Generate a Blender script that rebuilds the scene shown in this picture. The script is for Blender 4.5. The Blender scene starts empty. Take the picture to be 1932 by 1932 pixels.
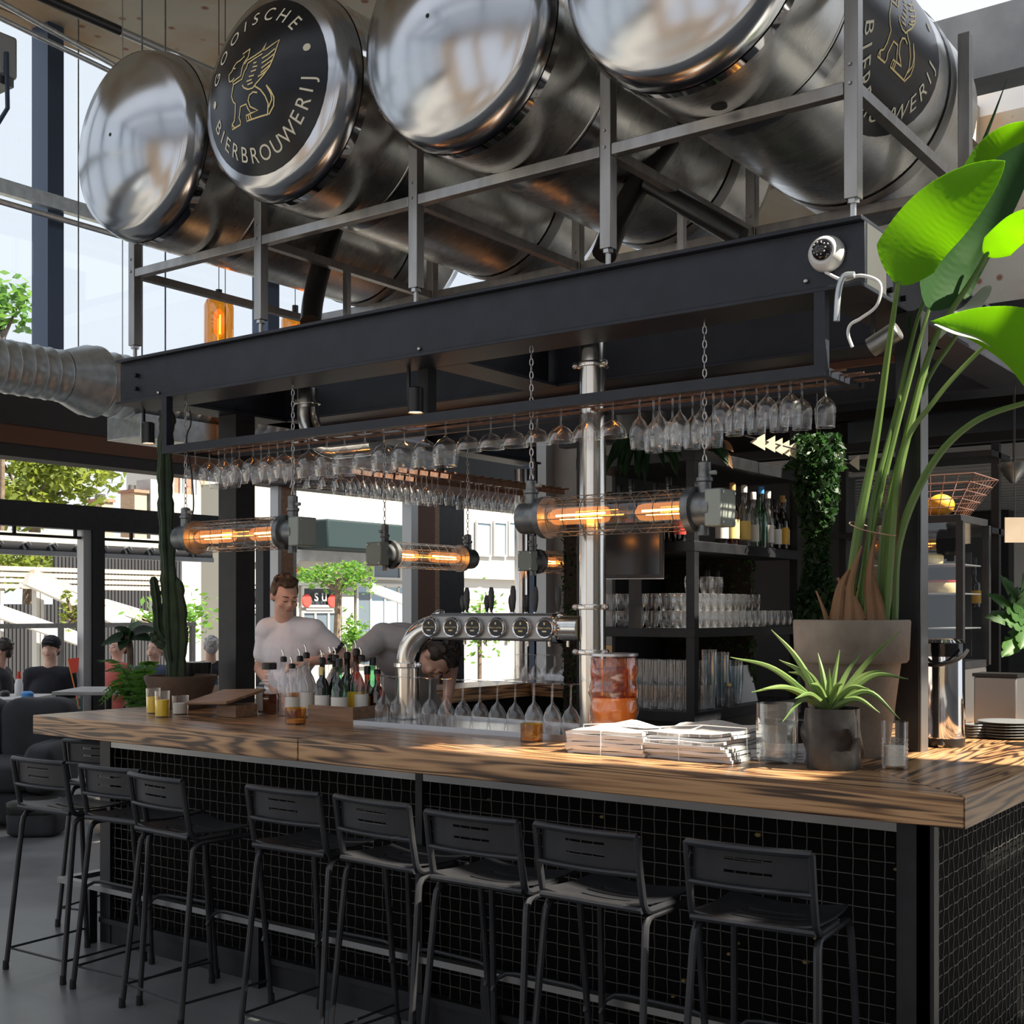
import bpy, bmesh, math, random
from mathutils import Vector, Matrix, Euler
random.seed(7)
PI = math.pi
SC = bpy.context.scene
COL = SC.collection

# ------------------------------------------------------------------ camera
FPX, PPX, HOR, EYE = 2326.0, 966.0, 1152.0, 1.62      # for a 1932 x 1932 frame
YAW = math.atan2(.593, .805)
CAMX, CAMY = 1.026, -3.53
cd = bpy.data.cameras.new('camera'); cam = bpy.data.objects.new('camera', cd); COL.objects.link(cam)
cd.sensor_width = 36; cd.lens = 36*FPX/1932; cd.shift_y = (HOR-966)/1932
cd.clip_start = .05; cd.clip_end = 400
cam.location = (CAMX, CAMY, EYE); cam.rotation_euler = (PI/2, 0, YAW)
SC.camera = cam

# ------------------------------------------------------------------ sky, sun, exposure
w = bpy.data.worlds.new('sky'); SC.world = w; w.use_nodes = True
bg = w.node_tree.nodes['Background']
bg.inputs[0].default_value = (.83, .88, .96, 1); bg.inputs[1].default_value = .74
SUN_TO = Vector((1.0, .22, 1.28)).normalized()          # towards the sun
sd = bpy.data.lights.new('sun', 'SUN'); sun = bpy.data.objects.new('sun', sd); COL.objects.link(sun)
sd.energy = 11; sd.angle = math.radians(.6); sd.color = (1, .90, .74)
sun.rotation_euler = SUN_TO.to_track_quat('Z', 'Y').to_euler(); sun.location = (8, 2, 12)
vs = SC.view_settings; vs.view_transform = 'Standard'; vs.look = 'None'; vs.gamma = 1
vs.exposure = .68; vs.use_curve_mapping = False
try:
    cy = SC.cycles; cy.transparent_max_bounces = 40; cy.max_bounces = 10; cy.glossy_bounces = 5; cy.diffuse_bounces = 4
    cy.caustics_reflective = False; cy.caustics_refractive = False; cy.sample_clamp_indirect = 6
except Exception: pass

# ------------------------------------------------------------------ places: a pixel of the photo and one known plane give a point
RX, RY, FX, FY = math.cos(YAW), math.sin(YAW), -math.sin(YAW), math.cos(YAW)
def _ray(px, py):
    u = (px-PPX)/FPX; v = -(py-HOR)/FPX
    return Vector((RX*u+FX, RY*u+FY, v))
O = Vector((CAMX, CAMY, EYE))
def onY(px, py, Y): d = _ray(px, py); return O + d*((Y-CAMY)/d.y)
def onX(px, py, X): d = _ray(px, py); return O + d*((X-CAMX)/d.x)
def onZ(px, py, Z): d = _ray(px, py); return O + d*((Z-EYE)/d.z)
def atD(px, py, D): return O + _ray(px, py)*D

# ------------------------------------------------------------------ mesh builder
def V(*a): return Vector(a)
class MB:
    def __init__(s): s.v = []; s.f = []
    def add(s, vs, fs):
        n = len(s.v); s.v += [tuple(p) for p in vs]; s.f += [tuple(i+n for i in f) for f in fs]; return s
    def box(s, x0, x1, y0, y1, z0, z1, M=None):
        vs = [Vector(p) for p in ((x0,y0,z0),(x1,y0,z0),(x1,y1,z0),(x0,y1,z0),(x0,y0,z1),(x1,y0,z1),(x1,y1,z1),(x0,y1,z1))]
        if M: vs = [M@p for p in vs]
        return s.add(vs, [(0,3,2,1),(4,5,6,7),(0,1,5,4),(1,2,6,5),(2,3,7,6),(3,0,4,7)])
    def bar(s, a, b, wx, wz, up=(0,0,1)):                       # square bar between two points
        a, b = Vector(a), Vector(b); t = (b-a).normalized(); u = Vector(up)
        if abs(t.dot(u)) > .99: u = Vector((0,1,0))
        r = t.cross(u).normalized()*wx/2; q = r.cross(t).normalized()*wz/2
        vs = [a-r-q, a+r-q, a+r+q, a-r+q, b-r-q, b+r-q, b+r+q, b-r+q]
        return s.add(vs, [(0,1,2,3),(7,6,5,4),(0,4,5,1),(1,5,6,2),(2,6,7,3),(3,7,4,0)])
    def tube(s, pts, r, n=10, caps=True, closed=False):
        pts = [Vector(p) for p in pts]; m = len(pts)
        rs = r if isinstance(r, (list, tuple)) else [r]*m
        base = len(s.v); prev = None
        for i, p in enumerate(pts):
            if closed: t = (pts[(i+1) % m]-pts[i-1])
            else: t = pts[min(i+1, m-1)]-pts[max(i-1, 0)]
            if t.length < 1e-9: t = Vector((0,0,1))
            t.normalize()
            if prev is None:
                u = Vector((0,0,1)) if abs(t.z) < .9 else Vector((1,0,0))
                u = (u - t*u.dot(t)).normalized()
            else:
                u = (prev - t*prev.dot(t))
                u = u.normalized() if u.length > 1e-6 else Vector((1,0,0))
            prev = u; b = t.cross(u)
            for k in range(n):
                a = 2*PI*k/n; s.v.append(tuple(p + (u*math.cos(a)+b*math.sin(a))*rs[i]))
        for i in range(m if closed else m-1):
            j = (i+1) % m
            for k in range(n):
                l = (k+1) % n; s.f.append((base+i*n+k, base+i*n+l, base+j*n+l, base+j*n+k))
        if caps and not closed:
            s.f.append(tuple(base+k for k in range(n))[::-1]); s.f.append(tuple(base+(m-1)*n+k for k in range(n)))
        return s
    def lathe(s, prof, n=24, M=None, cap0=True, cap1=True, a0=0, a1=2*PI):    # prof: (r, z) bottom to top
        full = abs(a1-a0-2*PI) < 1e-6; cnt = n if full else n+1
        base = len(s.v)
        for r, z in prof:
            for k in range(cnt):
                a = a0+(a1-a0)*k/n; p = Vector((r*math.cos(a), r*math.sin(a), z)); s.v.append(tuple(M@p if M else p))
        for i in range(len(prof)-1):
            for k in range(n):
                l = (k+1) % cnt; s.f.append((base+i*cnt+k, base+i*cnt+l, base+(i+1)*cnt+l, base+(i+1)*cnt+k))
        if full:
            if cap0 and prof[0][0] > 1e-5: s.f.append(tuple(base+k for k in range(cnt))[::-1])
            if cap1 and prof[-1][0] > 1e-5: s.f.append(tuple(base+(len(prof)-1)*cnt+k for k in range(cnt)))
        return s
    def prism(s, poly, h0, h1, M=None):                          # poly in xy, extruded in z
        n = len(poly); vs = [Vector((p[0],p[1],h0)) for p in poly]+[Vector((p[0],p[1],h1)) for p in poly]
        if M: vs = [M@p for p in vs]
        return s.add(vs, [tuple(range(n))[::-1], tuple(range(n, 2*n))]+[(i, (i+1) % n, n+(i+1) % n, n+i) for i in range(n)])
    def grid(s, fn, nu, nv, thick=0, skip=None):                 # fn(u,v)->point, u,v in 0..1 ; optional thickness along normal
        P = [[Vector(fn(i/nu, j/nv)) for j in range(nv+1)] for i in range(nu+1)]
        base = len(s.v)
        def nrm(i, j):
            a = P[min(i+1,nu)][j]-P[max(i-1,0)][j]; b = P[i][min(j+1,nv)]-P[i][max(j-1,0)]
            c = a.cross(b); return c.normalized() if c.length > 1e-9 else Vector((0,0,1))
        for i in range(nu+1):
            for j in range(nv+1): s.v.append(tuple(P[i][j]))
        ok = lambda i, j: 0 <= i < nu and 0 <= j < nv and not (skip and skip(i, j))
        q = lambda i, j: base+i*(nv+1)+j
        for i in range(nu):
            for j in range(nv):
                if ok(i, j): s.f.append((q(i,j), q(i+1,j), q(i+1,j+1), q(i,j+1)))
        if thick:
            off = len(s.v)-base
            for i in range(nu+1):
                for j in range(nv+1): s.v.append(tuple(P[i][j]-nrm(i,j)*thick))
            for i in range(nu):
                for j in range(nv):
                    if not ok(i, j): continue
                    s.f.append((q(i,j+1)+off, q(i+1,j+1)+off, q(i+1,j)+off, q(i,j)+off))
                    for (di, dj, a, b) in ((-1,0,q(i,j+1),q(i,j)),(1,0,q(i+1,j),q(i+1,j+1)),(0,-1,q(i,j),q(i+1,j)),(0,1,q(i+1,j+1),q(i,j+1))):
                        if not ok(i+di, j+dj): s.f.append((b, a, a+off, b+off))
        return s
    def ball(s, c, r, n=12, m=8, sc=(1,1,1), M=None):
        c = Vector(c); base = len(s.v)
        for j in range(m+1):
            t = PI*j/m
            for k in range(n):
                a = 2*PI*k/n; p = Vector((r*sc[0]*math.sin(t)*math.cos(a), r*sc[1]*math.sin(t)*math.sin(a), -r*sc[2]*math.cos(t)))
                s.v.append(tuple(c+(M@p if M else p)))
        for j in range(m):
            for k in range(n):
                l = (k+1) % n; s.f.append((base+j*n+k, base+j*n+l, base+(j+1)*n+l, base+(j+1)*n+k))
        return s
    def mesh(s, name, smooth=True, ang=40):
        me = bpy.data.meshes.new(name); me.from_pydata(s.v, [], s.f); me.validate()
        if smooth:
            me.shade_smooth()
            try: me.set_sharp_from_angle(angle=math.radians(ang))
            except Exception: pass
        return me
    def build(s, name, mat, parent=None, loc=None, world=False, smooth=True, ang=40, bevel=0):
        """links ONE mesh object; world=True: vertices are world places (parent unrotated)"""
        off = Vector((0,0,0))
        if world:
            if parent is not None: off = parent.matrix_basis.translation.copy() if parent.parent is None else parent.parent.matrix_basis.translation + parent.matrix_basis.translation
            elif loc is not None: off = Vector(loc)
            s.v = [(a-off.x, b-off.y, c-off.z) for a, b, c in s.v]
        me = s.mesh(name, smooth, ang)
        return link(name, me, mat, parent, loc if parent is None else None, bevel)
def link(name, me, mat, parent=None, loc=None, bevel=0):
    o = bpy.data.objects.new(name, me); COL.objects.link(o)
    if mat is not None:
        me.materials.clear(); me.materials.append(M[mat] if isinstance(mat, str) else mat)
    if parent is not None: o.parent = parent
    if loc is not None: o.location = loc
    if bevel:
        b = o.modifiers.new('bevel', 'BEVEL'); b.width = bevel; b.segments = 2; b.limit_method = 'ANGLE'
    return o
def tag(o, label, cat, group=None, kind=None):
    if label: o['label'] = label
    if cat: o['category'] = cat
    if group: o['group'] = group
    if kind: o['kind'] = kind
    return o
def thing(name, label, cat, loc=(0,0,0), rz=0, group=None):
    o = bpy.data.objects.new(name, None); COL.objects.link(o); o.empty_display_size = .05
    o.location = loc; o.rotation_euler = (0,0,rz)
    return tag(o, label, cat, group)
def struct(o, label=None): o['kind'] = 'structure'; o['label'] = label or o.name.replace('_', ' '); return o
def kids(o): return [c for c in o.children]
def dup(o, loc=None, rz=None, label=None, group=None, parent=None, rot=None):
    c = o.copy(); COL.objects.link(c); c.parent = parent
    if loc is not None: c.location = loc
    if rz is not None: c.rotation_euler = (0,0,rz)
    if rot is not None: c.rotation_euler = rot
    if label: c['label'] = label
    if group: c['group'] = group
    for ch in kids(o): dup(ch, parent=c)
    return c
ORD = ['first','second','third','fourth','fifth','sixth','seventh','eighth','ninth','tenth','eleventh','twelfth','thirteenth','fourteenth','fifteenth','sixteenth','seventeenth','eighteenth','nineteenth','twentieth']
ORD += ['twenty-'+o for o in ORD[:9]]+['thirtieth']+['thirty-'+o for o in ORD[:9]]+['fortieth']
def arc(c, r, a0, a1, n, ax='xz'):
    out = []
    for i in range(n+1):
        a = a0+(a1-a0)*i/n; p = [c[0], c[1], c[2]]
        i0 = 'xyz'.index(ax[0]); i1 = 'xyz'.index(ax[1])
        p[i0] += r*math.cos(a); p[i1] += r*math.sin(a); out.append(tuple(p))
    return out
def bez(p, n=12):
    """smooth curve through points (Catmull-Rom)"""
    p = [Vector(q) for q in p]; q = [p[0]*2-p[1]]+p+[p[-1]*2-p[-2]]; out = []
    for i in range(1, len(q)-2):
        for k in range(n):
            t = k/n; a, b, c, d = q[i-1], q[i], q[i+1], q[i+2]
            out.append(.5*((2*b)+(c-a)*t+(2*a-5*b+4*c-d)*t*t+(3*b-a-3*c+d)*t**3))
    out.append(p[-1]); return out

# ------------------------------------------------------------------ materials
M = {}
def newmat(name):
    m = bpy.data.materials.new(name); m.use_nodes = True; nt = m.node_tree
    M[name] = m; return m, nt, nt.nodes['Principled BSDF']
def N(nt, t, **kw):
    n = nt.nodes.new(t)
    for k, v in kw.items():
        if k.startswith('i_'):
            key = k[2:].replace('_', ' '); n.inputs[int(key) if key.isdigit() else key].default_value = v
        else: setattr(n, k, v)
    return n
def col3(c): return (c[0], c[1], c[2], 1)
def mat(name, c, rough=.5, metal=0, c2=None, scale=8, bump=0, bscale=None, spec=None, trans=0, emit=None, estr=0, stretch=None, detail=6, coat=0, ior=None, aniso=0, contrast=(.35,.65)):
    m, nt, b = newmat(name)
    b.inputs['Base Color'].default_value = col3(c); b.inputs['Roughness'].default_value = rough; b.inputs['Metallic'].default_value = metal
    if spec is not None: b.inputs['Specular IOR Level'].default_value = spec
    if trans: b.inputs['Transmission Weight'].default_value = trans
    if ior: b.inputs['IOR'].default_value = ior
    if coat: b.inputs['Coat Weight'].default_value = coat
    if aniso: b.inputs['Anisotropic'].default_value = aniso
    if emit: b.inputs['Emission Color'].default_value = col3(emit); b.inputs['Emission Strength'].default_value = estr
    if c2 or bump:
        tc = N(nt, 'ShaderNodeTexCoord'); mp = N(nt, 'ShaderNodeMapping')
        if stretch: mp.inputs['Scale'].default_value = stretch
        nt.links.new(tc.outputs['Object'], mp.inputs['Vector'])
        nz = N(nt, 'ShaderNodeTexNoise', i_Scale=scale, i_Detail=detail); nt.links.new(mp.outputs[0], nz.inputs['Vector'])
        if c2:
            rp = N(nt, 'ShaderNodeValToRGB'); rp.color_ramp.elements[0].color = col3(c); rp.color_ramp.elements[1].color = col3(c2)
            rp.color_ramp.elements[0].position, rp.color_ramp.elements[1].position = contrast
            nt.links.new(nz.outputs['Fac'], rp.inputs[0]); nt.links.new(rp.outputs[0], b.inputs['Base Color'])
        if bump:
            nb = nz
            if bscale: nb = N(nt, 'ShaderNodeTexNoise', i_Scale=bscale, i_Detail=4); nt.links.new(mp.outputs[0], nb.inputs['Vector'])
            bp = N(nt, 'ShaderNodeBump', i_Strength=bump, i_Distance=.02); nt.links.new(nb.outputs['Fac'], bp.inputs['Height']); nt.links.new(bp.outputs[0], b.inputs['Normal'])
    return m
def glassmat(name, tint=(.95,.97,.98), gl=.12, rough=.02, edge=.75, power=3.0, soft=.0):
    """thin clear glass: tinted see-through plus sharp reflection that grows towards the rim"""
    m = bpy.data.materials.new(name); m.use_nodes = True; nt = m.node_tree; nt.nodes.clear(); M[name] = m
    out = N(nt, 'ShaderNodeOutputMaterial'); tr = N(nt, 'ShaderNodeBsdfTransparent'); tr.inputs[0].default_value = col3(tint)
    gs = N(nt, 'ShaderNodeBsdfGlossy'); gs.inputs['Roughness'].default_value = rough; gs.inputs[0].default_value = (1,1,1,1)
    lw = N(nt, 'ShaderNodeLayerWeight', i_Blend=.5); pw = N(nt, 'ShaderNodeMath', operation='POWER'); pw.inputs[1].default_value = power
    ml = N(nt, 'ShaderNodeMath', operation='MULTIPLY_ADD'); ml.inputs[1].default_value = edge; ml.inputs[2].default_value = gl
    mx = N(nt, 'ShaderNodeMixShader')
    nt.links.new(lw.outputs['Facing'], pw.inputs[0]); nt.links.new(pw.outputs[0], ml.inputs[0]); nt.links.new(ml.outputs[0], mx.inputs[0])
    g2 = N(nt, 'ShaderNodeBsdfGlossy'); g2.inputs['Roughness'].default_value = .38; m2 = N(nt, 'ShaderNodeMixShader'); m2.inputs[0].default_value = soft
    nt.links.new(tr.outputs[0], m2.inputs[1]); nt.links.new(g2.outputs[0], m2.inputs[2])
    nt.links.new(m2.outputs[0], mx.inputs[1]); nt.links.new(gs.outputs[0], mx.inputs[2]); nt.links.new(mx.outputs[0], out.inputs[0])
    return m
def glowglass(name, tint, ecol, estr):
    """bulb filled with glow: see-through tinted glass plus its own soft light"""
    m = bpy.data.materials.new(name); m.use_nodes = True; nt = m.node_tree; nt.nodes.clear(); M[name] = m
    out = N(nt, 'ShaderNodeOutputMaterial'); tr = N(nt, 'ShaderNodeBsdfTransparent'); tr.inputs[0].default_value = col3(tint)
    em = N(nt, 'ShaderNodeEmission'); em.inputs[0].default_value = col3(ecol); em.inputs[1].default_value = estr
    ad = N(nt, 'ShaderNodeAddShader'); nt.links.new(tr.outputs[0], ad.inputs[0]); nt.links.new(em.outputs[0], ad.inputs[1]); nt.links.new(ad.outputs[0], out.inputs[0])
def leafmat(name, c, c2, tcol, tw=.5, rough=.35, scale=3, stretch=None):
    m, nt, b = newmat(name); mat_out = nt.nodes['Material Output']
    b.inputs['Roughness'].default_value = rough
    tc = N(nt, 'ShaderNodeTexCoord'); mp = N(nt, 'ShaderNodeMapping')
    if stretch: mp.inputs['Scale'].default_value = stretch
    nt.links.new(tc.outputs['Object'], mp.inputs[0]); nz = N(nt, 'ShaderNodeTexNoise', i_Scale=scale, i_Detail=5); nt.links.new(mp.outputs[0], nz.inputs['Vector'])
    rp = N(nt, 'ShaderNodeValToRGB'); rp.color_ramp.elements[0].color = col3(c); rp.color_ramp.elements[1].color = col3(c2)
    rp.color_ramp.elements[0].position = .35; rp.color_ramp.elements[1].position = .65
    nt.links.new(nz.outputs['Fac'], rp.inputs[0]); nt.links.new(rp.outputs[0], b.inputs['Base Color'])
    tl = N(nt, 'ShaderNodeBsdfTranslucent'); tl.inputs[0].default_value = col3(tcol)
    mx = N(nt, 'ShaderNodeMixShader'); mx.inputs[0].default_value = tw
    nt.links.new(b.outputs[0], mx.inputs[1]); nt.links.new(tl.outputs[0], mx.inputs[2]); nt.links.new(mx.outputs[0], mat_out.inputs[0])
    return m

mat('black_steel', (.009,.0095,.012), .45, .15, c2=(.016,.017,.02), scale=14)
mat('beam_paint', (.010,.013,.022), .5, .15, c2=(.016,.020,.032), scale=9, bump=.05, bscale=60)
mat('stool_paint', (.022,.024,.029), .40, .3, c2=(.036,.037,.041), scale=10)
mat('wire', (.11,.105,.098), .4, .85)
mat('bar_panel', (.0015,.0015,.0015), .8, c2=(.003,.003,.0028), scale=5, spec=.12)
mat('bar_panel_fleck', (.25,.17,.05), .6)
mat('galvanised', (.46,.51,.54), .36, .7, c2=(.60,.65,.68), scale=22)
mat('frame_steel', (.33,.32,.31), .36, .9, c2=(.42,.41,.40), scale=18, stretch=(1,1,.2))
mat('bolt_steel', (.5,.5,.5), .3, .95)
mat('pipe_steel', (.62,.60,.56), .16, 1.0, c2=(.70,.68,.64), scale=30, stretch=(1,1,.05))
mat('chrome', (.75,.75,.76), .07, 1.0)
mat('satin_metal', (.30,.30,.30), .38, .85)
mat('lamp_metal', (.13,.14,.15), .38, .7, c2=(.22,.23,.23), scale=25)
mat('lamp_box', (.30,.33,.30), .5, .3)
mat('liqueur', (.16,.035,.010), .12)
mat('white_paint', (.75,.75,.74), .45)
mat('black_plastic', (.012,.012,.013), .35)
mat('black_gloss', (.006,.006,.008), .08, coat=.5)
mat('rubber', (.01,.01,.01), .7)
mat('gold', (.80,.62,.28), .5, .2)
mat('cream', (.78,.72,.56), .5)
mat('decal_black', (.004,.005,.008), .25, spec=.35)
mat('white_cloth', (.80,.81,.86), .8, c2=(.88,.88,.92), scale=10, bump=.25, bscale=18)
mat('grey_cloth', (.46,.45,.46), .85, c2=(.53,.52,.53), scale=10, bump=.25, bscale=16)
mat('dark_cloth', (.012,.013,.018), .9, c2=(.02,.02,.03), scale=10)
mat('navy_cloth', (.03,.045,.09), .9, c2=(.05,.07,.12), scale=14)
mat('red_top', (.45,.10,.08), .85)
mat('denim', (.02,.025,.05), .85)
mat('skin', (.70,.42,.31), .5, c2=(.76,.47,.36), scale=14)
mat('lips', (.42,.17,.14), .45)
mat('hair_brown', (.055,.032,.018), .55, c2=(.10,.06,.032), scale=40, bump=.5)
mat('hair_dark', (.012,.008,.006), .5, c2=(.035,.022,.016), scale=30, bump=.5)
mat('hair_grey', (.32,.31,.30), .6, c2=(.5,.49,.48), scale=40, bump=.5)
mat('eye_white', (.8,.8,.78), .3)
mat('iris', (.03,.02,.015), .2)
mat('terracotta', (.13,.105,.085), .85, c2=(.33,.285,.235), scale=4.5, bump=.15, bscale=40, contrast=(.3,.72))
mat('clay_brown', (.075,.048,.034), .8, c2=(.12,.08,.055), scale=7)
mat('soil', (.03,.02,.014), .95)
mat('grey_leather', (.020,.019,.019), .30, .4, c2=(.045,.042,.040), scale=6, bump=.2, bscale=7)
mat('charcoal_fabric', (.022,.024,.029), .9, c2=(.032,.034,.04), scale=6, bump=.1, bscale=90)
mat('newsprint', (.50,.51,.53), .9, c2=(.64,.64,.66), scale=6)
mat('string', (.8,.8,.78), .7)
mat('ink', (.10,.10,.11), .8)
mat('paper_white', (.72,.72,.72), .8)
mat('plate_grey', (.16,.17,.18), .35)
mat('steel_tray', (.55,.57,.60), .3, .8)
mat('wax', (.85,.82,.74), .6)
mat('juice', (1.0,.66,.0), .4)
mat('cork', (.55,.30,.10), .7)
mat('screen', (.03,.032,.036), .12)
mat('red_flag', (.65,.06,.03), .7)
mat('orange_cloth', (.85,.25,.05), .7)
mat('blue_item', (.05,.25,.6), .5)
mat('concrete_wall', (.30,.29,.28), .85, c2=(.40,.39,.37), scale=3, bump=.1, bscale=30)
mat('grey_roof', (.26,.27,.28), .8, c2=(.36,.37,.38), scale=3)
mat('dark_roof', (.014,.015,.018), .6)
mat('window_frame', (.06,.09,.15), .4, .3)
mat('header_brown', (.10,.042,.022), .6)
mat('alu_light', (.42,.43,.44), .4, .6)
mat('house_white', (.50,.49,.47), .8)
mat('house_cream', (.44,.42,.37), .8)
mat('brick', (.28,.13,.09), .9, c2=(.36,.2,.14), scale=20)
mat('brick_tan', (.42,.30,.20), .9, c2=(.5,.38,.27), scale=20)
mat('roof_dark', (.06,.06,.065), .8)
mat('pane_dark', (.10,.13,.16), .1, coat=.3)
mat('pane_blue', (.26,.36,.45), .12)
mat('shop_dark', (.03,.035,.04), .25)
mat('sign_red', (.65,.05,.04), .6)
mat('teal_awning', (.003,.017,.021), .8)
mat('pave', (.25,.24,.225), .9, c2=(.31,.30,.28), scale=4)
mat('timber_pale', (.42,.34,.25), .75, c2=(.52,.43,.33), scale=6, stretch=(1,6,1))
mat('bark', (.10,.07,.05), .9, c2=(.16,.12,.09), scale=10)
mat('fence_black', (.022,.023,.028), .7)
mat('wood_brown', (.19,.105,.06), .5, c2=(.31,.19,.115), scale=4, stretch=(1,12,12))
mat('moss', (.018,.05,.010), .9, c2=(.04,.09,.018), scale=20)
mat('cake', (.78,.52,.20), .7, c2=(.85,.66,.36), scale=18)
mat('cake_red', (.55,.05,.04), .4)
mat('orange_fruit', (.90,.36,.02), .5, c2=(.95,.48,.05), scale=20)
mat('copper_wire', (.42,.24,.20), .4, .7)
mat('rust_mesh', (.11,.055,.035), .7, .3, c2=(.20,.11,.07), scale=30)
mat('hook_brown', (.40,.26,.16), .5)
mat('label_white', (.78,.77,.72), .6)
mat('label_yellow', (.80,.66,.25), .6)
mat('label_gold', (.75,.42,.03), .5)
mat('cactus', (.014,.030,.014), .75, c2=(.030,.055,.022), scale=12, bump=.2)
mat('filament', (1,.5,.15), .5, emit=(1,.42,.10), estr=30)
mat('bulb_glow', (1,.45,.15), .5, emit=(1,.36,.09), estr=.55)
mat('spot_glow', (1,.6,.2), .5, emit=(1,.55,.2), estr=9)
mat('string_bulb', (1,1,.95), .3)
glassmat('glass', (.98,.988,.993), .05, .015, .80, 2.4, .05)
glassmat('glass_pane', (.93,.95,.96), .04, .01, .5, 4)
glassmat('glass_lamp', (.93,.92,.89), .06, .02, .5, 2.5)
glassmat('glass_amber', (.80,.46,.10), .08, .04, .5, 2.5)
glassmat('glass_orange', (1.0,.52,.16), .04, .04, .3, 2.5)
glassmat('glass_green', (.30,.62,.42), .08, .03, .55, 2.5)
glassmat('glass_brown', (.28,.09,.02), .08, .03, .5, 2.5)
glassmat('glass_dark', (.05,.06,.05), .08, .03, .5, 2.5)
glassmat('glass_blue', (.95,.975,.985), .06, .03, .65, 2.2, .06)
glowglass('bulb_glass', (1.0,.80,.60), (1,.38,.12), .22)
glassmat('whisky', (.75,.35,.05), .05, .05, .3, 3)
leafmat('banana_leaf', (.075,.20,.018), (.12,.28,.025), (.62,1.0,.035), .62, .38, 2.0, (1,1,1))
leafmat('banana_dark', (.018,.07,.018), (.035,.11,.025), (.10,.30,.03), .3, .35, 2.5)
leafmat('stem_green', (.09,.17,.035), (.16,.25,.06), (.3,.45,.06), .2, .45, 3)
leafmat('aloe', (.10,.18,.045), (.20,.28,.09), (.3,.45,.1), .2, .45, 6)
leafmat('fern', (.03,.10,.02), (.07,.18,.03), (.15,.35,.04), .4, .5, 5)
leafmat('fern_dark', (.012,.045,.015), (.025,.07,.02), (.05,.14,.03), .3, .5, 5)
leafmat('tree_leaf', (.07,.12,.02), (.17,.21,.04), (.30,.36,.05), .45, .6, .6)
leafmat('tree_leaf_bright', (.05,.15,.02), (.10,.24,.04), (.22,.42,.05), .45, .6, .6)
leafmat('leaf_pale_sheen', (.52,.55,.46), (.60,.62,.54), (.4,.5,.2), .25, .35, 2)  # pale colour stands in for the sheen of sun on a leaf
leafmat('husk', (.22,.11,.05), (.36,.20,.10), (.3,.15,.06), .2, .7, 8, (1,1,.3))

def stainless(name, c=(.60,.605,.62), rough=.2, aniso=.7, stretch=(1,40,40), tangent='X'):
    m, nt, b = newmat(name)
    b.inputs['Metallic'].default_value = 1; b.inputs['Base Color'].default_value = col3(c)
    b.inputs['Anisotropic'].default_value = aniso
    tg = N(nt, 'ShaderNodeTangent', direction_type='RADIAL', axis=tangent); nt.links.new(tg.outputs[0], b.inputs['Tangent'])
    tc = N(nt, 'ShaderNodeTexCoord'); mp = N(nt, 'ShaderNodeMapping'); mp.inputs['Scale'].default_value = stretch
    nz = N(nt, 'ShaderNodeTexNoise', i_Scale=3, i_Detail=6); nt.links.new(tc.outputs['Object'], mp.inputs[0]); nt.links.new(mp.outputs[0], nz.inputs['Vector'])
    mr = N(nt, 'ShaderNodeMapRange'); mr.inputs[3].default_value = rough*.75; mr.inputs[4].default_value = rough*1.35
    nt.links.new(nz.outputs['Fac'], mr.inputs[0]); nt.links.new(mr.outputs[0], b.inputs['Roughness'])
stainless('tank_dome', (.50,.51,.53), .17, .5, (2,2,2), 'Y')
stainless('tank_body', (.62,.62,.60), .26, .5, (1,6,1), 'Y')

def zebrano(name, axis):
    m, nt, b = newmat(name); b.inputs['Roughness'].default_value = .33; b.inputs['Coat Weight'].default_value = .15; b.inputs['Coat Roughness'].default_value = .25
    tc = N(nt, 'ShaderNodeTexCoord'); mp = N(nt, 'ShaderNodeMapping'); mp.inputs['Scale'].default_value = (.38,5.5,8.5) if axis == 'x' else (5.5,.38,8.5)
    nt.links.new(tc.outputs['Object'], mp.inputs[0])
    n1 = N(nt, 'ShaderNodeTexNoise', i_Scale=1.1, i_Detail=3, i_Distortion=.35); nt.links.new(mp.outputs[0], n1.inputs['Vector'])
    ml = N(nt, 'ShaderNodeMath', operation='MULTIPLY'); ml.inputs[1].default_value = 95; nt.links.new(n1.outputs['Fac'], ml.inputs[0])
    sn = N(nt, 'ShaderNodeMath', operation='SINE'); nt.links.new(ml.outputs[0], sn.inputs[0])
    n2 = N(nt, 'ShaderNodeTexNoise', i_Scale=2.2, i_Detail=8); nt.links.new(mp.outputs[0], n2.inputs['Vector'])
    mp2 = N(nt, 'ShaderNodeMapping'); mp2.inputs['Scale'].default_value = (2,60,60) if axis == 'x' else (60,2,60); nt.links.new(tc.outputs['Object'], mp2.inputs[0])
    n3 = N(nt, 'ShaderNodeTexNoise', i_Scale=2, i_Detail=4); nt.links.new(mp2.outputs[0], n3.inputs['Vector'])
    a = N(nt, 'ShaderNodeMath', operation='MULTIPLY_ADD'); a.inputs[1].default_value = .27; nt.links.new(sn.outputs[0], a.inputs[0]); nt.links.new(n2.outputs['Fac'], a.inputs[2])
    a2 = N(nt, 'ShaderNodeMath', operation='MULTIPLY_ADD'); a2.inputs[1].default_value = .44; nt.links.new(n3.outputs['Fac'], a2.inputs[0]); nt.links.new(a.outputs[0], a2.inputs[2])
    rp = N(nt, 'ShaderNodeValToRGB'); e = rp.color_ramp.elements
    e[0].position = .44; e[0].color = (.035,.014,.006,1); e[1].position = 1.0; e[1].color = (.50,.285,.135,1)
    x = e.new(.54); x.color = (.13,.062,.028,1); x = e.new(.68); x.color = (.29,.15,.065,1)
    nt.links.new(a2.outputs[0], rp.inputs[0]); nt.links.new(rp.outputs[0], b.inputs['Base Color'])
zebrano('zebrano_x', 'x'); zebrano('zebrano_y', 'y')

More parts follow.
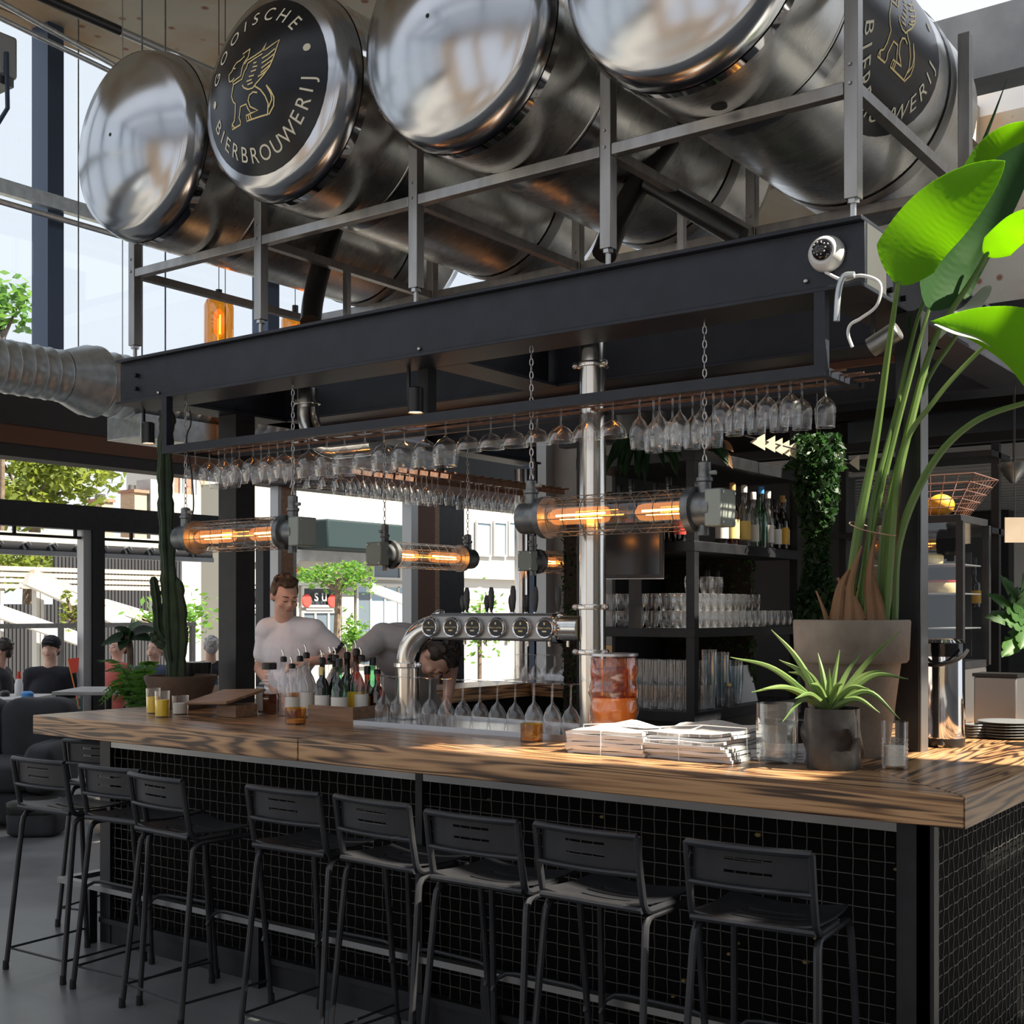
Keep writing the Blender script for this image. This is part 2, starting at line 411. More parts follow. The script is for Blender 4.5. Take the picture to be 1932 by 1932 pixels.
def concrete_floor():
    m, nt, b = newmat('floor_concrete'); tc = N(nt, 'ShaderNodeTexCoord')
    n = N(nt, 'ShaderNodeTexNoise', i_Scale=1.3, i_Detail=9, i_Roughness=.65); nt.links.new(tc.outputs['Object'], n.inputs['Vector'])
    rp = N(nt, 'ShaderNodeValToRGB'); e = rp.color_ramp.elements; e[0].color = (.10,.105,.11,1); e[1].color = (.22,.225,.23,1); e[0].position = .3; e[1].position = .7
    nt.links.new(n.outputs['Fac'], rp.inputs[0]); nt.links.new(rp.outputs[0], b.inputs['Base Color'])
    mr = N(nt, 'ShaderNodeMapRange'); mr.inputs[3].default_value = .22; mr.inputs[4].default_value = .42; nt.links.new(n.outputs['Fac'], mr.inputs[0]); nt.links.new(mr.outputs[0], b.inputs['Roughness'])
concrete_floor()
def rough_ceiling():
    m, nt, b = newmat('rough_ceiling'); b.inputs['Roughness'].default_value = .9; tc = N(nt, 'ShaderNodeTexCoord')
    n = N(nt, 'ShaderNodeTexNoise', i_Scale=1.6, i_Detail=8); nt.links.new(tc.outputs['Object'], n.inputs['Vector'])
    rp = N(nt, 'ShaderNodeValToRGB'); e = rp.color_ramp.elements; e[0].color = (.42,.30,.20,1); e[1].color = (.52,.49,.42,1); e[0].position = .35; e[1].position = .6
    v = N(nt, 'ShaderNodeTexVoronoi', i_Scale=5.5); nt.links.new(tc.outputs['Object'], v.inputs['Vector'])
    st = N(nt, 'ShaderNodeValToRGB'); e2 = st.color_ramp.elements; e2[0].position = .10; e2[0].color = (1,1,1,1); e2[1].position = .2; e2[1].color = (0,0,0,1)
    nt.links.new(v.outputs['Distance'], st.inputs[0]); nt.links.new(n.outputs['Fac'], rp.inputs[0])
    mx = N(nt, 'ShaderNodeMixRGB'); mx.inputs[2].default_value = (.28,.13,.09,1); nt.links.new(st.outputs[0], mx.inputs[0]); nt.links.new(rp.outputs[0], mx.inputs[1]); nt.links.new(mx.outputs[0], b.inputs['Base Color'])
rough_ceiling()

# =================================================================== THE SETTING
# world axes: X along the bar front (to the right), Y away from the customers, Z up; the counter's front right corner stands over the origin
XF = -7.0                                                     # the glazed street side
fl = MB().box(XF-.15, 9, -9.5, 12, -.15, 0).build('floor', 'floor_concrete'); struct(fl, 'polished grey concrete floor')
terr = MB().box(-13.4, XF-.15, -14, 22, -.15, -.005).build('floor_terrace', 'pave'); struct(terr, 'pale terrace paving outside')
st = MB().box(-70, -13.4, -40, 70, -.35, -.12).build('floor_street', 'pave'); struct(st, 'pale street paving')

# ceiling slab of rough old concrete on the street side, roof with gaps added to let sun patches in
cz = 5.85
cl = MB().box(XF-.15, -2.2, -1.6, 12, cz, cz+.35).build('ceiling', 'rough_ceiling'); struct(cl, 'rough beige concrete ceiling with red aggregate')
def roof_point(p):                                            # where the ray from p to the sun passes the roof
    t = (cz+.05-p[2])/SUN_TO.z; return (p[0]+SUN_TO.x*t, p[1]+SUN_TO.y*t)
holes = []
def sun_gap(p, hx, hy):  # opening added along the sun ray so that p gets a sun patch
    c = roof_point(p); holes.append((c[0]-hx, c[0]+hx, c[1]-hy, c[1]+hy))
sun_gap((-.25,1.15,1.1), .42, .34)        # right arm of the counter
sun_gap((-.27,.68,2.85), .44, .38)        # big leaves of the potted palm
sun_gap((-.80,.22,1.13), .40, .17)        # front strip of the counter, pots and papers
sun_gap((-1.7,.36,1.13), .22, .10)
sun_gap((-1.0,-.30,.75), .34, .10); sun_gap((-.52,-.30,.75), .07, .09)       # stool seats
sun_gap((-1.70,-.33,.75), .42, .075)
sun_gap((-.15,.7,3.2), .25, .3)
xs = sorted({-2.2, 9.0, *[q for h in holes for q in h[:2]]}); ys = sorted({-9.5, 12.0, -3.2, *[q for h in holes for q in h[2:]]})
rb = MB()
for i in range(len(xs)-1):
    for j in range(len(ys)-1):
        a, b = (xs[i]+xs[i+1])/2, (ys[j]+ys[j+1])/2
        if a < -2.2 or a > 9 or b > 5.0 or b < -3.2: continue  # roof left out over the customers to add fill from the sky
        if any(h[0] < a < h[1] and h[2] < b < h[3] for h in holes): continue
        rb.box(xs[i], xs[i+1], ys[j], ys[j+1], cz+.02, cz+.12)
rf = rb.build('ceiling_sun_gap_roof', 'grey_roof', smooth=False); struct(rf, 'grey roof with openings added to let sun patches through')

gb_ = MB()
for y in (-9.4,-7.9,-6.4,-4.9,-3.3): gb_.box(XF-.15, 9, y-.06, y+.06, cz, cz+.2)
for x in (-7,-4.5,-2,.5,3,5.5,8.9): gb_.box(x-.05, x+.05, -9.4, -3.3, cz+.02, cz+.16)
struct(gb_.build('ceiling_glazing_bars', 'window_frame', smooth=False), 'steel bars of the glass roof over the customers')

# street side: header beam, upper glazing with blue mullions
hd = MB().box(XF-.12, XF+.12, -9.5, 12, 2.92, 3.35).box(XF-.12, XF+.10, -9.5, 12, 2.70, 2.79).build('trim_1', 'dark_roof'); struct(hd, 'dark header beam over the terrace opening')
hb = MB().box(XF-.10, XF+.11, -9.5, 12, 2.79, 2.92).build('trim_2', 'header_brown'); struct(hb, 'brown timber strip of the header beam')
gl = MB().box(XF-.01, XF+.01, -9.5, 12, 3.35, cz).build('window_1', 'glass_pane', smooth=False); struct(gl, 'tall glazing above the terrace opening')
for y in (-7.6, -5.5, -3.4, -1.3, 0.0, 1.68, 3.78, 5.9, 8.0, 10.1):
    m = MB().box(XF-.10, XF+.10, y-.065, y+.065, 3.3, cz).build('mullion', 'window_frame', gl)
for z in (4.55,):
    m = MB().box(XF+.10, XF+.16, -9.5, 12, z-.05, z+.05).build('glazing_rail', 'galvanised', gl)
    m = MB().tube([(XF+.2,-9.5,z-.13),(XF+.2,12,z-.13)], .022, 8).build('glazing_rod', 'galvanised', gl)
# folded wooden doors at the far end of the opening and slim door jambs
for n, (y0, y1, mt) in enumerate(((5.62,5.72,'alu_light'),(5.72,5.98,'header_brown'),(5.98,6.05,'wood_brown'),(6.05,6.45,'black_steel'))):
    d = MB().box(XF-.06, XF+.06, y0, y1, 0, 2.7).build('door_%d' % (n+1), mt); struct(d, ['pale edge of the folded terrace door','brown leaf of the folded terrace door','wooden stile of the folded terrace door','black leaf of the folded terrace door'][n])
for n, (px0, px1, X, mt) in enumerate(((523,546,-7.0,'wood_brown'),(546,552,-7.0,'alu_light'),(517,523,-7.0,'alu_light'))):
    a, b = onX(px0, 1000, X), onX(px1, 1000, X)
    d = MB().box(X-.05, X+.05, a.y, b.y, 0, 2.7).build('trim_%d' % (n+3), mt); struct(d, ['brown timber jamb of the terrace opening','pale right edge of the timber jamb','pale left edge of the timber jamb'][n])
# blinds of the terrace: retracted fabric

# back wall beyond the island, low dark roof over the service side
bw = MB().box(-5.15, -4.3, 5.2, 5.35, 0, 3.1).build('wall_back', 'concrete_wall'); struct(bw, 'grey concrete wall behind the bar')
for n, px in enumerate((1008,1030)):
    p = onY(px, 1000, 5.15); d = MB().box(p.x-.05, p.x+.05, 5.08, 5.2, 0, 3.1).build('trim_%d' % (n+6), 'window_frame' if n == 0 else 'alu_light'); struct(d, ['blue steel jamb of the back window','pale steel jamb of the back wall'][n])
bw2 = MB().box(-4.3, -2.35, 5.2, 5.35, 0, 3.1).build('wall_dark', 'dark_roof'); struct(bw2, 'black wall behind the back bar')
bw3 = MB().box(-6, 9, 11.0, 11.2, 0, 2.7).build('wall_far', 'dark_roof'); struct(bw3, 'dark far wall under the slatted roof')
sl = MB().box(-4.2, 1.0, 4.6, 11, 2.70, 2.76).build('ceiling_slatted', 'dark_roof'); struct(sl, 'low roof of grey slats at the right')
for k in range(26):
    y = 4.7+.24*k; MB().box(-3.9, .95, y, y+.10, 2.60, 2.69).build('slat', 'alu_light', sl)
lc = MB().box(-4.6, 1.5, 3.12, 9, 3.10, 3.22).build('ceiling_low', 'dark_roof'); struct(lc, 'low dark roof over the back bar')
for i, y in enumerate((3.35, 3.8, 4.3, 4.8)):
    d = MB().box(-4.6, 1.5, y-.05, y+.05, 2.94, 3.10).build('trim_%d' % (i+10), 'black_steel'); struct(d, 'black purlin under the low roof, %s from the counter' % ORD[i])
# upper concrete band behind the tanks and glazing above it
ub = MB().box(-4.6, 4, 8.0, 8.3, 3.22, 6.1).build('wall_upper', 'rough_ceiling'); struct(ub, 'rough beige concrete wall above the low roof')
b1 = MB().box(-2.2, 9, 5.0, 5.3, 5.20, 5.66).build('ceiling_beam', 'grey_roof'); struct(b1, 'grey concrete roof beam at the roof opening')
b2 = MB().box(-4.6, 9, 8.02, 8.34, 6.1, 6.35).build('trim_20', 'white_paint'); struct(b2, 'white sill of the high window')
b3 = MB().box(-4.6, 9, 8.0, 8.3, 6.35, 6.45).build('trim_21', 'window_frame'); struct(b3, 'blue frame of the high window')
# wall behind the customers and right wall (seen only as reflections in the tanks)
wf = MB()
for a, b in ((-7,-5.2),(-3.2,-2.5),(-.3,.5),(2.7,3.4),(5.6,9)): wf.box(a, b, -9.6, -9.4, 0, cz)
wf.box(-7, 9, -9.62, -9.42, 0, .9); wf.box(-7, 9, -9.62, -9.42, 5.2, cz)
wfo = wf.build('wall_front', 'brick_tan'); struct(wfo, 'tan brick wall with tall windows facing the bar')
wr = MB().box(9, 9.2, -9.6, 3.5, 0, cz).build('wall_right', 'concrete_wall'); struct(wr, 'grey concrete side wall')

# right: dark wall of horizontal boards under the low roof
wl = MB().box(-3.4, -2.2, 9.0, 9.2, 0, 2.6).build('wall_boarded', 'black_steel'); struct(wl, 'dark boarded wall at the right')

# =================================================================== THE BAR ISLAND
BX0, BX1, BY0, BY1 = -4.54, 0.0, 0.0, 4.5                     # outline of the worktop
bar = thing('bar_island', 'black bar front clad in woven wire mesh under the wooden counter', 'bar', (-2.3,.3,0))
FP, RP, LP = .15, -.14, -4.15                                 # front, right and left planes of the base
b = MB().box(LP, RP-.02, FP+.05, .80, .10, .985); b.build('front_panel', 'bar_panel', bar, world=True)
b = MB().box(RP-.66, RP-.05, .80, 2.6, .10, .985); b.build('side_panel', 'bar_panel', bar, world=True)
b = MB().box(BX0+.08, BX0+.38, .80, BY1-.15, .0, .985); b.build('side_panel', 'bar_panel', bar, world=True)
MB().box(LP-.02, RP+.02, FP-.01, .7, 0, .10).build('plinth', 'black_steel', bar, world=True)
MB().box(RP-.6, RP+.02, .7, 2.6, 0, .10).build('plinth', 'black_steel', bar, world=True)
MB().box(LP-.02, RP, FP-.012, FP+.03, .955, .99).build('top_rail', 'satin_metal', bar, world=True)
MB().box(LP-.02, RP, FP-.03, FP+.02, .10, .125).build('bottom_rail', 'black_steel', bar, world=True)
for x0, x1 in ((LP-.03,LP+.05),(-2.145,-2.11),(RP-.10,RP)):
    MB().box(x0, x1, FP-.015, FP+.04, .0, .985).build('post', 'black_steel', bar, world=True)
MB().box(RP-.04, RP+.012, FP-.015, FP+.03, 0, .985).build('post', 'black_steel', bar, world=True)
MB().box(RP-.04, RP+.012, 2.56, 2.6, 0, .985).build('post', 'black_steel', bar, world=True)
SP = .05
def wire_v(ph, plane):
    pts = []; n = 17
    for k in range(n+1):
        z = .125+.83*k/n; o = .0022*(1 if (k+ph) % 2 else -1); pts.append((0, o, z) if plane == 'y' else (o, 0, z))
    return MB().tube(pts, .0021, 5).mesh('wire', True, 80)
def wire_h(L, ph, plane):
    n = int(L/SP); pts = []
    for k in range(n+1):
        o = .0022*(-1 if (k+ph) % 2 else 1); pts.append((k*SP, o, 0) if plane == 'y' else (o, k*SP, 0))
    return MB().tube(pts, .0021, 5).mesh('wire', True, 80)
def put_wire(me, x, y, z):
    o = link('wire', me, 'wire', bar); o.location = (x+2.3, y-.3, z); return o
vy = [wire_v(0,'y'), wire_v(1,'y')]; vx = [wire_v(0,'x'), wire_v(1,'x')]
k = 0; x = LP+.07
while x < RP-.11:
    if not -2.15 < x < -2.105: put_wire(vy[k % 2], x, FP, 0)
    x += SP; k += 1
L1 = RP-.10-LP-.05
hy = [wire_h(L1, 0, 'y'), wire_h(L1, 1, 'y')]; hx = [wire_h(2.36, 0, 'x'), wire_h(2.36, 1, 'x')]
for j in range(1, 17):
    z = .125+.83*j/17; put_wire(hy[j % 2], LP+.05, FP, z); put_wire(hx[j % 2], RP, FP+.04, z)
k = 0; y = FP+.06
while y < 2.55: put_wire(vx[k % 2], RP, y, 0); y += SP; k += 1
# yellow flecks of the panel behind the mesh
for px, py in ((1136,1541),(922,1509),(1430,1575),(1375,1800),(1520,1815),(1290,1850),(975,1580),(1540,1770),(1690,1640),(1390,1780),(1270,1880)):
    p = onY(px, py, FP+.045); r = random.uniform(.006,.013)
    MB().lathe([(r,-.004),(r*.8,.004)], 6, Matrix.Translation(p)@Matrix.Rotation(PI/2,4,'X')@Matrix.Diagonal((1.3,.8,1,1))).build('paint_fleck', 'bar_panel_fleck', bar, world=True)

# worktop: thick striped planks, mitred at the right corner
wt = thing('bar_counter', 'thick dark striped wooden bar counter with a mitred corner', 'counter', (-2.3,.4,1.0))
T0, T1 = 1.005, 1.10; DW = .93
MB().prism([(BX0,0),(-2.662,0),(-2.662,DW),(BX0,DW)], T0, T1).build('plank', 'zebrano_x', wt, world=True, bevel=.004)
MB().prism([(-2.658,0),(-.001,0),(-DW,DW-.001),(-2.658,DW)], T0, T1).build('plank', 'zebrano_x', wt, world=True, bevel=.004)
MB().prism([(0,.001),(0,2.75),(-DW,2.75),(-DW,DW)], T0, T1).build('plank', 'zebrano_y', wt, world=True, bevel=.004)
MB().prism([(BX0,DW+.002),(BX0+.40,DW+.002),(BX0+.40,BY1),(BX0,BY1)], T0, T1).build('plank', 'zebrano_y', wt, world=True, bevel=.004)

MB().prism([(BX0+.402,3.7),(-2.9,3.7),(-2.9,BY1),(BX0+.402,BY1)], T0, T1).build('plank', 'zebrano_x', wt, world=True, bevel=.004)
# foot rail in front of the bar
fr = thing('foot_rail', 'flat black steel foot rail on posts along the bar front', 'foot rail', (-2.3,-.02,0))
MB().box(-4.45, -.35, .075, .118, .265, .29).build('rail', 'satin_metal', fr, world=True)
MB().box(-4.45, -4.40, .118, .9, .265, .29).build('rail', 'satin_metal', fr, world=True)
for x in (-4.2, -3.0, -1.75, -.55): MB().box(x-.022, x+.022, .075, .118, 0, .265).build('rail_post', 'black_steel', fr, world=True)

# =================================================================== BAR STOOLS
def make_stool():
    t = thing('bar_stool', 'x', 'bar stool', (0,0,0), group='matching metal stools along the bar front')
    W, SZ, R = .185, .735, .0115                              # half width, seat height, tube radius
    def seat(u, v):                                           # u across, v back to front
        x = (u-.5)*2*W*(1 if v < .75 else 1-.10*((v-.75)/.25)**2); y = -.165+.36*v
        z = SZ+.018*abs(u-.5)*2*abs(u-.5)*2 - .012*math.sin(PI*v) + (-.02*((v-.85)/.15)**2 if v > .85 else 0); return (x, y, z)
    def sk(i, j):
        return (4 <= i <= 15) and j in (5, 9, 13) if j != 9 else (3 <= i <= 16)
    MB().grid(seat, 20, 24, .006, lambda i, j: (j in (5,13) and 5 <= i <= 14) or (j == 9 and 4 <= i <= 15)).build('seat', 'stool_paint', t)
    def back(u, v):
        s = (u-.5)*2; return (s*(W-.012), -.185-.012*v-.02*(1-s*s)+.012, SZ+.105+.112*v)
    MB().grid(back, 24, 12, .004, lambda i, j: (j == 8 and 7 <= i <= 16) or (j == 4 and 7 <= i <= 16)).build('backrest', 'stool_paint', t)
    bf = MB(); pts = []
    for s in (-1, 1):
        pts = [(s*W,.02,SZ-.012),(s*W,-.10,SZ-.012)]+arc((s*W,-.12,SZ+.03), .042, -PI/2, -PI+.15, 6, 'yz')+[(s*W,-.178,SZ+.10),(s*W,-.197,SZ+.219)]
        MB().tube(pts, R, 8).build('back_post', 'stool_paint', t)
    top = [((i/8-.5)*2*W, -.197-.02*(1-((i/8-.5)*2)**2), SZ+.219) for i in range(9)]
    MB().tube(top, R, 8).build('top_rail', 'stool_paint', t)
    low = [((i/8-.5)*2*W, -.181-.02*(1-((i/8-.5)*2)**2), SZ+.103) for i in range(9)]
    MB().tube(low, R*.75, 8).build('lower_rail', 'stool_paint', t)
    rear = [((i/8-.5)*2*W, -.165, SZ-.004) for i in range(9)]
    MB().tube(rear, R, 8).build('seat_rail', 'stool_paint', t)
    for s in (-1, 1):
        for e in (-1, 1):                                     # legs: under the seat edge, bent down and splayed
            y0 = .015; ye = -.135 if e < 0 else .155; yf = -.215 if e < 0 else .215
            pts = [(s*W*.98, y0, SZ-.03),(s*W*.98, ye-.03*e, SZ-.03),(s*W*.985, ye-.008*e, SZ-.036),(s*W*.99, ye+.008*e, SZ-.055),(s*W, ye+.014*e, SZ-.09),(s*.205, yf, .03)]
            lg = MB().tube(pts, R*1.02, 8).build('leg', 'stool_paint', t)
            MB().lathe([(.013,0),(.0145,.004),(.0125,.04)], 8, Matrix.Translation((s*.2065, yf+.003*e, 0))).build('foot_cap', 'rubber', lg)
        MB().tube([(s*.2,-.205,.095),(s*.2,.205,.095)], .0055, 6).build('stretcher', 'stool_paint', t)
    MB().tube([(-.2,-.205,.095),(.2,-.205,.095)], .0055, 6).build('stretcher', 'stool_paint', t)
    MB().tube([(-.196,.185,.26)]+[(-.19,.205,.30),(-.165,.228,.318),(-.12,.235,.322),(.12,.235,.322),(.165,.228,.318),(.19,.205,.30)]+[(.196,.185,.26)], .0085, 8).build('footrest', 'stool_paint', t)
    return t
sp = [((28,1428),(110,1437)),((155,1443),(248,1452)),((254,1458),(340,1473)),((470,1482),(592,1496)),((636,1500),(775,1520)),((805,1528),(970,1548)),((1018,1552),(1195,1575)),((1290,1583),(1515,1607))]
slab = ['far left black metal bar stool, leftmost of the row','second bar stool from the left, overlapping the leftmost one','third bar stool from the left, standing alone before the wide gap','fourth bar stool from the left, just right of the wide gap','fifth bar stool from the left, in front of the steel panel joint','third bar stool from the right end of the row','second bar stool from the right end, sunlit patch on its seat','nearest and largest bar stool, at the right end of the row']
st0 = make_stool()
for i, (a, c) in enumerate(sp):
    p, q = onZ(*a, .96), onZ(*c, .96); rz = max(-.08, min(.08, math.atan2(q.y-p.y, q.x-p.x)))
    cx, cyy = (p.x+q.x)/2, (p.y+q.y)/2
    loc = Vector((cx-math.sin(-rz)*.0, cyy+.20, 0))
    o = st0 if i == 0 else dup(st0)
    o.location = loc; o.rotation_euler = (0,0,rz); o['label'] = slab[i]
p = onZ(155, 1397, .96)
o = dup(st0, (p.x, p.y+.22, 0), .25, 'dim bar stool beyond the left end of the counter, half hidden')

# =================================================================== STEEL CANOPY OVER THE BAR
can = thing('steel_canopy', 'dark navy steel I-beam canopy frame above the bar', 'canopy', (-2.5,2.2,0))
Z0, Z1 = 2.725, 2.965; YB = .54
def ibeam_x(x0, x1, y, name):
    """I-beam along X; y = front edge of its flanges"""
    m = MB(); F = .24
    m.box(x0, x1, y, y+F, Z0, Z0+.015); m.box(x0, x1, y, y+F, Z1-.015, Z1); m.box(x0, x1, y+F/2-.008-.08, y+F/2-.064, Z0+.015, Z1-.015)
    return m.build(name, 'beam_paint', can, world=True, bevel=.002)
def ibeam_y(x, y0, y1, name):
    m = MB(); F = .20
    m.box(x-F/2, x+F/2, y0, y1, Z0, Z0+.015); m.box(x-F/2, x+F/2, y0, y1, Z1-.015, Z1); m.box(x+.03, x+.046, y0, y1, Z0+.015, Z1-.015)
    return m.build(name, 'beam_paint', can, world=True, bevel=.002)
fb = ibeam_x(-4.62, -.50, YB, 'front_beam')
ibeam_x(-4.5, -.5, 2.84, 'back_beam'); ibeam_x(-4.5, -.6, 1.5, 'middle_beam')
sb = ibeam_y(-.60, YB+.242, 2.84, 'side_beam'); ibeam_y(-4.42, YB+.242, 4.1, 'side_beam'); ibeam_y(-2.5, YB+.242, 1.5, 'cross_beam')
MB().box(-.512, -.50, YB+.05, YB+.242, Z0+.015, Z1-.015).build('end_plate', 'satin_metal', can, world=True)
MB().box(-4.50, -.7, 1.74, 1.76, Z0-.03, Z0+.09).build('pale_strip', 'header_brown', can, world=True)
for px, py in ((298,741),(790,658),(1520,530)):
    p = onY(px, py, YB+.025); MB().ball(p, .0095, 8, 5, (1,.6,1)).build('bolt_head', 'bolt_steel', fb, world=True)
for z in (2.80, 2.87): MB().lathe([(.012,0),(.012,.02)], 8, Matrix.Translation((-4.47, YB+.03, z))@Matrix.Rotation(PI/2,4,'X')).build('bolt_head', 'rubber', fb, world=True)
for y in (.8, .95, 1.1):
    for z in (2.80, 2.89): MB().lathe([(.011,0),(.011,.02)], 8, Matrix.Translation((-.555, y, z))@Matrix.Rotation(PI/2,4,'Y')).build('bolt_head', 'rubber', sb, world=True)
MB().box(-.545, -.455, 1.0, 1.09, 1.1, Z0).build('post', 'black_steel', can, world=True, bevel=.003)
MB().box(-.453, -.449, 1.005, 1.085, 1.1, Z0).build('post_lit_face', 'satin_metal', can, world=True)  # lighter sheet stands in for sunlight on the post's right face
MB().box(-4.46, -4.31, 1.11, 1.25, 1.1, Z0).build('post', 'black_steel', can, world=True, bevel=.003)

# hanging glass racks
rk = thing('glass_rack', 'black steel glass rack hanging under the front beam', 'glass rack', (-2.4,.7,2.45))
RZ = 2.453
a, c = -4.23, -.65
MB().bar((a,.56,RZ), (c+.02,.56,RZ), .04, .04).build('front_bar', 'beam_paint', rk, world=True)
MB().bar((a,.90,RZ+.005), (c+.02,.90,RZ+.005), .03, .03).build('rear_bar', 'beam_paint', rk, world=True)
for x in (a+.02, c): MB().bar((x,.56,RZ+.02), (x,.56,Z0), .04, .04).build('hanger', 'beam_paint', rk, world=True); MB().bar((x,.58,RZ), (x,.885,RZ), .03, .03).build('end_bar', 'beam_paint', rk, world=True)
n = 24
for i in range(n):
    x = a+.06+(c-a-.1)*i/(n-1); MB().bar((x,.58,RZ+.012), (x,.885,RZ+.012), .006, .006).build('mesh_rod', 'rust_mesh', rk, world=True)
for y in (.61, .69, .735, .815, .85): MB().bar((a+.02,y,RZ+.004), (c+.06+random.uniform(0,.10),y,RZ+.004), .008, .006).build('mesh_rod', 'rust_mesh', rk, world=True)
rk2 = thing('glass_rack', 'rust-brown wire glass rack along the far left side of the bar', 'glass rack', (-4.3,2.9,2.5))
RZ2 = 2.50
for x in (-4.42, -4.12): MB().bar((x,1.5,RZ2), (x,4.1,RZ2), .025, .03).build('side_bar', 'rust_mesh', rk2, world=True)
for i in range(26):
    y = 1.52+2.56*i/25; MB().bar((-4.46,y,RZ2+.022), (-4.06,y,RZ2+.022), .02, .010).build('mesh_rod', 'rust_mesh', rk2, world=True)
for y in (1.6, 2.9, 4.0): MB().bar((-4.3,y,RZ2), (-4.3,y,Z0), .02, .02).build('hanger', 'black_steel', rk2, world=True)

# =================================================================== BREWERY TANKS AND THEIR FRAME
TZ, TR = 3.905, .46
tf = thing('tank_frame', 'grey steel frame of posts and rails carrying the four tanks', 'frame', (-2.54,1.2,2.97))
SX = [-4.531,-3.542,-2.542,-1.546,-.551]; RAILZ = 3.425
for i, x in enumerate(SX):
    zt = 4.9 if i in (4,) else 3.78
    for y in (.60, 1.90):
        if y > 1: zt = 4.1
        ps = MB().bar((x,y,3.04), (x,y,zt), .05, .05).build('post', 'frame_steel', tf, world=True, bevel=.003)
        MB().tube([(x,y,Z1),(x,y,3.05)], .011, 8).build('threaded_foot', 'bolt_steel', ps, world=True)
        MB().lathe([(.022,0),(.022,.018)], 6, Matrix.Translation((x,y,3.025))).build('nut', 'bolt_steel', ps, world=True)
        for z in (RAILZ+.01, RAILZ+.075):
            MB().lathe([(.008,0),(.005,.007)], 8, Matrix.Translation((x-.002,y-.025,z))@Matrix.Rotation(PI/2,4,'X')).build('bolt_head', 'bolt_steel', ps, world=True)
    MB().bar((x,.627,RAILZ), (x,1.873,RAILZ), .04, .04).build('cross_rail', 'frame_steel', tf, world=True)
for y in (.60, 1.90):
    for i in range(4): MB().bar((SX[i]+.027,y,RAILZ), (SX[i+1]-.027,y,RAILZ), .045, .045).build('rail', 'frame_steel', tf, world=True, bevel=.003)
for i in (1, 3): MB().bar((SX[i],1.2,2.97), (SX[i],1.2,RAILZ), .03, .03).build('strut', 'frame_steel', tf, world=True)
Y0 = .09; DD = .17; YE = 2.22                                 # dome tip, dome depth, rear end of the shell
def dome_y(r):                                                # torispherical end: distance behind the tip
    rk_ = .40
    if r <= rk_: return .105*(r/rk_)**2
    s = (r-rk_)/(TR-rk_); return .105+(DD+.03-.105)*(1-math.sqrt(max(0,1-min(1,s)**2)))
EMBLEM = [[(-.017,.148),(-.063,.138),(-.048,.124),(-.076,.114),(-.101,.112),(-.123,.099),(-.132,.084),(-.157,.074),(-.154,.052),(-.148,.041),(-.129,.039),(-.112,.046)],[(-.017,.148),(-.021,.114),(-.045,.095),(-.057,.073),(-.063,.041),(-.123,.032),(-.116,.019),(-.054,.024),(-.04,.054),(-.025,.067)],[(-.116,.019),(-.123,-.003),(-.132,-.026),(-.119,-.054),(-.104,-.067),(-.113,-.106),(-.123,-.13),(-.145,-.141),(-.148,-.16),(-.085,-.157),(-.081,-.144),(-.088,-.129),(-.07,-.087),(-.032,-.086),(-.023,-.107),(-.008,-.129),(-.039,-.131),(-.039,-.154),(.089,-.153)],[(.041,-.056),(.016,-.048),(-.008,-.056),(-.017,-.075),(-.008,-.102),(.035,-.127),(-.008,-.129)],[(.026,-.025),(.059,-.048),(.083,-.079),(.095,-.111),(.086,-.15)],[(.092,-.036),(.113,-.062),(.128,-.094),(.122,-.125),(.092,-.155)],[(.092,-.036),(.113,-.074),(.116,-.099),(.095,-.127)],[(-.042,.086),(-.026,.099),(.023,.107),(.059,.118),(.08,.149),(.068,.115),(.083,.119),(.148,.147),(.128,.075),(.11,.038),(.074,.006),(.035,-.017),(.016,-.031),(-.014,-.03),(-.042,-.015),(-.051,-.001)],[(-.026,.067),(-.02,.084),(.023,.094),(.065,.104)],[(.065,.083),(.095,.091),(.131,.111)],[(.065,.062),(.095,.071),(.128,.087)],[(.065,.041),(.092,.051),(.122,.064)],[(.062,.022),(.086,.032),(.113,.046)],[(.047,.009),(.071,.015),(.095,.025)],[(.016,.075),(.035,.074)],[(.013,.059),(.041,.056)],[(.004,.041),(.035,.041)],[(-.008,.023),(.023,.021)],[(-.023,.006),(.01,.006)],[(-.017,-.01),(.016,-.008)],[(-.143,-.142),(-.129,-.158)],[(-.026,-.133),(-.023,-.153)],[(-.014,-.132),(-.009,-.154)],[(-.123,.092),(-.107,.088)]]
_glyph = {}
def glyph(ch, size):
    if (ch, size) not in _glyph:
        cu = bpy.data.curves.new('glyph', 'FONT'); cu.body = ch; cu.size = size; cu.align_x = 'CENTER'; cu.align_y = 'CENTER'; cu.resolution_u = 4
        ob = bpy.data.objects.new('glyph', cu); COL.objects.link(ob); dg = bpy.context.evaluated_depsgraph_get()
        me = bpy.data.meshes.new_from_object(ob.evaluated_get(dg)); bpy.data.objects.remove(ob)
        bm = bmesh.new(); bm.from_mesh(me); bmesh.ops.triangulate(bm, faces=bm.faces[:])
        bmesh.ops.subdivide_edges(bm, edges=[e for e in bm.edges if e.calc_length() > size*.25], cuts=1)
        _glyph[(ch, size)] = ([v.co.copy() for v in bm.verts], [tuple(v.index for v in f.verts) for f in bm.faces]); bm.free(); bpy.data.meshes.remove(me)
    return _glyph[(ch, size)]
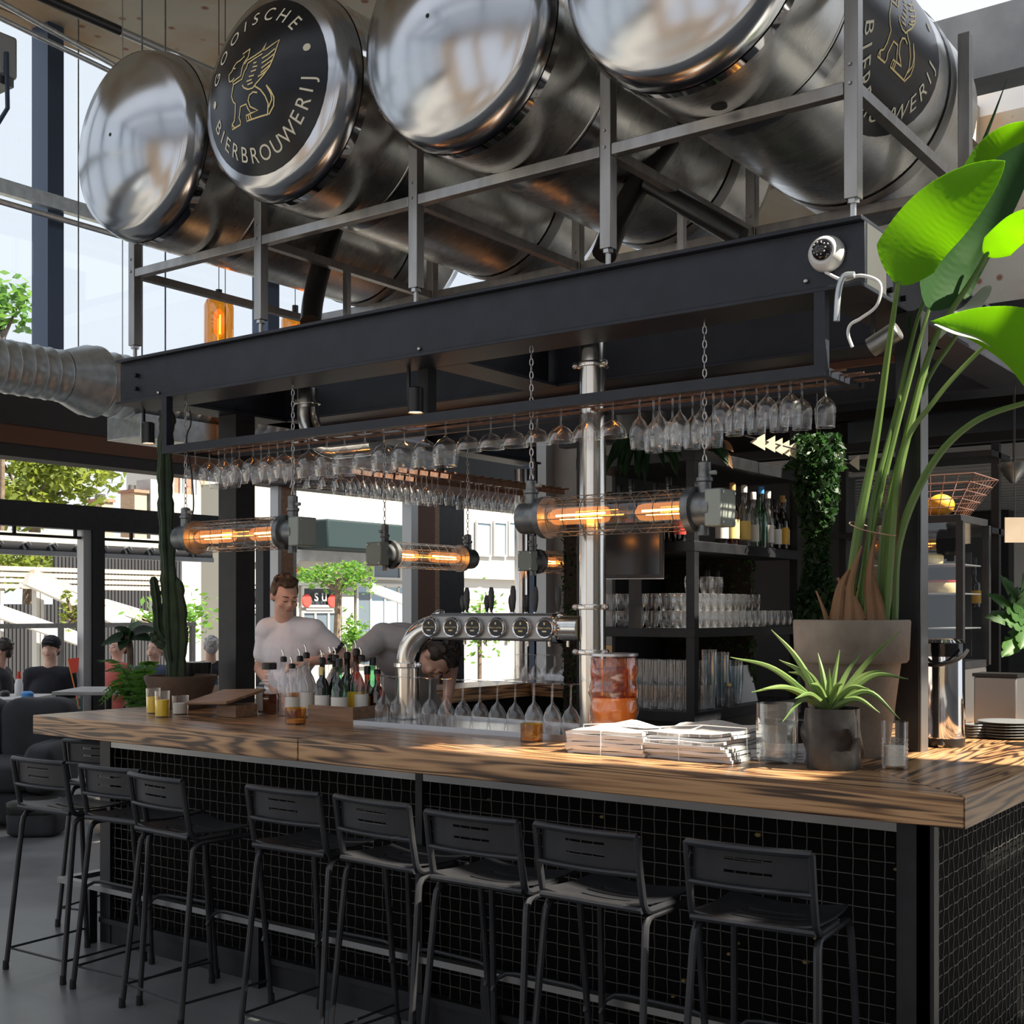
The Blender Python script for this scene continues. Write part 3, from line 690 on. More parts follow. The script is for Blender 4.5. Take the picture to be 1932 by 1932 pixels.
def logo(parent, wrap, R, sc):
    """black disc, gold lettering and winged dog; wrap(u, v, lift) puts disc coordinates onto the steel"""
    n = 48; rings = 8; m = MB(); vs = [wrap(0,0,.0025)]
    for r in range(1, rings+1):
        for k in range(n): a = 2*PI*k/n; vs.append(wrap(R*r/rings*math.cos(a), R*r/rings*math.sin(a), .0025))
    fs = [(0, 1+k, 1+(k+1) % n) for k in range(n)]
    for r in range(rings-1):
        for k in range(n): fs.append((1+r*n+k, 1+(r+1)*n+k, 1+(r+1)*n+(k+1) % n, 1+r*n+(k+1) % n))
    d = m.add(vs, fs).build('logo_disc', 'decal_black', parent)
    def letter(ch, ang, inward, rr, size):
        vs, fs = glyph(ch, size); out = []
        for v in vs:
            x, y = v.x*1.0, v.y
            if inward: ax = ang-PI/2+PI; 
            else: ax = ang-PI/2
            u = x*math.cos(ax)-y*math.sin(ax)+rr*math.cos(ang); w_ = x*math.sin(ax)+y*math.cos(ax)+rr*math.sin(ang); out.append(wrap(u, w_, .0045))
        MB().add(out, fs).build('letter', 'cream', d, smooth=False)
    wd = {'I':.5,'J':.62,'W':1.5,'O':1.2,'G':1.2,'U':1.1,'H':1.1,'C':1.1,'S':.9,'E':.9}
    def row(txt, a0, a1, inward):
        ws = [wd.get(c, 1.0)+.55 for c in txt]; tot = sum(ws); x = 0
        for ch, w1 in zip(txt, ws): letter(ch, math.radians(a0+(a1-a0)*(x+w1/2)/tot), inward, .80*R, .235*R); x += w1
    row('GOOISCHE', 170, 38, False); row('BIERBROUWERIJ', 197, 357, True)
    for ang in (18, 182):
        a = math.radians(ang); c = (.80*R*math.cos(a), .80*R*math.sin(a))
        MB().add([wrap(c[0],c[1],.0045)]+[wrap(c[0]+.045*R*math.cos(t*PI/6), c[1]+.045*R*math.sin(t*PI/6), .0045) for t in range(12)], [(0,1+t,1+(t+1) % 12) for t in range(12)]).build('dot', 'cream', d, smooth=False)
    e = MB(); hw = .006*sc
    for pl in EMBLEM:
        pl = [Vector((q[0]*sc, q[1]*sc, 0)) for q in pl]; q2 = []
        for p, q in zip(pl, pl[1:]):
            c = max(1, int((q-p).length/.03)); q2 += [p.lerp(q, k/c) for k in range(c)]
        q2.append(pl[-1]); L = []; Rr = []
        for k, p in enumerate(q2):
            t = (q2[min(k+1,len(q2)-1)]-q2[max(k-1,0)]).normalized(); nn = Vector((-t.y, t.x, 0))*hw/2
            L.append(p+nn); Rr.append(p-nn)
        k = len(q2); e.add([wrap(p.x,p.y,.0045) for p in L]+[wrap(p.x,p.y,.0045) for p in Rr], [(i, k+i, k+i+1, i+1) for i in range(k-1)])
    em = e.build('winged_dog_emblem', 'gold', d, smooth=False); em['label'] = 'gold line drawing of a seated winged dog'
tlab = ['leftmost stainless steel tank with plain domed end','stainless steel tank with black round logo on its domed end','plain domed stainless steel tank right of the logo tank','largest rightmost steel tank with a black logo on its side']
for i in range(4):
    cx = (SX[i]+SX[i+1])/2
    t = thing('brewery_tank', tlab[i], 'tank', (cx, Y0, TZ), group='row of steel brewery tanks')
    ML = Matrix.Rotation(-PI/2, 4, 'X')                       # lathe z -> world +Y
    prof = [(TR*k/18, dome_y(TR*k/18)) for k in range(1, 19)]+[(TR,DD+.06)]
    dm = MB().lathe([(.0005,0)]+prof, 64, ML, cap0=True, cap1=False).build('dome', 'tank_dome', t, ang=60)
    MB().lathe([(TR+.004,DD+.045),(TR+.004,DD+.085)], 64, ML, False, False).build('weld_band', 'chrome', t)
    MB().lathe([(TR,DD+.06),(TR,.60),(TR-.004,.603),(TR,.606),(TR,1.2),(TR,YE-Y0)], 64, ML, False, False).build('shell', 'tank_body', t)
    MB().lathe([(TR+.003,.62),(TR+.003,.70)], 64, ML, False, False).build('strap', 'tank_dome', t)
    MB().lathe([(TR+.006,1.72),(TR+.006,1.80)], 64, ML, False, False).build('strap', 'satin_metal', t)
    rp = [(TR,YE-Y0)]+[(TR*k/12, YE-Y0+.20-dome_y(TR*k/12)) for k in range(12, 0, -1)]+[(.001,YE-Y0+.2)]
    MB().lathe(rp, 48, ML, False, False).build('rear_dome', 'tank_dome', t, ang=60)
    if i != 1: MB().lathe([(.009,-.001),(.009,.004)], 12, ML).build('vent_hole', 'rubber', dm)
    else: logo(dm, lambda u, v, h: (u+.04*0, dome_y(math.hypot(u,v))-h, v), .375, 1.02)
    if i == 3:
        def wr_(u, v, h):
            a = v/TR; return ((TR+h)*math.cos(a), 1.13+u, (TR+h)*math.sin(a))
        logo(t, wr_, .44, 1.22)
    if i == 3: MB().lathe([(.03,.002),(.03,-.002)], 16, Matrix.Translation((.03,.42,-TR))).build('drain_hole', 'rubber', t)

# =================================================================== INDUSTRIAL TUBE LAMPS ON CHAINS
LINK = MB().tube([(.007*math.cos(a)*(1), 0, .016*math.sin(a)) for a in [2*PI*k/12 for k in range(12)]], .0024, 6, closed=True).mesh('chain_link')
def put_chain(parent, x, y, z0, z1):
    n = int((z1-z0)/.0265)
    for k in range(n):
        o = link('chain_link', LINK, 'bolt_steel', parent); o.location = (x, y, z0+.014+k*(z1-z0)/n); o.rotation_euler = (0, 0, PI/2*(k % 2)+.4)
def make_lamp():
    t = thing('tube_lamp', 'x', 'lamp', (0,0,0), group='industrial tube lamps hung on chains')
    MX = Matrix.Rotation(PI/2, 4, 'Y')                         # lathe z -> +X
    g0, g1 = -.345, .318
    MB().lathe([(.072,g0),(.072,g1)], 28, MX, False, False).build('glass_tube', 'glass_lamp', t)
    for i in range(8):
        x = g0+.04+(g1-g0-.08)*i/7
        MB().tube([(x, .080*math.cos(a), .080*math.sin(a)) for a in [2*PI*k/24 for k in range(24)]], .0018, 5, closed=True).build('cage_ring', 'lamp_metal', t)
    for i in range(8):
        a = 2*PI*i/8+.2; MB().tube([(g0-.01,.081*math.cos(a),.081*math.sin(a)),(g1+.01,.081*math.cos(a),.081*math.sin(a))], .0018, 5).build('cage_rod', 'lamp_metal', t)
    MB().lathe([(.03,-.475),(.064,-.475),(.066,-.46),(.066,g0-.03),(.086,g0-.025),(.088,g0+.005),(.075,g0+.006)], 28, MX).build('end_cap', 'lamp_metal', t)
    MB().lathe([(.075,g1-.006),(.088,g1-.005),(.086,g1+.025),(.066,g1+.03),(.066,.42),(.03,.425)], 28, MX).build('end_cap', 'lamp_metal', t)
    jb = MB().box(.405, .475, -.062, .062, -.07, .07).build('junction_box', 'lamp_box', t, bevel=.006)
    for y in (-.048, .048):
        for z in (-.056, .056): MB().lathe([(.006,0),(.006,.004)], 8, Matrix.Translation((.475,y,z))@MX).build('screw', 'bolt_steel', jb)
    for x, h in ((-.43,.155), (.375,.175)):
        br = MB().lathe([(.026,.05),(.026,.10),(.031,.105),(.031,.118),(.024,.12),(.024,h),(.012,h+.006)], 14, Matrix.Translation((x,0,0))).build('bracket', 'lamp_metal', t)
        MB().lathe([(.009,0),(.009,.03)], 8, Matrix.Translation((x+.018,0,.135))@MX).build('cable_gland', 'lamp_box', br)
        put_chain(t, x, .0, h, .718)
    MB().lathe([(.022,-.10),(.022,-.055)], 12, Matrix.Translation((.37,0,0))).build('drain_plug', 'lamp_metal', t)
    for x0, x1 in ((g0+.03, g0+.285), (g1-.225, g1-.02)):
        b = MB().lathe([(.006,x0-.02),(.030,x0),(.034,x0+.02),(.034,x1-.02),(.030,x1),(.01,x1+.012)], 16, MX).build('bulb', 'bulb_glass', t)
        MB().tube([(x0+.01,0,.004),(x1-.01,0,.006)], .0042, 6).build('filament', 'filament', b)
        MB().tube([(x0+.02,.014,-.010),(x1-.03,.012,-.012)], .0020, 6).build('filament', 'filament', b)
        s = -1 if x0 < 0 else 1; xb = x0-.02 if s < 0 else x1+.01
        MB().lathe([(.022,min(xb,xb+s*.03)),(.022,max(xb,xb+s*.03))], 12, MX).build('socket', 'lamp_box', b)
    return t
lp0 = make_lamp()
lp0.location = (-3.757,.66,2.0); lp0['label'] = 'glowing caged tube lamp on chains above the bartender, left end of the bar'
dup(lp0, (-1.53,.66,2.005), 0, 'largest glowing caged tube lamp on chains, in front of the steel column')
a = onX(802, 1050, -4.0); dup(lp0, (a.x, a.y, a.z), -PI/2, 'small glowing tube lamp hanging above the bent-over bartender')
a = onX(1062, 1062, -4.0); dup(lp0, (a.x, a.y, a.z), -PI/2, 'half hidden glowing tube lamp in front of the grey wall')
for i, pts in enumerate((((358,775),(360,800),(352,830),(362,900),(365,960),(355,985)),)):
    MB().tube(bez([onY(x, y, .6) for x, y in pts], 8), .004, 6).build('lamp_cable', 'black_plastic', None, world=True, loc=onY(355,985,.6))
    tag(bpy.data.objects['lamp_cable'], 'thin black cable dangling beside the left lamp chain', 'cable')

# =================================================================== DRAUGHT COLUMN AND TAP BRIDGE
cx, cyy = -1.785, .86
col = thing('steel_column', 'tall stainless steel pipe column rising from counter to beam', 'column', (cx,cyy,1.1))
MB().lathe([(.056,.0),(.056,1.80)], 32).build('pipe', 'pipe_steel', col)
for z in (.345, .535, 1.555):
    c = MB().lathe([(.058,z-.012),(.068,z-.010),(.070,z),(.068,z+.010),(.058,z+.012)], 32).build('clamp', 'pipe_steel', col)
    for a in (-2.7, -.25): MB().ball((.074*math.cos(a), .074*math.sin(a), z), .014, 10, 6).build('clamp_bolt', 'bolt_steel', c)
MB().lathe([(.09,0),(.09,.012),(.058,.014)], 32).build('base_flange', 'pipe_steel', col)
tap = thing('beer_tap', 'stainless steel bridge beer tap with six round badges', 'beer tap', (-2.82,.86,1.115))
TBZ = .43
pts = [(0,0,0),(0,0,.12),(0,0,TBZ-.185)]+arc((.185,0,TBZ-.185), .185, PI, PI/2, 10, 'xz')+[(.5,0,TBZ),(1.0-.02,0,TBZ)]
MB().tube(pts, .055, 24).build('arch_pipe', 'pipe_steel', tap)
MB().box(.19, .86, -.061, .061, TBZ-.058, TBZ+.058).build('manifold', 'satin_metal', tap, bevel=.012)
MB().box(.19, .87, -.02, .02, TBZ+.058, TBZ+.064).build('top_cover', 'black_gloss', tap)
for x in (.19, .865): MB().lathe([(.056,-.02),(.068,-.014),(.068,.014),(.056,.02)], 24, Matrix.Translation((x,0,TBZ))@Matrix.Rotation(PI/2,4,'Y')).build('clamp', 'chrome', tap)
MB().lathe([(.057,.235),(.066,.24),(.066,.258),(.057,.262)], 24).build('clamp', 'chrome', tap)
for a in (PI, 0): MB().ball((.072*math.cos(a), .0, .25), .014, 10, 6).build('clamp_bolt', 'chrome', tap)
MF = Matrix.Rotation(PI/2, 4, 'X')                             # lathe z -> -Y
def word(txt, size, M4):
    m = MB(); x = 0; adv = size*.62
    for ch in txt:
        vs, fs = glyph(ch, size); m.add([M4@Vector((v.x+x-adv*(len(txt)-1)/2, v.y, 0)) for v in vs], fs); x += adv
    return m
for i, px in enumerate((811,852,893,937,984,1029)):
    p = onY(px, 1188, .785); x = p.x+2.82
    bd = MB().lathe([(.0,.056),(.020,.056),(.030,.060),(.044,.062),(.046,.072),(.046,.080),(.043,.084),(.038,.082),(.0005,.081)], 28, Matrix.Translation((x,0,TBZ))@MF).build('badge', 'chrome', tap)
    bd['label'] = 'round chrome badge with black face'
    MB().lathe([(.0365,.0825),(.0365,.0835)], 28, Matrix.Translation((x,0,TBZ))@MF).build('badge_face', 'decal_black', bd)
    B = Matrix.Translation((x,-.0842,TBZ+.001))@MF
    word('Gooische', .0135, B).build('print', 'gold', bd, smooth=False)
    MB().box(x-.011, x+.011, -.0846, -.0842, TBZ-.017, TBZ-.011).build('print', ['cream','gold','cream','cream','label_yellow','cream'][i], bd, smooth=False)
    MB().box(x-.004, x+.004, -.0846, -.0842, TBZ+.014, TBZ+.024).build('print', 'gold', bd, smooth=False)
for px, h in ((861,.05),(881,.085),(906,.05),(927,.085),(952,.05),(968,.09),(980,.05),(1010,.085),(1053,.085)):
    x = onY(px, 1160, .86).x+2.82; y = .0 if h > .06 else .05
    hd_ = MB().lathe([(.006,.06),(.007,.075),(.011,.085),(.016,.095+h*.35),(.015,.09+h*.8),(.009,.095+h)], 10, Matrix.Translation((x,y,TBZ))@Matrix.Diagonal((1,.6,1,1))).build('tap_handle', 'black_plastic', tap)
    MB().lathe([(.009,.056),(.009,.068)], 10, Matrix.Translation((x,y,TBZ))).build('handle_collar', 'chrome', hd_)
for x in (.25,.37,.49,.61,.73,.83): MB().tube([(x,.05,TBZ),(x,.11,TBZ-.01),(x,.12,TBZ-.03),(x,.12,TBZ-.085)], .007, 8).build('spout', 'chrome', tap)
MB().ball((.20,0,TBZ+.062), .03, 12, 6, (1,1,.6)).build('end_knob', 'chrome', tap)
# stainless elbow under the beam
el = MB(); p = onY(585,725,.95)
el.tube([(p.x-.02,.95,2.76),(p.x-.02,.95,2.66)]+arc((p.x+.20,.95,2.66), .22, PI, 1.5*PI, 8, 'xz')+[(p.x+.46,.95,2.44)], .056, 20)
el.lathe([(.057,-.01),(.068,-.008),(.068,.008),(.057,.01)], 20, Matrix.Translation((p.x-.02,.95,2.69)))
tag(el.build('pipe_elbow', 'pipe_steel', None, world=True, loc=(p.x,.95,2.7)), 'bent stainless steel pipe elbow under the beam left of centre', 'pipe')
# steel drip tray
tr = thing('drip_tray', 'flat steel drip tray under the tap with rows of glasses', 'tray', (-2.2,.8,1.1))
MB().box(-2.88, -1.52, .56, 1.02, 1.1, 1.108).build('tray_bottom', 'steel_tray', tr, world=True)
for q in ((-2.88,-1.52,.555,.565),(-2.88,-1.52,1.015,1.025),(-2.885,-2.875,.565,1.015),(-1.525,-1.515,.565,1.015)): MB().box(*q, 1.1, 1.122).build('rim', 'steel_tray', tr, world=True)

# =================================================================== GLASSES
def gprof(kind):
    if kind == 'balloon': return [(.036,0),(.034,.003),(.009,.006),(.0042,.014),(.004,.085),(.009,.094),(.034,.108),(.050,.132),(.054,.155),(.050,.185),(.042,.212)]
    if kind == 'bulb': return [(.038,0),(.036,.003),(.010,.006),(.0045,.014),(.0042,.088),(.012,.098),(.038,.112),(.055,.138),(.060,.165),(.057,.195),(.050,.222)]
    if kind == 'wine': return [(.033,0),(.031,.003),(.008,.006),(.0038,.014),(.0036,.078),(.007,.088),(.022,.104),(.034,.130),(.036,.150),(.033,.180),(.030,.198)]
    if kind == 'coupe': return [(.035,0),(.033,.003),(.008,.006),(.0040,.014),(.0038,.092),(.010,.100),(.036,.112),(.052,.136),(.060,.165)]
    if kind == 'tulip': return [(.031,0),(.029,.003),(.007,.006),(.0036,.014),(.0036,.060),(.010,.068),(.027,.082),(.035,.104),(.034,.135),(.031,.165)]
    if kind == 'tumbler': return [(.028,0),(.030,.004),(.036,.03),(.038,.05),(.036,.072),(.034,.084)]
    if kind == 'highball': return [(.027,0),(.029,.01),(.031,.06),(.033,.13)]
    if kind == 'mug': return [(.036,0),(.038,.01),(.038,.05),(.036,.10),(.037,.12)]
GM = {k: MB().lathe(gprof(k), 20, None, True, False).tube([(gprof(k)[-1][0]*math.cos(a), gprof(k)[-1][0]*math.sin(a), gprof(k)[-1][1]) for a in [2*PI*j/20 for j in range(20)]], .0013, 5, closed=True).mesh('glass_'+k) for k in ('balloon','bulb','wine','coupe','tulip','tumbler','highball','mug')}
def glass(kind, loc, label, cat='glass', group=None, up=True, rz=0, mat_='glass', name=None, sc=1.0):
    me = GM[kind]; o = bpy.data.objects.new(name or {'tumbler':'tumbler','highball':'highball_glass','mug':'beer_mug'}.get(kind, 'wine_glass'), me); COL.objects.link(o)
    if not me.materials: me.materials.append(M[mat_])
    o.location = loc; o.rotation_euler = (0 if up else PI, 0, rz); o.scale = (sc,sc,sc)
    return tag(o, label, cat, group)
kn = {'balloon':'round-bowled','bulb':'wide round-bowled','coupe':'shallow coupe','wine':'slender','tulip':'tulip-shaped'}
rows = [.65,.775]; fi = 0
for r, y in enumerate(rows):
    x = -4.10+.035*r; i = 0
    while x < -.72:
        kind = 'balloon' if x < -3.42 else 'bulb' if x < -2.35 else 'coupe' if x < -1.5 else 'wine' if x < -1.15 else 'tulip'
        if -3.42 < x < -3.30 or (abs(x-cx) < .09 and abs(y-cyy) < .1): x += .05; continue
        if r > 0 and (-3.35 < x < -1.55 or random.random() < .12): x += .11; continue
        zone = 'left end' if x < -3.4 else 'left half' if x < -2.35 else 'middle' if x < -1.5 else 'right end'
        if r == 0: lab = '%s glass, %s from left in the front row of the hanging rack' % (kn[kind], ORD[i])
        else: lab = '%s glass, %s from left in the second row of the hanging rack' % (kn[kind], ORD[i])
        glass(kind, (x, y+random.uniform(-.006,.006), RZ+.022), lab, 'glass', 'stem glasses in the front rack' if r == 0 else 'rear row glasses at the %s of the front rack, %s' % (zone, kind), up=False, rz=random.random()*6, sc=1.0 if kind in ('bulb','balloon','coupe') else 1.12)
        x += .122 if kind in ('bulb','coupe') else .112 if kind == 'balloon' else .090; i += 1
y = 1.62; k = 0
while y < 4.0:
    if 2.95 < y < 3.10: y += .06; continue
    for x in (-4.34, -4.20):
        side = 'outer' if x < -4.3 else 'inner'
        glass('wine' if y > 1.9 else 'coupe', (x, y+random.uniform(-.01,.01), RZ2+.02), 'small clear glass, %s from the near end in the %s row of the brown rack' % (ORD[k], side), 'glass', 'brown side rack glasses %s the gap' % ('before' if y < 3 else 'beyond'), up=False)
    y += .112; k += 1
for i in range(12):
    x = -2.80+.094*i; glass('wine', (x,.665,1.108+.198*1.08), '%s upside-down wine glass from the left in the front row on the drip tray' % ORD[i], 'glass', 'wine glasses upside down on the drip tray', up=False, sc=1.08)
for i in range(5):
    x = -2.02+.095*i; 
    if abs(x+1.785) < .10: continue
    glass('wine', (x,.765,1.108+.198*1.08), 'upside-down wine glass in the second tray row, %s from left' % ORD[i], 'glass', 'second row glasses on the drip tray', up=False, sc=1.08)
for i in range(16):
    p = Vector((-4.36+.085*(i % 8), 3.85+.11*(i//8), 1.1)); glass('wine', (p.x, p.y, 1.1+.198), 'small upside-down glass on the far counter, %s from left in its %s row' % (ORD[i % 8], ['near','far'][i//8]), 'glass', 'glasses on the far counter', up=False)
glass('highball', (-3.62,3.86,1.1), 'plain tall glass with a straw on the far counter', 'glass', sc=1.2)

# =================================================================== THINGS ON THE COUNTER
def on_counter(px, py, z=1.1): return onZ(px, py, z)
def cup(name, label, loc, r, h, gm='glass', fill=None, fh=.5, fm=None, cat='glass', n=24, taper=.92, group=None, fr=.9):
    t = thing(name, label, cat, loc, group=group)
    MB().lathe([(.002,0),(r*taper,.0),(r*taper,.004),(r*taper+(r-r*taper)*.5,h*.5),(r,h)], n, None, True, False).build('cup', gm, t)
    if fm: MB().lathe([(r*taper*fr,.006),((r*taper+(r-r*taper)*fh)*fr,h*fh)], n).build('fill', fm, t)
    return t
p = on_counter(306,1353); cup('juice_glass', 'front glass of bright orange juice at the left end of the counter', (p.x,p.y,1.1), .036, .128, fill=1, fh=.66, fm='juice', fr=.96, group='two glasses of orange juice')
p = on_counter(289,1346); cup('juice_glass', 'rear glass of orange juice, half hidden behind the front one', (p.x,p.y,1.1), .036, .128, fill=1, fh=.66, fm='juice', fr=.96, group='two glasses of orange juice')
p = on_counter(340,1348); cup('candle_glass', 'white candle in a clear glass beside the orange juice', (p.x,p.y,1.1), .042, .095, fh=.6, fm='wax', cat='candle')
p = on_counter(558,1366); cup('amber_candle', 'amber candle glass beside the wooden bottle crate', (p.x,p.y,1.1), .048, .075, 'glass_amber', fh=.3, fm='wax', cat='candle', taper=.97)
p = on_counter(1003,1399); cup('amber_candle', 'amber candle glass in front of the drip tray', (p.x,p.y,1.1), .045, .072, 'glass_amber', fh=.25, fm='wax', cat='candle', taper=.98)
# reclining wooden board on a block
p = on_counter(422,1352); bd = thing('wooden_stand', 'small slanted wooden board on a block at the counter edge', 'stand', (p.x,p.y,1.1))
MB().box(-.03,.11,-.02,.12,0,.06).build('block', 'wood_brown', bd, bevel=.003)
MB().box(-.19,.12,-.11,.15,-.007,.007, Matrix.Translation((0,.02,.092))@Matrix.Rotation(-.05,4,'Y')@Matrix.Rotation(.20,4,'X')).build('board', 'wood_brown', bd, bevel=.003)
# small jars behind it
for i, (px, py, h, r, mt, lab) in enumerate(((402,1312,.12,.04,'glass','clear jar behind the slanted board, leftmost of three'),(430,1312,.13,.035,'glass','clear mug behind the slanted board, middle of three'),(457,1312,.125,.036,'glass','clear jar behind the slanted board, rightmost of three'))):
    p = on_counter(px, py); cup('glass_jar', lab, (p.x,p.y,1.1), r, h, mt, fh=.35, fm='label_white', cat='jar')
p = Vector((-4.35,.97,1.1)); t = thing('product_tin', 'small blue and white can by the black post', 'can', (p.x,p.y,1.1)); MB().lathe([(.033,0),(.035,.006),(.035,.145),(.032,.155)], 20).build('body', 'blue_item', t); MB().lathe([(.0353,.05),(.0353,.11)], 20, None, False, False).build('label', 'label_white', t)
# wooden crate with spirit bottles
p0, p1 = on_counter(580,1366), on_counter(733,1356)
ct = thing('bottle_crate', 'brown wooden crate holding spirit bottles', 'crate', ((p0.x+p1.x)/2, .72, 1.1))
X0, X1, YA, YC = -3.205, -2.915, .59, .87
for q in ((X0,X1,YA,YA+.012,1.105,1.175),(X0,X1,YC-.012,YC,1.105,1.175),(X0,X0+.012,YA+.012,YC-.012,1.105,1.175),(X1-.012,X1,YA+.012,YC-.012,1.105,1.175),(X0,X1,YA,YC,1.1,1.105)):
    MB().box(*q).build('crate_board', 'wood_brown', ct, world=True)
def bottle(label, loc, h=.28, r=.036, gm='glass', neck=.013, sh=.62, liquid=None, lh=.5, lab=None, lz=(.15,.42), cap='black_plastic', pour=False, square=False, group=None, name='spirit_bottle', capw=1.25, caph=.035):
    t = thing(name, label, 'bottle', loc, group=group); n = 4 if square else 18
    Rm = Matrix.Rotation(PI/4,4,'Z') if square else None; k = 1.3 if square else 1
    MB().lathe([(r*k*.9,0),(r*k,.008),(r*k,h*sh*.86),(r*k*.93,h*sh*.92),(neck*2.0,h*sh*1.06),(neck*1.1,h*sh*1.16),(neck,h*.93),(neck*1.15,h*.94),(neck*1.1,h)], n, Rm).build('bottle_glass', gm, t)
    if liquid: MB().lathe([(r*k*.86,.006),(r*k*.9,h*lh)], n, Rm).build('liquid', liquid, t)
    if lab: MB().lathe([(r*k*1.012,h*lz[0]),(r*k*1.012,h*lz[1])], n, Rm, False, False).build('label', lab, t)
    if pour:
        c = MB().lathe([(neck*1.3,h*.97),(neck*1.3,h*1.05),(neck*.8,h*1.07)], 10).build('pourer', 'black_plastic', t)
        MB().tube([(0,0,h*1.06),(0,0,h*1.13),(-.012,0,h*1.19)], .0035, 6).build('spout', 'chrome', c)
    else: MB().lathe([(neck*capw,h*.955),(neck*capw,h*.955+caph),(neck*capw*.9,h*.955+caph+.004)], 12).build('cap', cap, t)
    return t
G1 = 'spirit bottles standing in the wooden crate'
B = [ # px, base y, height, radius, glass, liquid, label material, pourer, square, cap, text
 (551,1352,.225,.030,'glass','glass_amber','label_white',True,False,None,'clear spirit bottle with pourer and white label, second from the left'),
 (535,1342,.25,.032,'glass',None,None,True,False,None,'tall clear bottle with black pourer behind the square one'),
 (566,1342,.255,.034,'glass',None,None,True,False,None,'clear round-shouldered bottle with black pourer above the amber candle'),
 (588,1346,.20,.026,'glass_dark','whisky','label_yellow',False,False,'label_yellow','small dark bottle with yellow cap in the crate'),
 (608,1346,.25,.033,'glass_dark',None,'label_white',True,False,None,'dark bottle with diamond patterned sleeve in the crate'),
 (640,1345,.24,.036,'glass_green',None,'label_white',False,False,None,'green bottle with white label in the crate'),
 (633,1336,.26,.030,'glass_dark',None,None,True,False,None,'dark bottle with pourer behind the green one'),
 (672,1345,.285,.036,'glass_brown','whisky','label_gold',True,False,None,'tall brown bottle with a golden label and yellow neck ring'),
 (693,1345,.20,.033,'glass_brown','whisky','label_gold',False,False,None,'short brown bottle right of the tall brown one'),
 (712,1340,.20,.034,'glass_brown','whisky',None,True,False,None,'squat brown bottle at the right end of the crate'),
 (578,1336,.27,.036,'glass',None,'label_white',True,False,None,'tall clear bottle with white label at the back of the crate'),
 (597,1334,.26,.034,'glass_blue',None,None,True,False,None,'clear bluish bottle at the back of the crate'),
 (619,1338,.25,.034,'glass','whisky','label_yellow',True,False,None,'clear bottle of golden spirit with yellow label'),
 (655,1336,.27,.034,'glass_dark',None,'label_white',True,False,None,'dark bottle with pourer behind the tall brown one'),
 (682,1334,.26,.033,'glass',None,'label_white',True,False,None,'clear bottle at the back right of the crate'),
 (703,1333,.24,.032,'glass_green',None,'label_gold',False,False,None,'dark green bottle at the back right of the crate'),
]
for px, by, h, r, gm, lq, lb, pr, sq, cp, tx in B:
    Yb = (.64 if by >= 1344 else .70) if px < 650 else .75 if px < 690 else .82
    p = onY(px, 1330, Yb); inc = px >= 585; xb = max(-3.165, min(-2.955, p.x)) if inc else p.x
    bottle(tx, (xb, Yb, 1.105 if inc else 1.1), h*1.1, r*1.08, gm, liquid=lq, lab=lb, pour=pr, square=sq, cap=cp or 'black_plastic', group=G1)
p = on_counter(508,1347); bottle('square decanter bottle of brown liqueur left of the crate', (p.x,p.y,1.1), .235, .05, 'glass', neck=.020, sh=.66, liquid='liqueur', lh=.44, square=True, capw=1.9, caph=.03)
MB().box(-.047,.004,-.0485,-.0470,.02,.12).build('label', 'label_white', bpy.data.objects['spirit_bottle.%03d' % (len(B))])
# extra bottles and glasses beyond
for i, (px, by, lab) in enumerate(((720,1318,'clear wine glass standing right of the crate, left of the two'),(735,1322,'clear wine glass standing right of the crate, right of the two'))):
    p = on_counter(px, by); glass('wine', tuple(p), lab, up=True)
# orange drink dispenser
p = on_counter(1158,1393); dj = thing('drink_dispenser', 'tall glass jar half full of bright orange drink', 'drink dispenser', (p.x,p.y,1.1))
rr = .098; prof = [(.085,0),(.094,.006)]
for k in range(1, 14): prof.append((rr+.004*math.sin(k*1.7), .02+.255*k/14))
prof += [(rr*.96,.285),(rr*.9,.295)]
def wobble(prof, n=28, amp=.0035):
    m = MB().lathe(prof, n, None, True, False); m.v = [(x*(1+amp/.1*math.sin(5*math.atan2(y,x)+z*40)), y*(1+amp/.1*math.sin(5*math.atan2(y,x)+z*40)), z) for x, y, z in m.v]; return m
prof = [(r, z*1.14) for r, z in prof]
wobble(prof).build('jar', 'glass', dj)
MB().lathe([(r*.94,z) for r, z in prof if .165 < z < .33], 28).build('upper_drink', 'glass_orange', dj)
lq_, ntq, bq = newmat('orange_drink'); bq.inputs['Base Color'].default_value = (1,.25,.015,1); bq.inputs['Roughness'].default_value = .25; bq.inputs['Subsurface Weight'].default_value = .0; bq.inputs['Subsurface Radius'].default_value = (.1,.03,.01)
MB().lathe([(r*.95,z) for r, z in prof if z < .175], 28).build('drink', 'orange_drink', dj)
MB().lathe([(.02,.336),(.10,.336),(.10,.346),(.02,.349)], 28).build('lid', 'steel_tray', dj)
MB().lathe([(.055,.19),(.06,.21),(.06,.28),(.04,.29)], 16).build('fruit_infuser', 'glass_amber', dj)

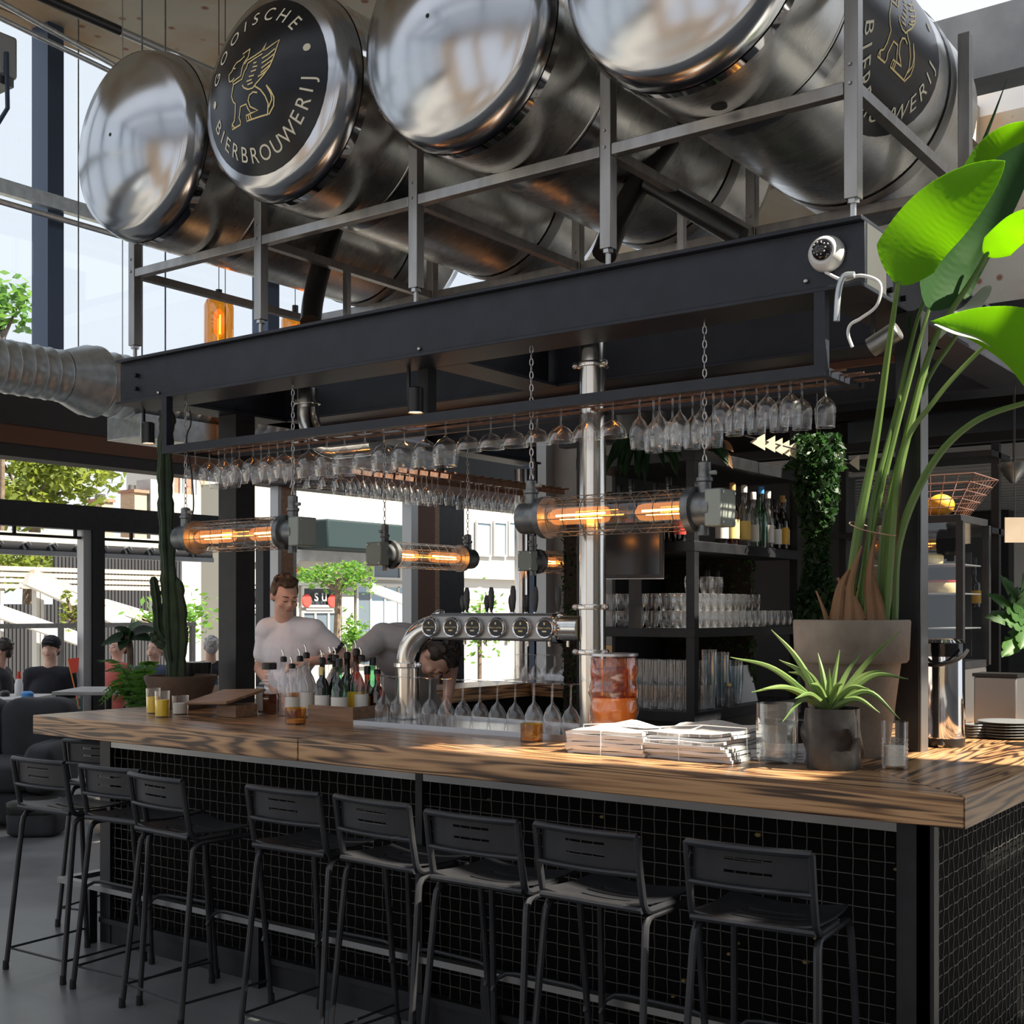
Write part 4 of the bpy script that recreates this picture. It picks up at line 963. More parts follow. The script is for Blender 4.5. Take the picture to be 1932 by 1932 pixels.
# newspaper bundles
def newspaper_mat():
    m, nt, b = newmat('news_print'); b.inputs['Roughness'].default_value = .9; tc = N(nt, 'ShaderNodeTexCoord')
    br = N(nt, 'ShaderNodeTexBrick'); br.inputs['Scale'].default_value = 1; br.inputs['Brick Width'].default_value = .042; br.inputs['Row Height'].default_value = .0065; br.inputs['Mortar Size'].default_value = .0022
    br.inputs['Color1'].default_value = (.20,.20,.21,1); br.inputs['Color2'].default_value = (.42,.41,.40,1); br.inputs['Mortar'].default_value = (.66,.64,.61,1)
    nt.links.new(tc.outputs['Object'], br.inputs['Vector']); n = N(nt, 'ShaderNodeTexNoise', i_Scale=11, i_Detail=1); nt.links.new(tc.outputs['Object'], n.inputs['Vector'])
    rp = N(nt, 'ShaderNodeValToRGB'); rp.color_ramp.elements[0].position = .48; rp.color_ramp.elements[1].position = .52; nt.links.new(n.outputs['Fac'], rp.inputs[0])
    mx = N(nt, 'ShaderNodeMixRGB'); mx.inputs[1].default_value = (.64,.62,.60,1); nt.links.new(rp.outputs[0], mx.inputs[0]); nt.links.new(br.outputs[0], mx.inputs[2]); nt.links.new(mx.outputs[0], b.inputs['Base Color'])
newspaper_mat()
def bundle(label, loc, rz, W, D, n, th, curl, loose):
    t = thing('newspaper_bundle', label, 'newspapers', loc, rz, 'tied newspaper bundles on the counter'); z = 0
    for k in range(n):
        s = random.uniform(-.006,.006)*(1+loose); s2 = random.uniform(-.006,.006)*(1+loose); top = k == n-1
        amp = curl*(k/n)**2
        def f(u, v, z=z, s=s, s2=s2, amp=amp, top=top, k=k):
            fold = math.sqrt(max(0, 1-(2*max(0,.06-u)/.12)**2)) if u < .06 else 1
            lift = amp*(max(0,(v-.55)/.45)**2*.5+max(0,(u-.7)/.3)**2*.5)+(.022*max(0,1-abs(u-.45)/.30)*max(0,v-.15) if top else 0)
            return ((u-.5)*W+s, (v-.5)*D+s2, z+th*.5+th*.5*fold+lift+.0015*math.sin(9*u+k*2)+.001*math.sin(11*v+k))
        MB().grid(f, 12, 8, th*.92).build('newspaper', 'news_print' if top or k % 2 else 'newsprint', t, ang=60)
        z += th
    m = MB()
    for x in (-.02*W, ):
        m.tube([(x,-D/2-.008,0),(x,-D/2-.008,z*.98),(x,-D/4,z+.008),(x,D/4,z+.012+curl*.3),(x,D/2+.006,z)], .0018, 5)
    m.build('string', 'string', t)
    m = MB().tube([(-W/2-.004,.02*D,z*.5),(-W/2,.0,z+.006),(0,0,z+.018+curl*.1),(W/2+.004,0,z+.006+curl*.4),(W/2+.008,0,.0)], .0018, 5); m.build('string', 'string', t)
    return t
bundle('neat left bundle of newspapers tied with white string', (-1.345,.365,1.1), .06, .315, .27, 6, .0145, .006, 0)
bundle('untidy right bundle of newspapers with curled corners', (-1.03,.395,1.1), -.02, .345, .28, 8, .0115, .035, 1.6)
t = thing('newspaper_bundle', 'flat folded newspapers behind the ribbed glass', 'newspapers', (-.80,.56,1.1), .3); 
for k in range(4): MB().grid(lambda u, v: ((u-.5)*.18, (v-.5)*.25, .009+.009*k+.002*math.sin(5*u+k)), 6, 6, .008).build('newspaper', 'newsprint', t)

# ribbed glass vase, leather pot, candle tumbler
p = on_counter(1466,1440); rv = thing('ribbed_vase', 'ribbed clear glass vase beside the crumpled grey pot', 'vase', (p.x,p.y,1.1))
m = MB().lathe([(.066,.02),(.068,.03),(.069,.12),(.069,.205)], 72, None, False, False); m.v = [(x*(1+.018*math.cos(36*math.atan2(y,x))), y*(1+.018*math.cos(36*math.atan2(y,x))), z) for x, y, z in m.v]; m.build('ribbed_wall', 'glass_blue', rv, ang=80)
MB().lathe([(.04,0),(.06,.002),(.064,.012),(.066,.022),(.03,.024)], 32).build('foot', 'glass_blue', rv)
MB().lathe([(.062,.026),(.063,.135)], 32).build('water', 'glass_blue', rv)
p = on_counter(1688,1450); cd_ = thing('candle_tumbler', 'cut-glass tumbler with a burnt white candle beside the tall pot', 'candle', (p.x,p.y,1.1))
MB().lathe([(.028,0),(.040,.002),(.042,.02),(.041,.085),(.042,.155)], 24, None, True, False).build('cup', 'glass', cd_)
for z in (.035,.05,.065,.08,.095): MB().tube([(.0425*math.cos(2*PI*k/24), .0425*math.sin(2*PI*k/24), z+(.003 if k % 2 else -.003)) for k in range(24)], .0016, 5, closed=True).build('cut_ring', 'glass', cd_)
MB().lathe([(.034,.012),(.034,.075)], 20).build('wax', 'wax', cd_)

# =================================================================== PLANTS
def blade(mid, wl, wr, facing, name, mt, parent, nu=30, nv=10, curl=.12, rib=.0, shape=None, thick=.0015, ragged=0, midrib=None):
    """broad leaf: mid = curve of its midrib, wl / wr = half widths, facing = rough normal of the side towards the viewer"""
    P = bez(mid, 10); L = len(P)-1; Fv = Vector(facing).normalized()
    shape = shape or (lambda t: (math.sin(PI*min(1,t*1.0)**.62))**.75 if t < 1 else 0)
    def fn(u, v):
        f = u*L; i = min(int(f), L-1); c = P[i].lerp(P[i+1], f-i); T = (P[min(i+1,L)]-P[max(i-1,0)]).normalized()
        S = T.cross(Fv).normalized(); Nn = S.cross(T).normalized()
        s = (v-.5)*2; w_ = (wl if s < 0 else wr)*shape(u)
        if ragged: w_ *= 1-ragged*max(0, math.sin(u*37+s*2))**6*abs(s)
        return c + S*(s*w_) + Nn*(curl*w_*(abs(s)**1.6) + rib*math.sin(u*150-abs(s)*14)*min(1,abs(s)*3))
    o = MB().grid(fn, nu, nv, thick).build(name, mt, parent, world=True, ang=70)
    if midrib: MB().tube([fn(k/12,.5)-Fv*.0 for k in range(12)], [midrib*(1-k/13) for k in range(12)], 6).build('midrib', 'stem_green', o, world=False)
    return o
toc = Vector((-FX, -FY, 0))                                     # towards the viewer's side
# ---- tall bird-of-paradise plant in a terracotta pot
pc = onZ(1606, 1424, 1.1); pc.z = 1.1
pl = thing('terracotta_pot', 'large weathered terracotta pot at the right end of the counter', 'plant pot', pc)
MB().lathe([(.125,0),(.13,.01),(.172,.33),(.176,.335),(.192,.335),(.20,.345),(.206,.48),(.203,.487),(.186,.487),(.182,.45),(.02,.445)], 40, None).build('pot', 'terracotta', pl)
MB().lathe([(.001,.45),(.183,.448)], 32).build('soil', 'soil', pl)
sp_ = thing('bird_of_paradise_plant', 'tall plant with long green stems and broad banana-like leaves', 'plant', (pc.x, pc.y, 1.55))
def stem(pts, r0, r1, mt='stem_green', name='stem'):
    P = bez([atD(x, y, d) for x, y, d in pts], 8); n = len(P)
    MB().tube(P, [r0+(r1-r0)*k/(n-1) for k in range(n)], 8).build(name, mt, sp_, world=True)
db = (pc-O).dot(Vector((FX,FY,0)))
stem([(1598,1172,db),(1618,1010,db-.02),(1652,830,db-.05),(1676,660,db-.15),(1695,530,db-.25)], .022, .008)
stem([(1625,1172,db),(1640,1030,db),(1678,860,db),(1720,700,db-.03),(1752,585,db-.05)], .018, .007)
stem([(1632,1172,db-.03),(1646,960,db),(1690,780,db),(1732,600,db+.05),(1790,470,db+.1)], .013, .006)
stem([(1668,1172,db),(1684,960,db),(1720,790,db),(1765,640,db),(1845,510,db-.05),(1880,440,db-.05)], .020, .007)
stem([(1655,1172,db+.05),(1675,950,db+.05),(1740,740,db+.1),(1800,640,db+.12),(1850,560,db+.14)], .012, .006)
stem([(1685,1172,db),(1696,1020,db-.02),(1756,880,db-.08),(1840,795,db-.15),(1960,752,db-.22)], .019, .009)
stem([(1672,1172,db-.04),(1700,870,db-.05),(1760,760,db-.1),(1850,660,db-.15),(1925,600,db-.2)], .012, .007)
stem([(1612,1172,db+.05),(1655,930,db+.08),(1690,830,db+.1),(1706,700,db+.12),(1712,640,db+.13)], .010, .004)
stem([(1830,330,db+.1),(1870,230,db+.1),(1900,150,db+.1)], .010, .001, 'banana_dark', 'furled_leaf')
for pts in (((1578,1170),(1586,1110),(1602,1075)),((1600,1170),(1604,1100),(1625,1030)),((1622,1170),(1608,1130),(1580,1090)),((1644,1170),(1640,1090),(1652,1005)),((1664,1170),(1650,1110),(1640,1060)),((1672,1168),(1680,1130),(1684,1095)),((1560,1168),(1552,1145),(1540,1115)),((1670,1168),(1690,1010),(1704,860))):
    P = bez([atD(x, y, db-.03) for x, y in pts], 6); n = len(P)
    MB().tube(P, [.024*(1-k/n)+.003 for k in range(n)] if pts[0][0] not in (1560,1670,1672) else [.010*(1-.8*k/n) for k in range(n)], 7).build('dry_sheath', 'husk', sp_, world=True)
def A(l): return [atD(*q) for q in l]
lt = lambda t: (min(1, t/.20)**.55)*(1-max(0,(t-.45)/.55)**2.4)**.8 if t < 1 else 0
blade(A([(1694,536,db-.25),(1735,462,db-.29),(1800,392,db-.35),(1896,304,db-.40)]), .125, .10, toc+Vector((0,0,-.4)), 'leaf', 'banana_leaf', sp_, shape=lt, curl=-.12, nu=130, rib=.0006, midrib=.007)
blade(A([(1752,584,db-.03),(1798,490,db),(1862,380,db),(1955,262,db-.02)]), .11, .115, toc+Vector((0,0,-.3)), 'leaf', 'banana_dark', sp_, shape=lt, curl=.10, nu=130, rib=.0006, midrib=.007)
blade(A([(1812,420,db+.08),(1850,340,db+.06),(1895,280,db+.04),(1975,235,db)]), .09, .10, toc+Vector((0,0,-.6)), 'leaf', 'banana_leaf', sp_, shape=lt, curl=.1, nu=130, rib=.0006)
blade(A([(1858,482,db-.05),(1890,448,db-.1),(1925,420,db-.15),(1980,395,db-.2)]), .05, .07, toc+Vector((0,0,-.5)), 'leaf', 'banana_leaf', sp_, shape=lt, curl=.1, nu=130, rib=.0006)
blade(A([(1975,745,db-.30),(1915,672,db-.32),(1845,632,db-.34),(1756,606,db-.36)]), .045, .17, toc+Vector((0,.0,-.25)), 'leaf', 'banana_leaf', sp_, shape=lambda t: (min(1,t/.1)**.5)*(1-t**2.2), curl=.25, nu=130, rib=.0006, midrib=.007)
blade(A([(1762,612,db-.365),(1800,628,db-.37),(1842,640,db-.36),(1870,655,db-.35)]), .032, .03, Vector((0,0,1))+toc*.6, 'leaf', 'leaf_pale_sheen', sp_, shape=lambda t: (min(1,t/.3)**.7)*(1-t**3), curl=.1)  # pale blade laid over the leaf as its painted white sheen
blade(A([(1868,538,db+.1),(1835,580,db+.05),(1800,600,db),(1772,640,db-.05)]), .03, .03, Vector((0,0,1))+toc*.5, 'leaf', 'leaf_pale_sheen', sp_, curl=.1)
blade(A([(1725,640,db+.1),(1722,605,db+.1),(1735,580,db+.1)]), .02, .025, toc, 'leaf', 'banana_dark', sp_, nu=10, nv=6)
MB().tube(bez([atD(1604,990,db-.07),atD(1630,1000,db-.09),atD(1668,1008,db-.07),atD(1690,1010,db-.05),atD(1660,1000,db+.06),atD(1610,985,db+.05),atD(1602,988,db-.06)], 6), .0022, 5).build('twine', 'hook_brown', sp_, world=True)
# ---- crumpled pot with a spiky green plant
lc_ = onZ(1563, 1452, 1.1); lc_ = Vector((lc_.x, lc_.y+.04, 1.1)); dl = (lc_-O).dot(Vector((FX,FY,0)))
cpot = thing('crumpled_pot', 'crumpled shiny grey pot with folds', 'plant pot', lc_)
def crump(prof):
    """thick crumpled sheet: flat facets where random planes cut the round wall"""
    rd = random.Random(11); cuts = []
    for k in range(18):
        a = 2*PI*k/18*1.0+rd.uniform(-.25,.25); n = Vector((math.cos(a), math.sin(a), rd.uniform(-.9,.9))).normalized(); c = Vector((0,0,rd.uniform(.05,.17))); cuts.append((n, c, rd.uniform(.088,.101)))
    m = MB().lathe(prof, 72); out = []
    for x, y, z in m.v:
        q = Vector((x, y, z))
        if z > .006 and math.hypot(x, y) > .09:
            for n, c, d in cuts:
                e = (q-c).dot(n)-d
                if e > 0: q -= Vector((n.x, n.y, 0)).normalized()*min(e, max(0, math.hypot(q.x, q.y)-.086))
        out.append(tuple(q))
    m.v = out; return m
crump([(.085,0),(.10,.008),(.106,.02),(.109,.035),(.110,.05),(.111,.065),(.111,.08),(.111,.095),(.111,.11),(.111,.125),(.110,.14),(.109,.155),(.108,.17),(.107,.185),(.106,.20),(.098,.20),(.096,.17),(.02,.168)]).build('pot', 'grey_leather', cpot, ang=22)
al = thing('aloe_plant', 'spiky aloe-like plant with arching striped green leaves', 'plant', (lc_.x, lc_.y, 1.27))
c0 = (1563, 1335)
for i, (tx, ty, dd, bend) in enumerate(((1378,1240,-.02,-20),(1455,1188,.05,-12),(1418,1306,-.08,-22),(1438,1300,-.12,-16),(1488,1268,.08,-20),(1543,1232,.05,-5),(1584,1226,.02,0),(1700,1190,.04,-8),(1714,1281,-.05,-30),(1698,1357,-.08,-42),(1476,1362,-.14,-30),(1660,1345,-.12,-22),(1520,1262,-.02,-8),(1610,1255,.06,-6),(1640,1300,-.1,-18),(1500,1318,-.14,-16),(1530,1290,-.1,-14),(1590,1290,-.12,-14),(1565,1262,-.05,0),(1625,1232,.08,-8),(1470,1245,.06,-16),(1672,1262,.0,-16))):
    mx, my = (c0[0]*.45+tx*.55), (c0[1]*.45+ty*.55)+bend
    P = bez([atD(c0[0]+(tx-c0[0])*.06, c0[1], dl), atD(mx, my, dl+dd*.5), atD(tx, ty, dl+dd)], 7); n = len(P)
    MB().tube(P, [.0115*(1-(k/(n-1))**1.6)+.0012 for k in range(n)], 6).build('leaf', 'aloe', al, world=True)
# ---- columnar cactus in a brown clay bowl at the left end
kc = onZ(330, 1333, 1.1); kc = Vector((-4.30,.72,1.1)); dk = (kc-O).dot(Vector((FX,FY,0)))
kp = thing('clay_planter', 'wide dark brown clay planter at the left end of the counter', 'plant pot', kc)
MB().lathe([(.13,0),(.14,.01),(.175,.12),(.19,.155),(.19,.175),(.172,.175),(.165,.15),(.02,.148)], 32).build('pot', 'clay_brown', kp)
kk = thing('cactus', 'tall dark columnar cactus rising in front of the terrace', 'cactus', (kc.x,kc.y,1.25))
def cact(pts, r, ribs=5):
    P = bez([atD(x, y, dk) for x, y in pts], 10); n = len(P); m = MB().tube(P, [r*(1+.10*math.sin(k*1.1)+.06*math.sin(k*2.7))*(1 if k < n-2 else .75 if k == n-2 else .35) for k in range(n)], ribs*4)
    rr = ribs*4
    for i in range(n):
        for k in range(rr):
            if k % 4 == 2:
                q = Vector(m.v[i*rr+k]); c = P[i]; m.v[i*rr+k] = tuple(c+(q-c)*.62)
            elif k % 2: q = Vector(m.v[i*rr+k]); c = P[i]; m.v[i*rr+k] = tuple(c+(q-c)*.84)
    return m
cact([(330,1280),(322,1200),(318,1080),(313,960),(312,850),(318,770)], .043).build('trunk', 'cactus', kk, world=True, ang=30)
cact([(335,1285),(338,1180),(330,1090)], .046).build('branch', 'cactus', kk, world=True, ang=30)
cact([(318,1215),(300,1190),(296,1140),(289,1088)], .026).build('branch', 'cactus', kk, world=True, ang=30)
cact([(322,1225),(300,1210),(288,1190)], .032).build('branch', 'cactus', kk, world=True, ang=30)
cact([(335,1225),(345,1205),(346,1180)], .028).build('branch', 'cactus', kk, world=True, ang=30)
bp = atD(368, 1272, dk+.25); t = thing('black_bowl', 'black bowl behind the cactus planter', 'bowl', (bp.x,bp.y,1.1)); MB().lathe([(.06,0),(.07,.01),(.085,.13),(.09,.135),(.083,.135),(.02,.05)], 24).build('bowl', 'black_plastic', t); MB().lathe([(.07,.0),(.088,.19),(.0895,.235),(.084,.235)], 24).build('inner_bowl', 'black_plastic', t)
# ---- fern and big-leaf plant on the terrace edge
def frond(base, tip, sag, n, w_, parent, mt='fern', up=.2):
    b_, t_ = Vector(base), Vector(tip); mid = (b_+t_)/2+Vector((0,0,up)); P = bez([b_, mid, t_-Vector((0,0,sag))], 8); m = MB(); k = len(P)
    for i in range(2, k):
        T = (P[i]-P[i-1]).normalized(); S = T.cross(Vector((0,0,1))).normalized(); L = w_*math.sin(PI*min(1,.15+.85*i/k))
        for s in (-1, 1):
            a_ = P[i]; tip_ = a_+S*s*L+T*L*.5-Vector((0,0,L*.35)); q = T*L*.22
            m.add([a_-q*.3, a_+q, tip_, a_+S*s*L*.5+T*L*.02-Vector((0,0,L*.1))], [(0,1,2,3)])
    m.tube(P, .003, 4); return m
fb_ = atD(270, 1345, 7.4); fp = thing('fern_plant', 'feathery green fern left of the clay planter', 'plant', (fb_.x,fb_.y,0))
MB().lathe([(.12,0),(.15,.01),(.19,.5),(.17,.5),(.15,.45)], 24).build('planter', 'black_plastic', fp)
for i in range(16):
    tx = 165+random.random()*150; ty = 1235+random.random()*95; tp = atD(tx, ty, 7.2+random.uniform(-.25,.3))
    frond((fb_.x,fb_.y,.5+.4), tp, .03, 10, .075, fp, up=.16).build('frond', 'fern', fp, world=True, smooth=False)
MB().tube([(fb_.x,fb_.y,.45),(fb_.x,fb_.y,.92)], .03, 8).build('stem', 'bark', fp, world=True)
gp = atD(240, 1330, 8.2); gp.z = 0; gl_ = thing('rubber_plant', 'small plant with dark round leaves on the terrace edge', 'plant', gp)
MB().lathe([(.12,0),(.16,.01),(.18,.62),(.16,.62),(.15,.58)], 20).build('planter', 'terracotta', gl_)
MB().tube(bez([(gp.x,gp.y,.6), tuple(atD(246,1245,8.2)), tuple(atD(240,1200,8.2))], 5), .022, 8).build('stem', 'bark', gl_, world=True)
for (a_, b_, w_) in (((240,1205),(203,1215),.06),((242,1200),(262,1182),.07),((245,1200),(285,1192),.06),((240,1205),(222,1190),.06),((244,1205),(278,1208),.06),((240,1205),(230,1222),.055)):
    p0_, p1_ = atD(*a_, 8.2), atD(*b_, 8.15); blade([p0_, p0_.lerp(p1_,.5)+Vector((0,0,.02)), p1_+(p1_-p0_)*.35], w_, w_, Vector((0,0,1))+toc*.7, 'leaf', 'fern_dark' if a_[0] != 242 else 'fern', gl_, nu=10, nv=6)
# ---- monstera at the right edge
mo = onZ(1930, 1400, 1.1); dm = 4.75; mp_ = atD(2000, 1300, dm); mn = thing('monstera_plant', 'monstera plant with glossy split leaves at the right edge', 'plant', (mp_.x,mp_.y,1.1))
MB().lathe([(.07,0),(.075,.01),(.095,.13),(.085,.13),(.08,.11)], 24).build('pot', 'terracotta', mn)
for (a_, b_, wl_, wr_) in (((1945,1170),(1885,1085),.05,.06),((1945,1175),(1862,1120),.05,.045),((1945,1180),(1858,1165),.05,.05),((1948,1190),(1890,1240),.05,.05),((1945,1160),(1930,1080),.06,.06),((1950,1180),(1925,1225),.05,.05)):
    p0_, p1_ = atD(*a_, dm), atD(*b_, dm-.1); o = blade([p0_, p0_.lerp(p1_,.5)+Vector((0,0,.015)), p1_], wl_, wr_, Vector((0,0,.8))+toc, 'leaf', 'fern', mn, nu=20, nv=8, ragged=.8, curl=-.2)
    MB().tube(bez([(mp_.x,mp_.y,1.22), tuple(p0_+Vector((0,0,-.05))), tuple(p0_)], 5), .006, 6).build('leaf_stalk', 'stem_green', mn, world=True)
# ---- hanging greenery of the back bar
def cloud(fn, n, size, seed, flat=.5):
    rd = random.Random(seed); m = MB()
    for i in range(n):
        c = Vector(fn(rd)); s = size*rd.uniform(.6,1.4); d1 = Vector((rd.gauss(0,1), rd.gauss(0,1), rd.gauss(0,flat))).normalized(); d2 = d1.cross(Vector((rd.gauss(0,1), rd.gauss(0,1), rd.gauss(0,1)))).normalized()
        m.add([c-d1*s, c+d2*s*.45, c+d1*s, c-d2*s*.45], [(0,1,2,3)])
    return m

# =================================================================== PEOPLE
def caps(m, p0, p1, r0, r1, n=14, k=6):
    """tapered limb with rounded ends"""
    p0, p1 = Vector(p0), Vector(p1); t = (p1-p0); L = t.length; t.normalize(); pts = []; rs = []
    for i in range(k, -1, -1): a = PI/2*i/k; pts.append(p0-t*r0*math.sin(a)); rs.append(max(.0005, r0*math.cos(a)))
    for i in range(0, k+1): a = PI/2*i/k; pts.append(p1+t*r1*math.sin(a)); rs.append(max(.0005, r1*math.cos(a)))
    return m.tube(pts, rs, n)
def remesh(m, vox, smooth=6, fac=.5):
    me = m.mesh('tmp', False); o = bpy.data.objects.new('tmp', me); COL.objects.link(o)
    r = o.modifiers.new('r', 'REMESH'); r.mode = 'VOXEL'; r.voxel_size = vox; r.use_smooth_shade = True
    s = o.modifiers.new('s', 'SMOOTH'); s.factor = fac; s.iterations = smooth
    dg = bpy.context.evaluated_depsgraph_get(); out = bpy.data.meshes.new_from_object(o.evaluated_get(dg)); bpy.data.objects.remove(o); bpy.data.meshes.remove(me)
    return out
def mesh_into(mb, me): return mb.add([v.co.copy() for v in me.vertices], [tuple(p.vertices) for p in me.polygons])
def ellip(m, c, r, rot=None, n=18): return m.ball(c, 1, n, 12, r, rot)
def hand(m, wrist, toward, palm_n, size=1.0, curl=.5, side=1):
    """palm, four unequal bent fingers and a thumb from the side of the palm"""
    w0 = Vector(wrist); d = Vector(toward).normalized(); n = Vector(palm_n); n = (n-d*n.dot(d)).normalized(); s = d.cross(n).normalized()*side
    h = MB(); k = size
    R = Matrix((s, d, n)).transposed()
    ellip(h, w0+d*.045*k, (.036*k,.05*k,.015*k), R); caps(h, w0-d*.02*k, w0+d*.03*k, .024*k, .026*k)
    for i, (off, L) in enumerate(((-.027,.068),(-.009,.076),(.009,.072),(.026,.058))):
        b0 = w0+d*.088*k+s*off*k; a = curl*.55; b1 = b0+(d*math.cos(a)+n*math.sin(a))*L*.45*k; a2 = curl*1.3; b2 = b1+(d*math.cos(a2)+n*math.sin(a2))*L*.32*k; a3 = curl*1.9; b3 = b2+(d*math.cos(a3)+n*math.sin(a3))*L*.23*k
        caps(h, w0+d*.06*k+s*off*.9*k, b0, .0088*k, .0085*k, 8, 3); caps(h, b0, b1, .0085*k, .0078*k, 8, 3); caps(h, b1, b2, .0078*k, .007*k, 8, 3); caps(h, b2, b3, .007*k, .0058*k, 8, 3)
    t0 = w0+d*.02*k-s*.028*k; t1 = w0+d*.06*k-s*.055*k+n*.012*k; t2 = w0+d*.09*k-s*.058*k+n*.022*k
    caps(h, t0, t1, .0125*k, .0105*k, 8, 3); caps(h, t1, t2, .0100*k, .0078*k, 8, 3)
    mesh_into(m, remesh(h, .0042, 3))
def head(m, c, R, sc=1.0):
    """c centre of the skull, R rotation (local -Y is the face)"""
    P = lambda x, y, z: Vector(c)+R@(Vector((x,y,z))*sc)
    ellip(m, P(0,.012,.022), (.074*sc,.094*sc,.088*sc), R, 24); ellip(m, P(0,-.022,-.045), (.058*sc,.068*sc,.066*sc), R, 20)
    ellip(m, P(0,-.055,-.088), (.030*sc,.026*sc,.022*sc), R); ellip(m, P(0,-.082,.012), (.048*sc,.014*sc,.012*sc), R)
    caps(m, P(0,-.086,.004), P(0,-.105,-.030), .009*sc, .0125*sc); ellip(m, P(0,-.088,-.060), (.024*sc,.010*sc,.011*sc), R)
    for s in (-1, 1):
        ellip(m, P(s*.077,.012,-.008), (.010*sc,.020*sc,.030*sc), R); ellip(m, P(s*.042,-.066,-.035), (.022*sc,.020*sc,.022*sc), R); ellip(m, P(s*.013,-.098,-.034), (.008*sc,.009*sc,.007*sc), R)
def face(o_parent, c, R, loc, sc=1.0, hair='hair_brown', eyes=True):
    P = lambda x, y, z: Vector(c)+R@(Vector((x,y,z))*sc)-Vector(loc)
    for s in (-1, 1):
        if eyes:
            e = MB(); ellip(e, P(s*.031,-.0825,-.007), (.0135*sc,.008*sc,.0045*sc), R); eo = e.build('eye', 'eye_white', o_parent)
            ld = MB(); ellip(ld, P(s*.031,-.083,-.001), (.017*sc,.0105*sc,.008*sc), R); ld.build('eyelid', 'skin', o_parent); ls = MB(); caps(ls, P(s*.019,-.0915,-.0065), P(s*.045,-.087,-.0065), .0016*sc, .0014*sc, 6, 2); ls.build('eyelashes', 'hair_dark', o_parent)
            q = MB(); ellip(q, P(s*.031,-.089,-.0085), (.0055*sc,.003*sc,.004*sc), R); q.build('iris', 'iris', eo)
        b_ = MB(); caps(b_, P(s*.016,-.0945,.020), P(s*.048,-.083,.021), .0034*sc, .0024*sc, 8, 3); b_.build('eyebrow', hair, o_parent)
    l_ = MB(); ellip(l_, P(0,-.097,-.063), (.021*sc,.006*sc,.0055*sc), R); l_.build('lips', 'lips', o_parent)
def hair_cap(parent, c, R, loc, mt, sc=1.0, front=.0, long=0):
    P = lambda x, y, z: Vector(c)+R@(Vector((x,y,z))*sc)
    h = MB(); ellip(h, P(0,.026,.042), (.077*sc,.088*sc,.076*sc), R, 24); ellip(h, P(0,-.040,.088), (.052*sc,.042*sc,.026*sc), R); ellip(h, P(0,.075,-.01), (.066*sc,.035*sc,.060*sc), R)
    for s in (-1, 1): ellip(h, P(s*.068,.015,.03), (.016*sc,.045*sc,.042*sc), R)
    if long:
        for k in range(9): a = -.9+1.8*k/8; caps(h, P(.07*math.sin(a),.05+.03*math.cos(a),-.02), P(.085*math.sin(a)+random.uniform(-.02,.02),.06,-.02-long), .030*sc, .016*sc)
    rd = random.Random(5)
    for k in range(46):
        a = rd.uniform(0,2*PI); b_ = rd.uniform(.1,1.2); q = P(.078*math.cos(a)*math.sin(b_), .02+.094*math.sin(a)*math.sin(b_), .042+.084*math.cos(b_)); caps(h, q, q+R@Vector((rd.uniform(-.012,.012),rd.uniform(-.02,.0),.008)), .010*sc, .006*sc, 8, 3)
    me = remesh(h, .006, 2); me.name = 'hair'; me.transform(Matrix.Translation(-Vector(loc))); return link('hair', me, mt, parent)

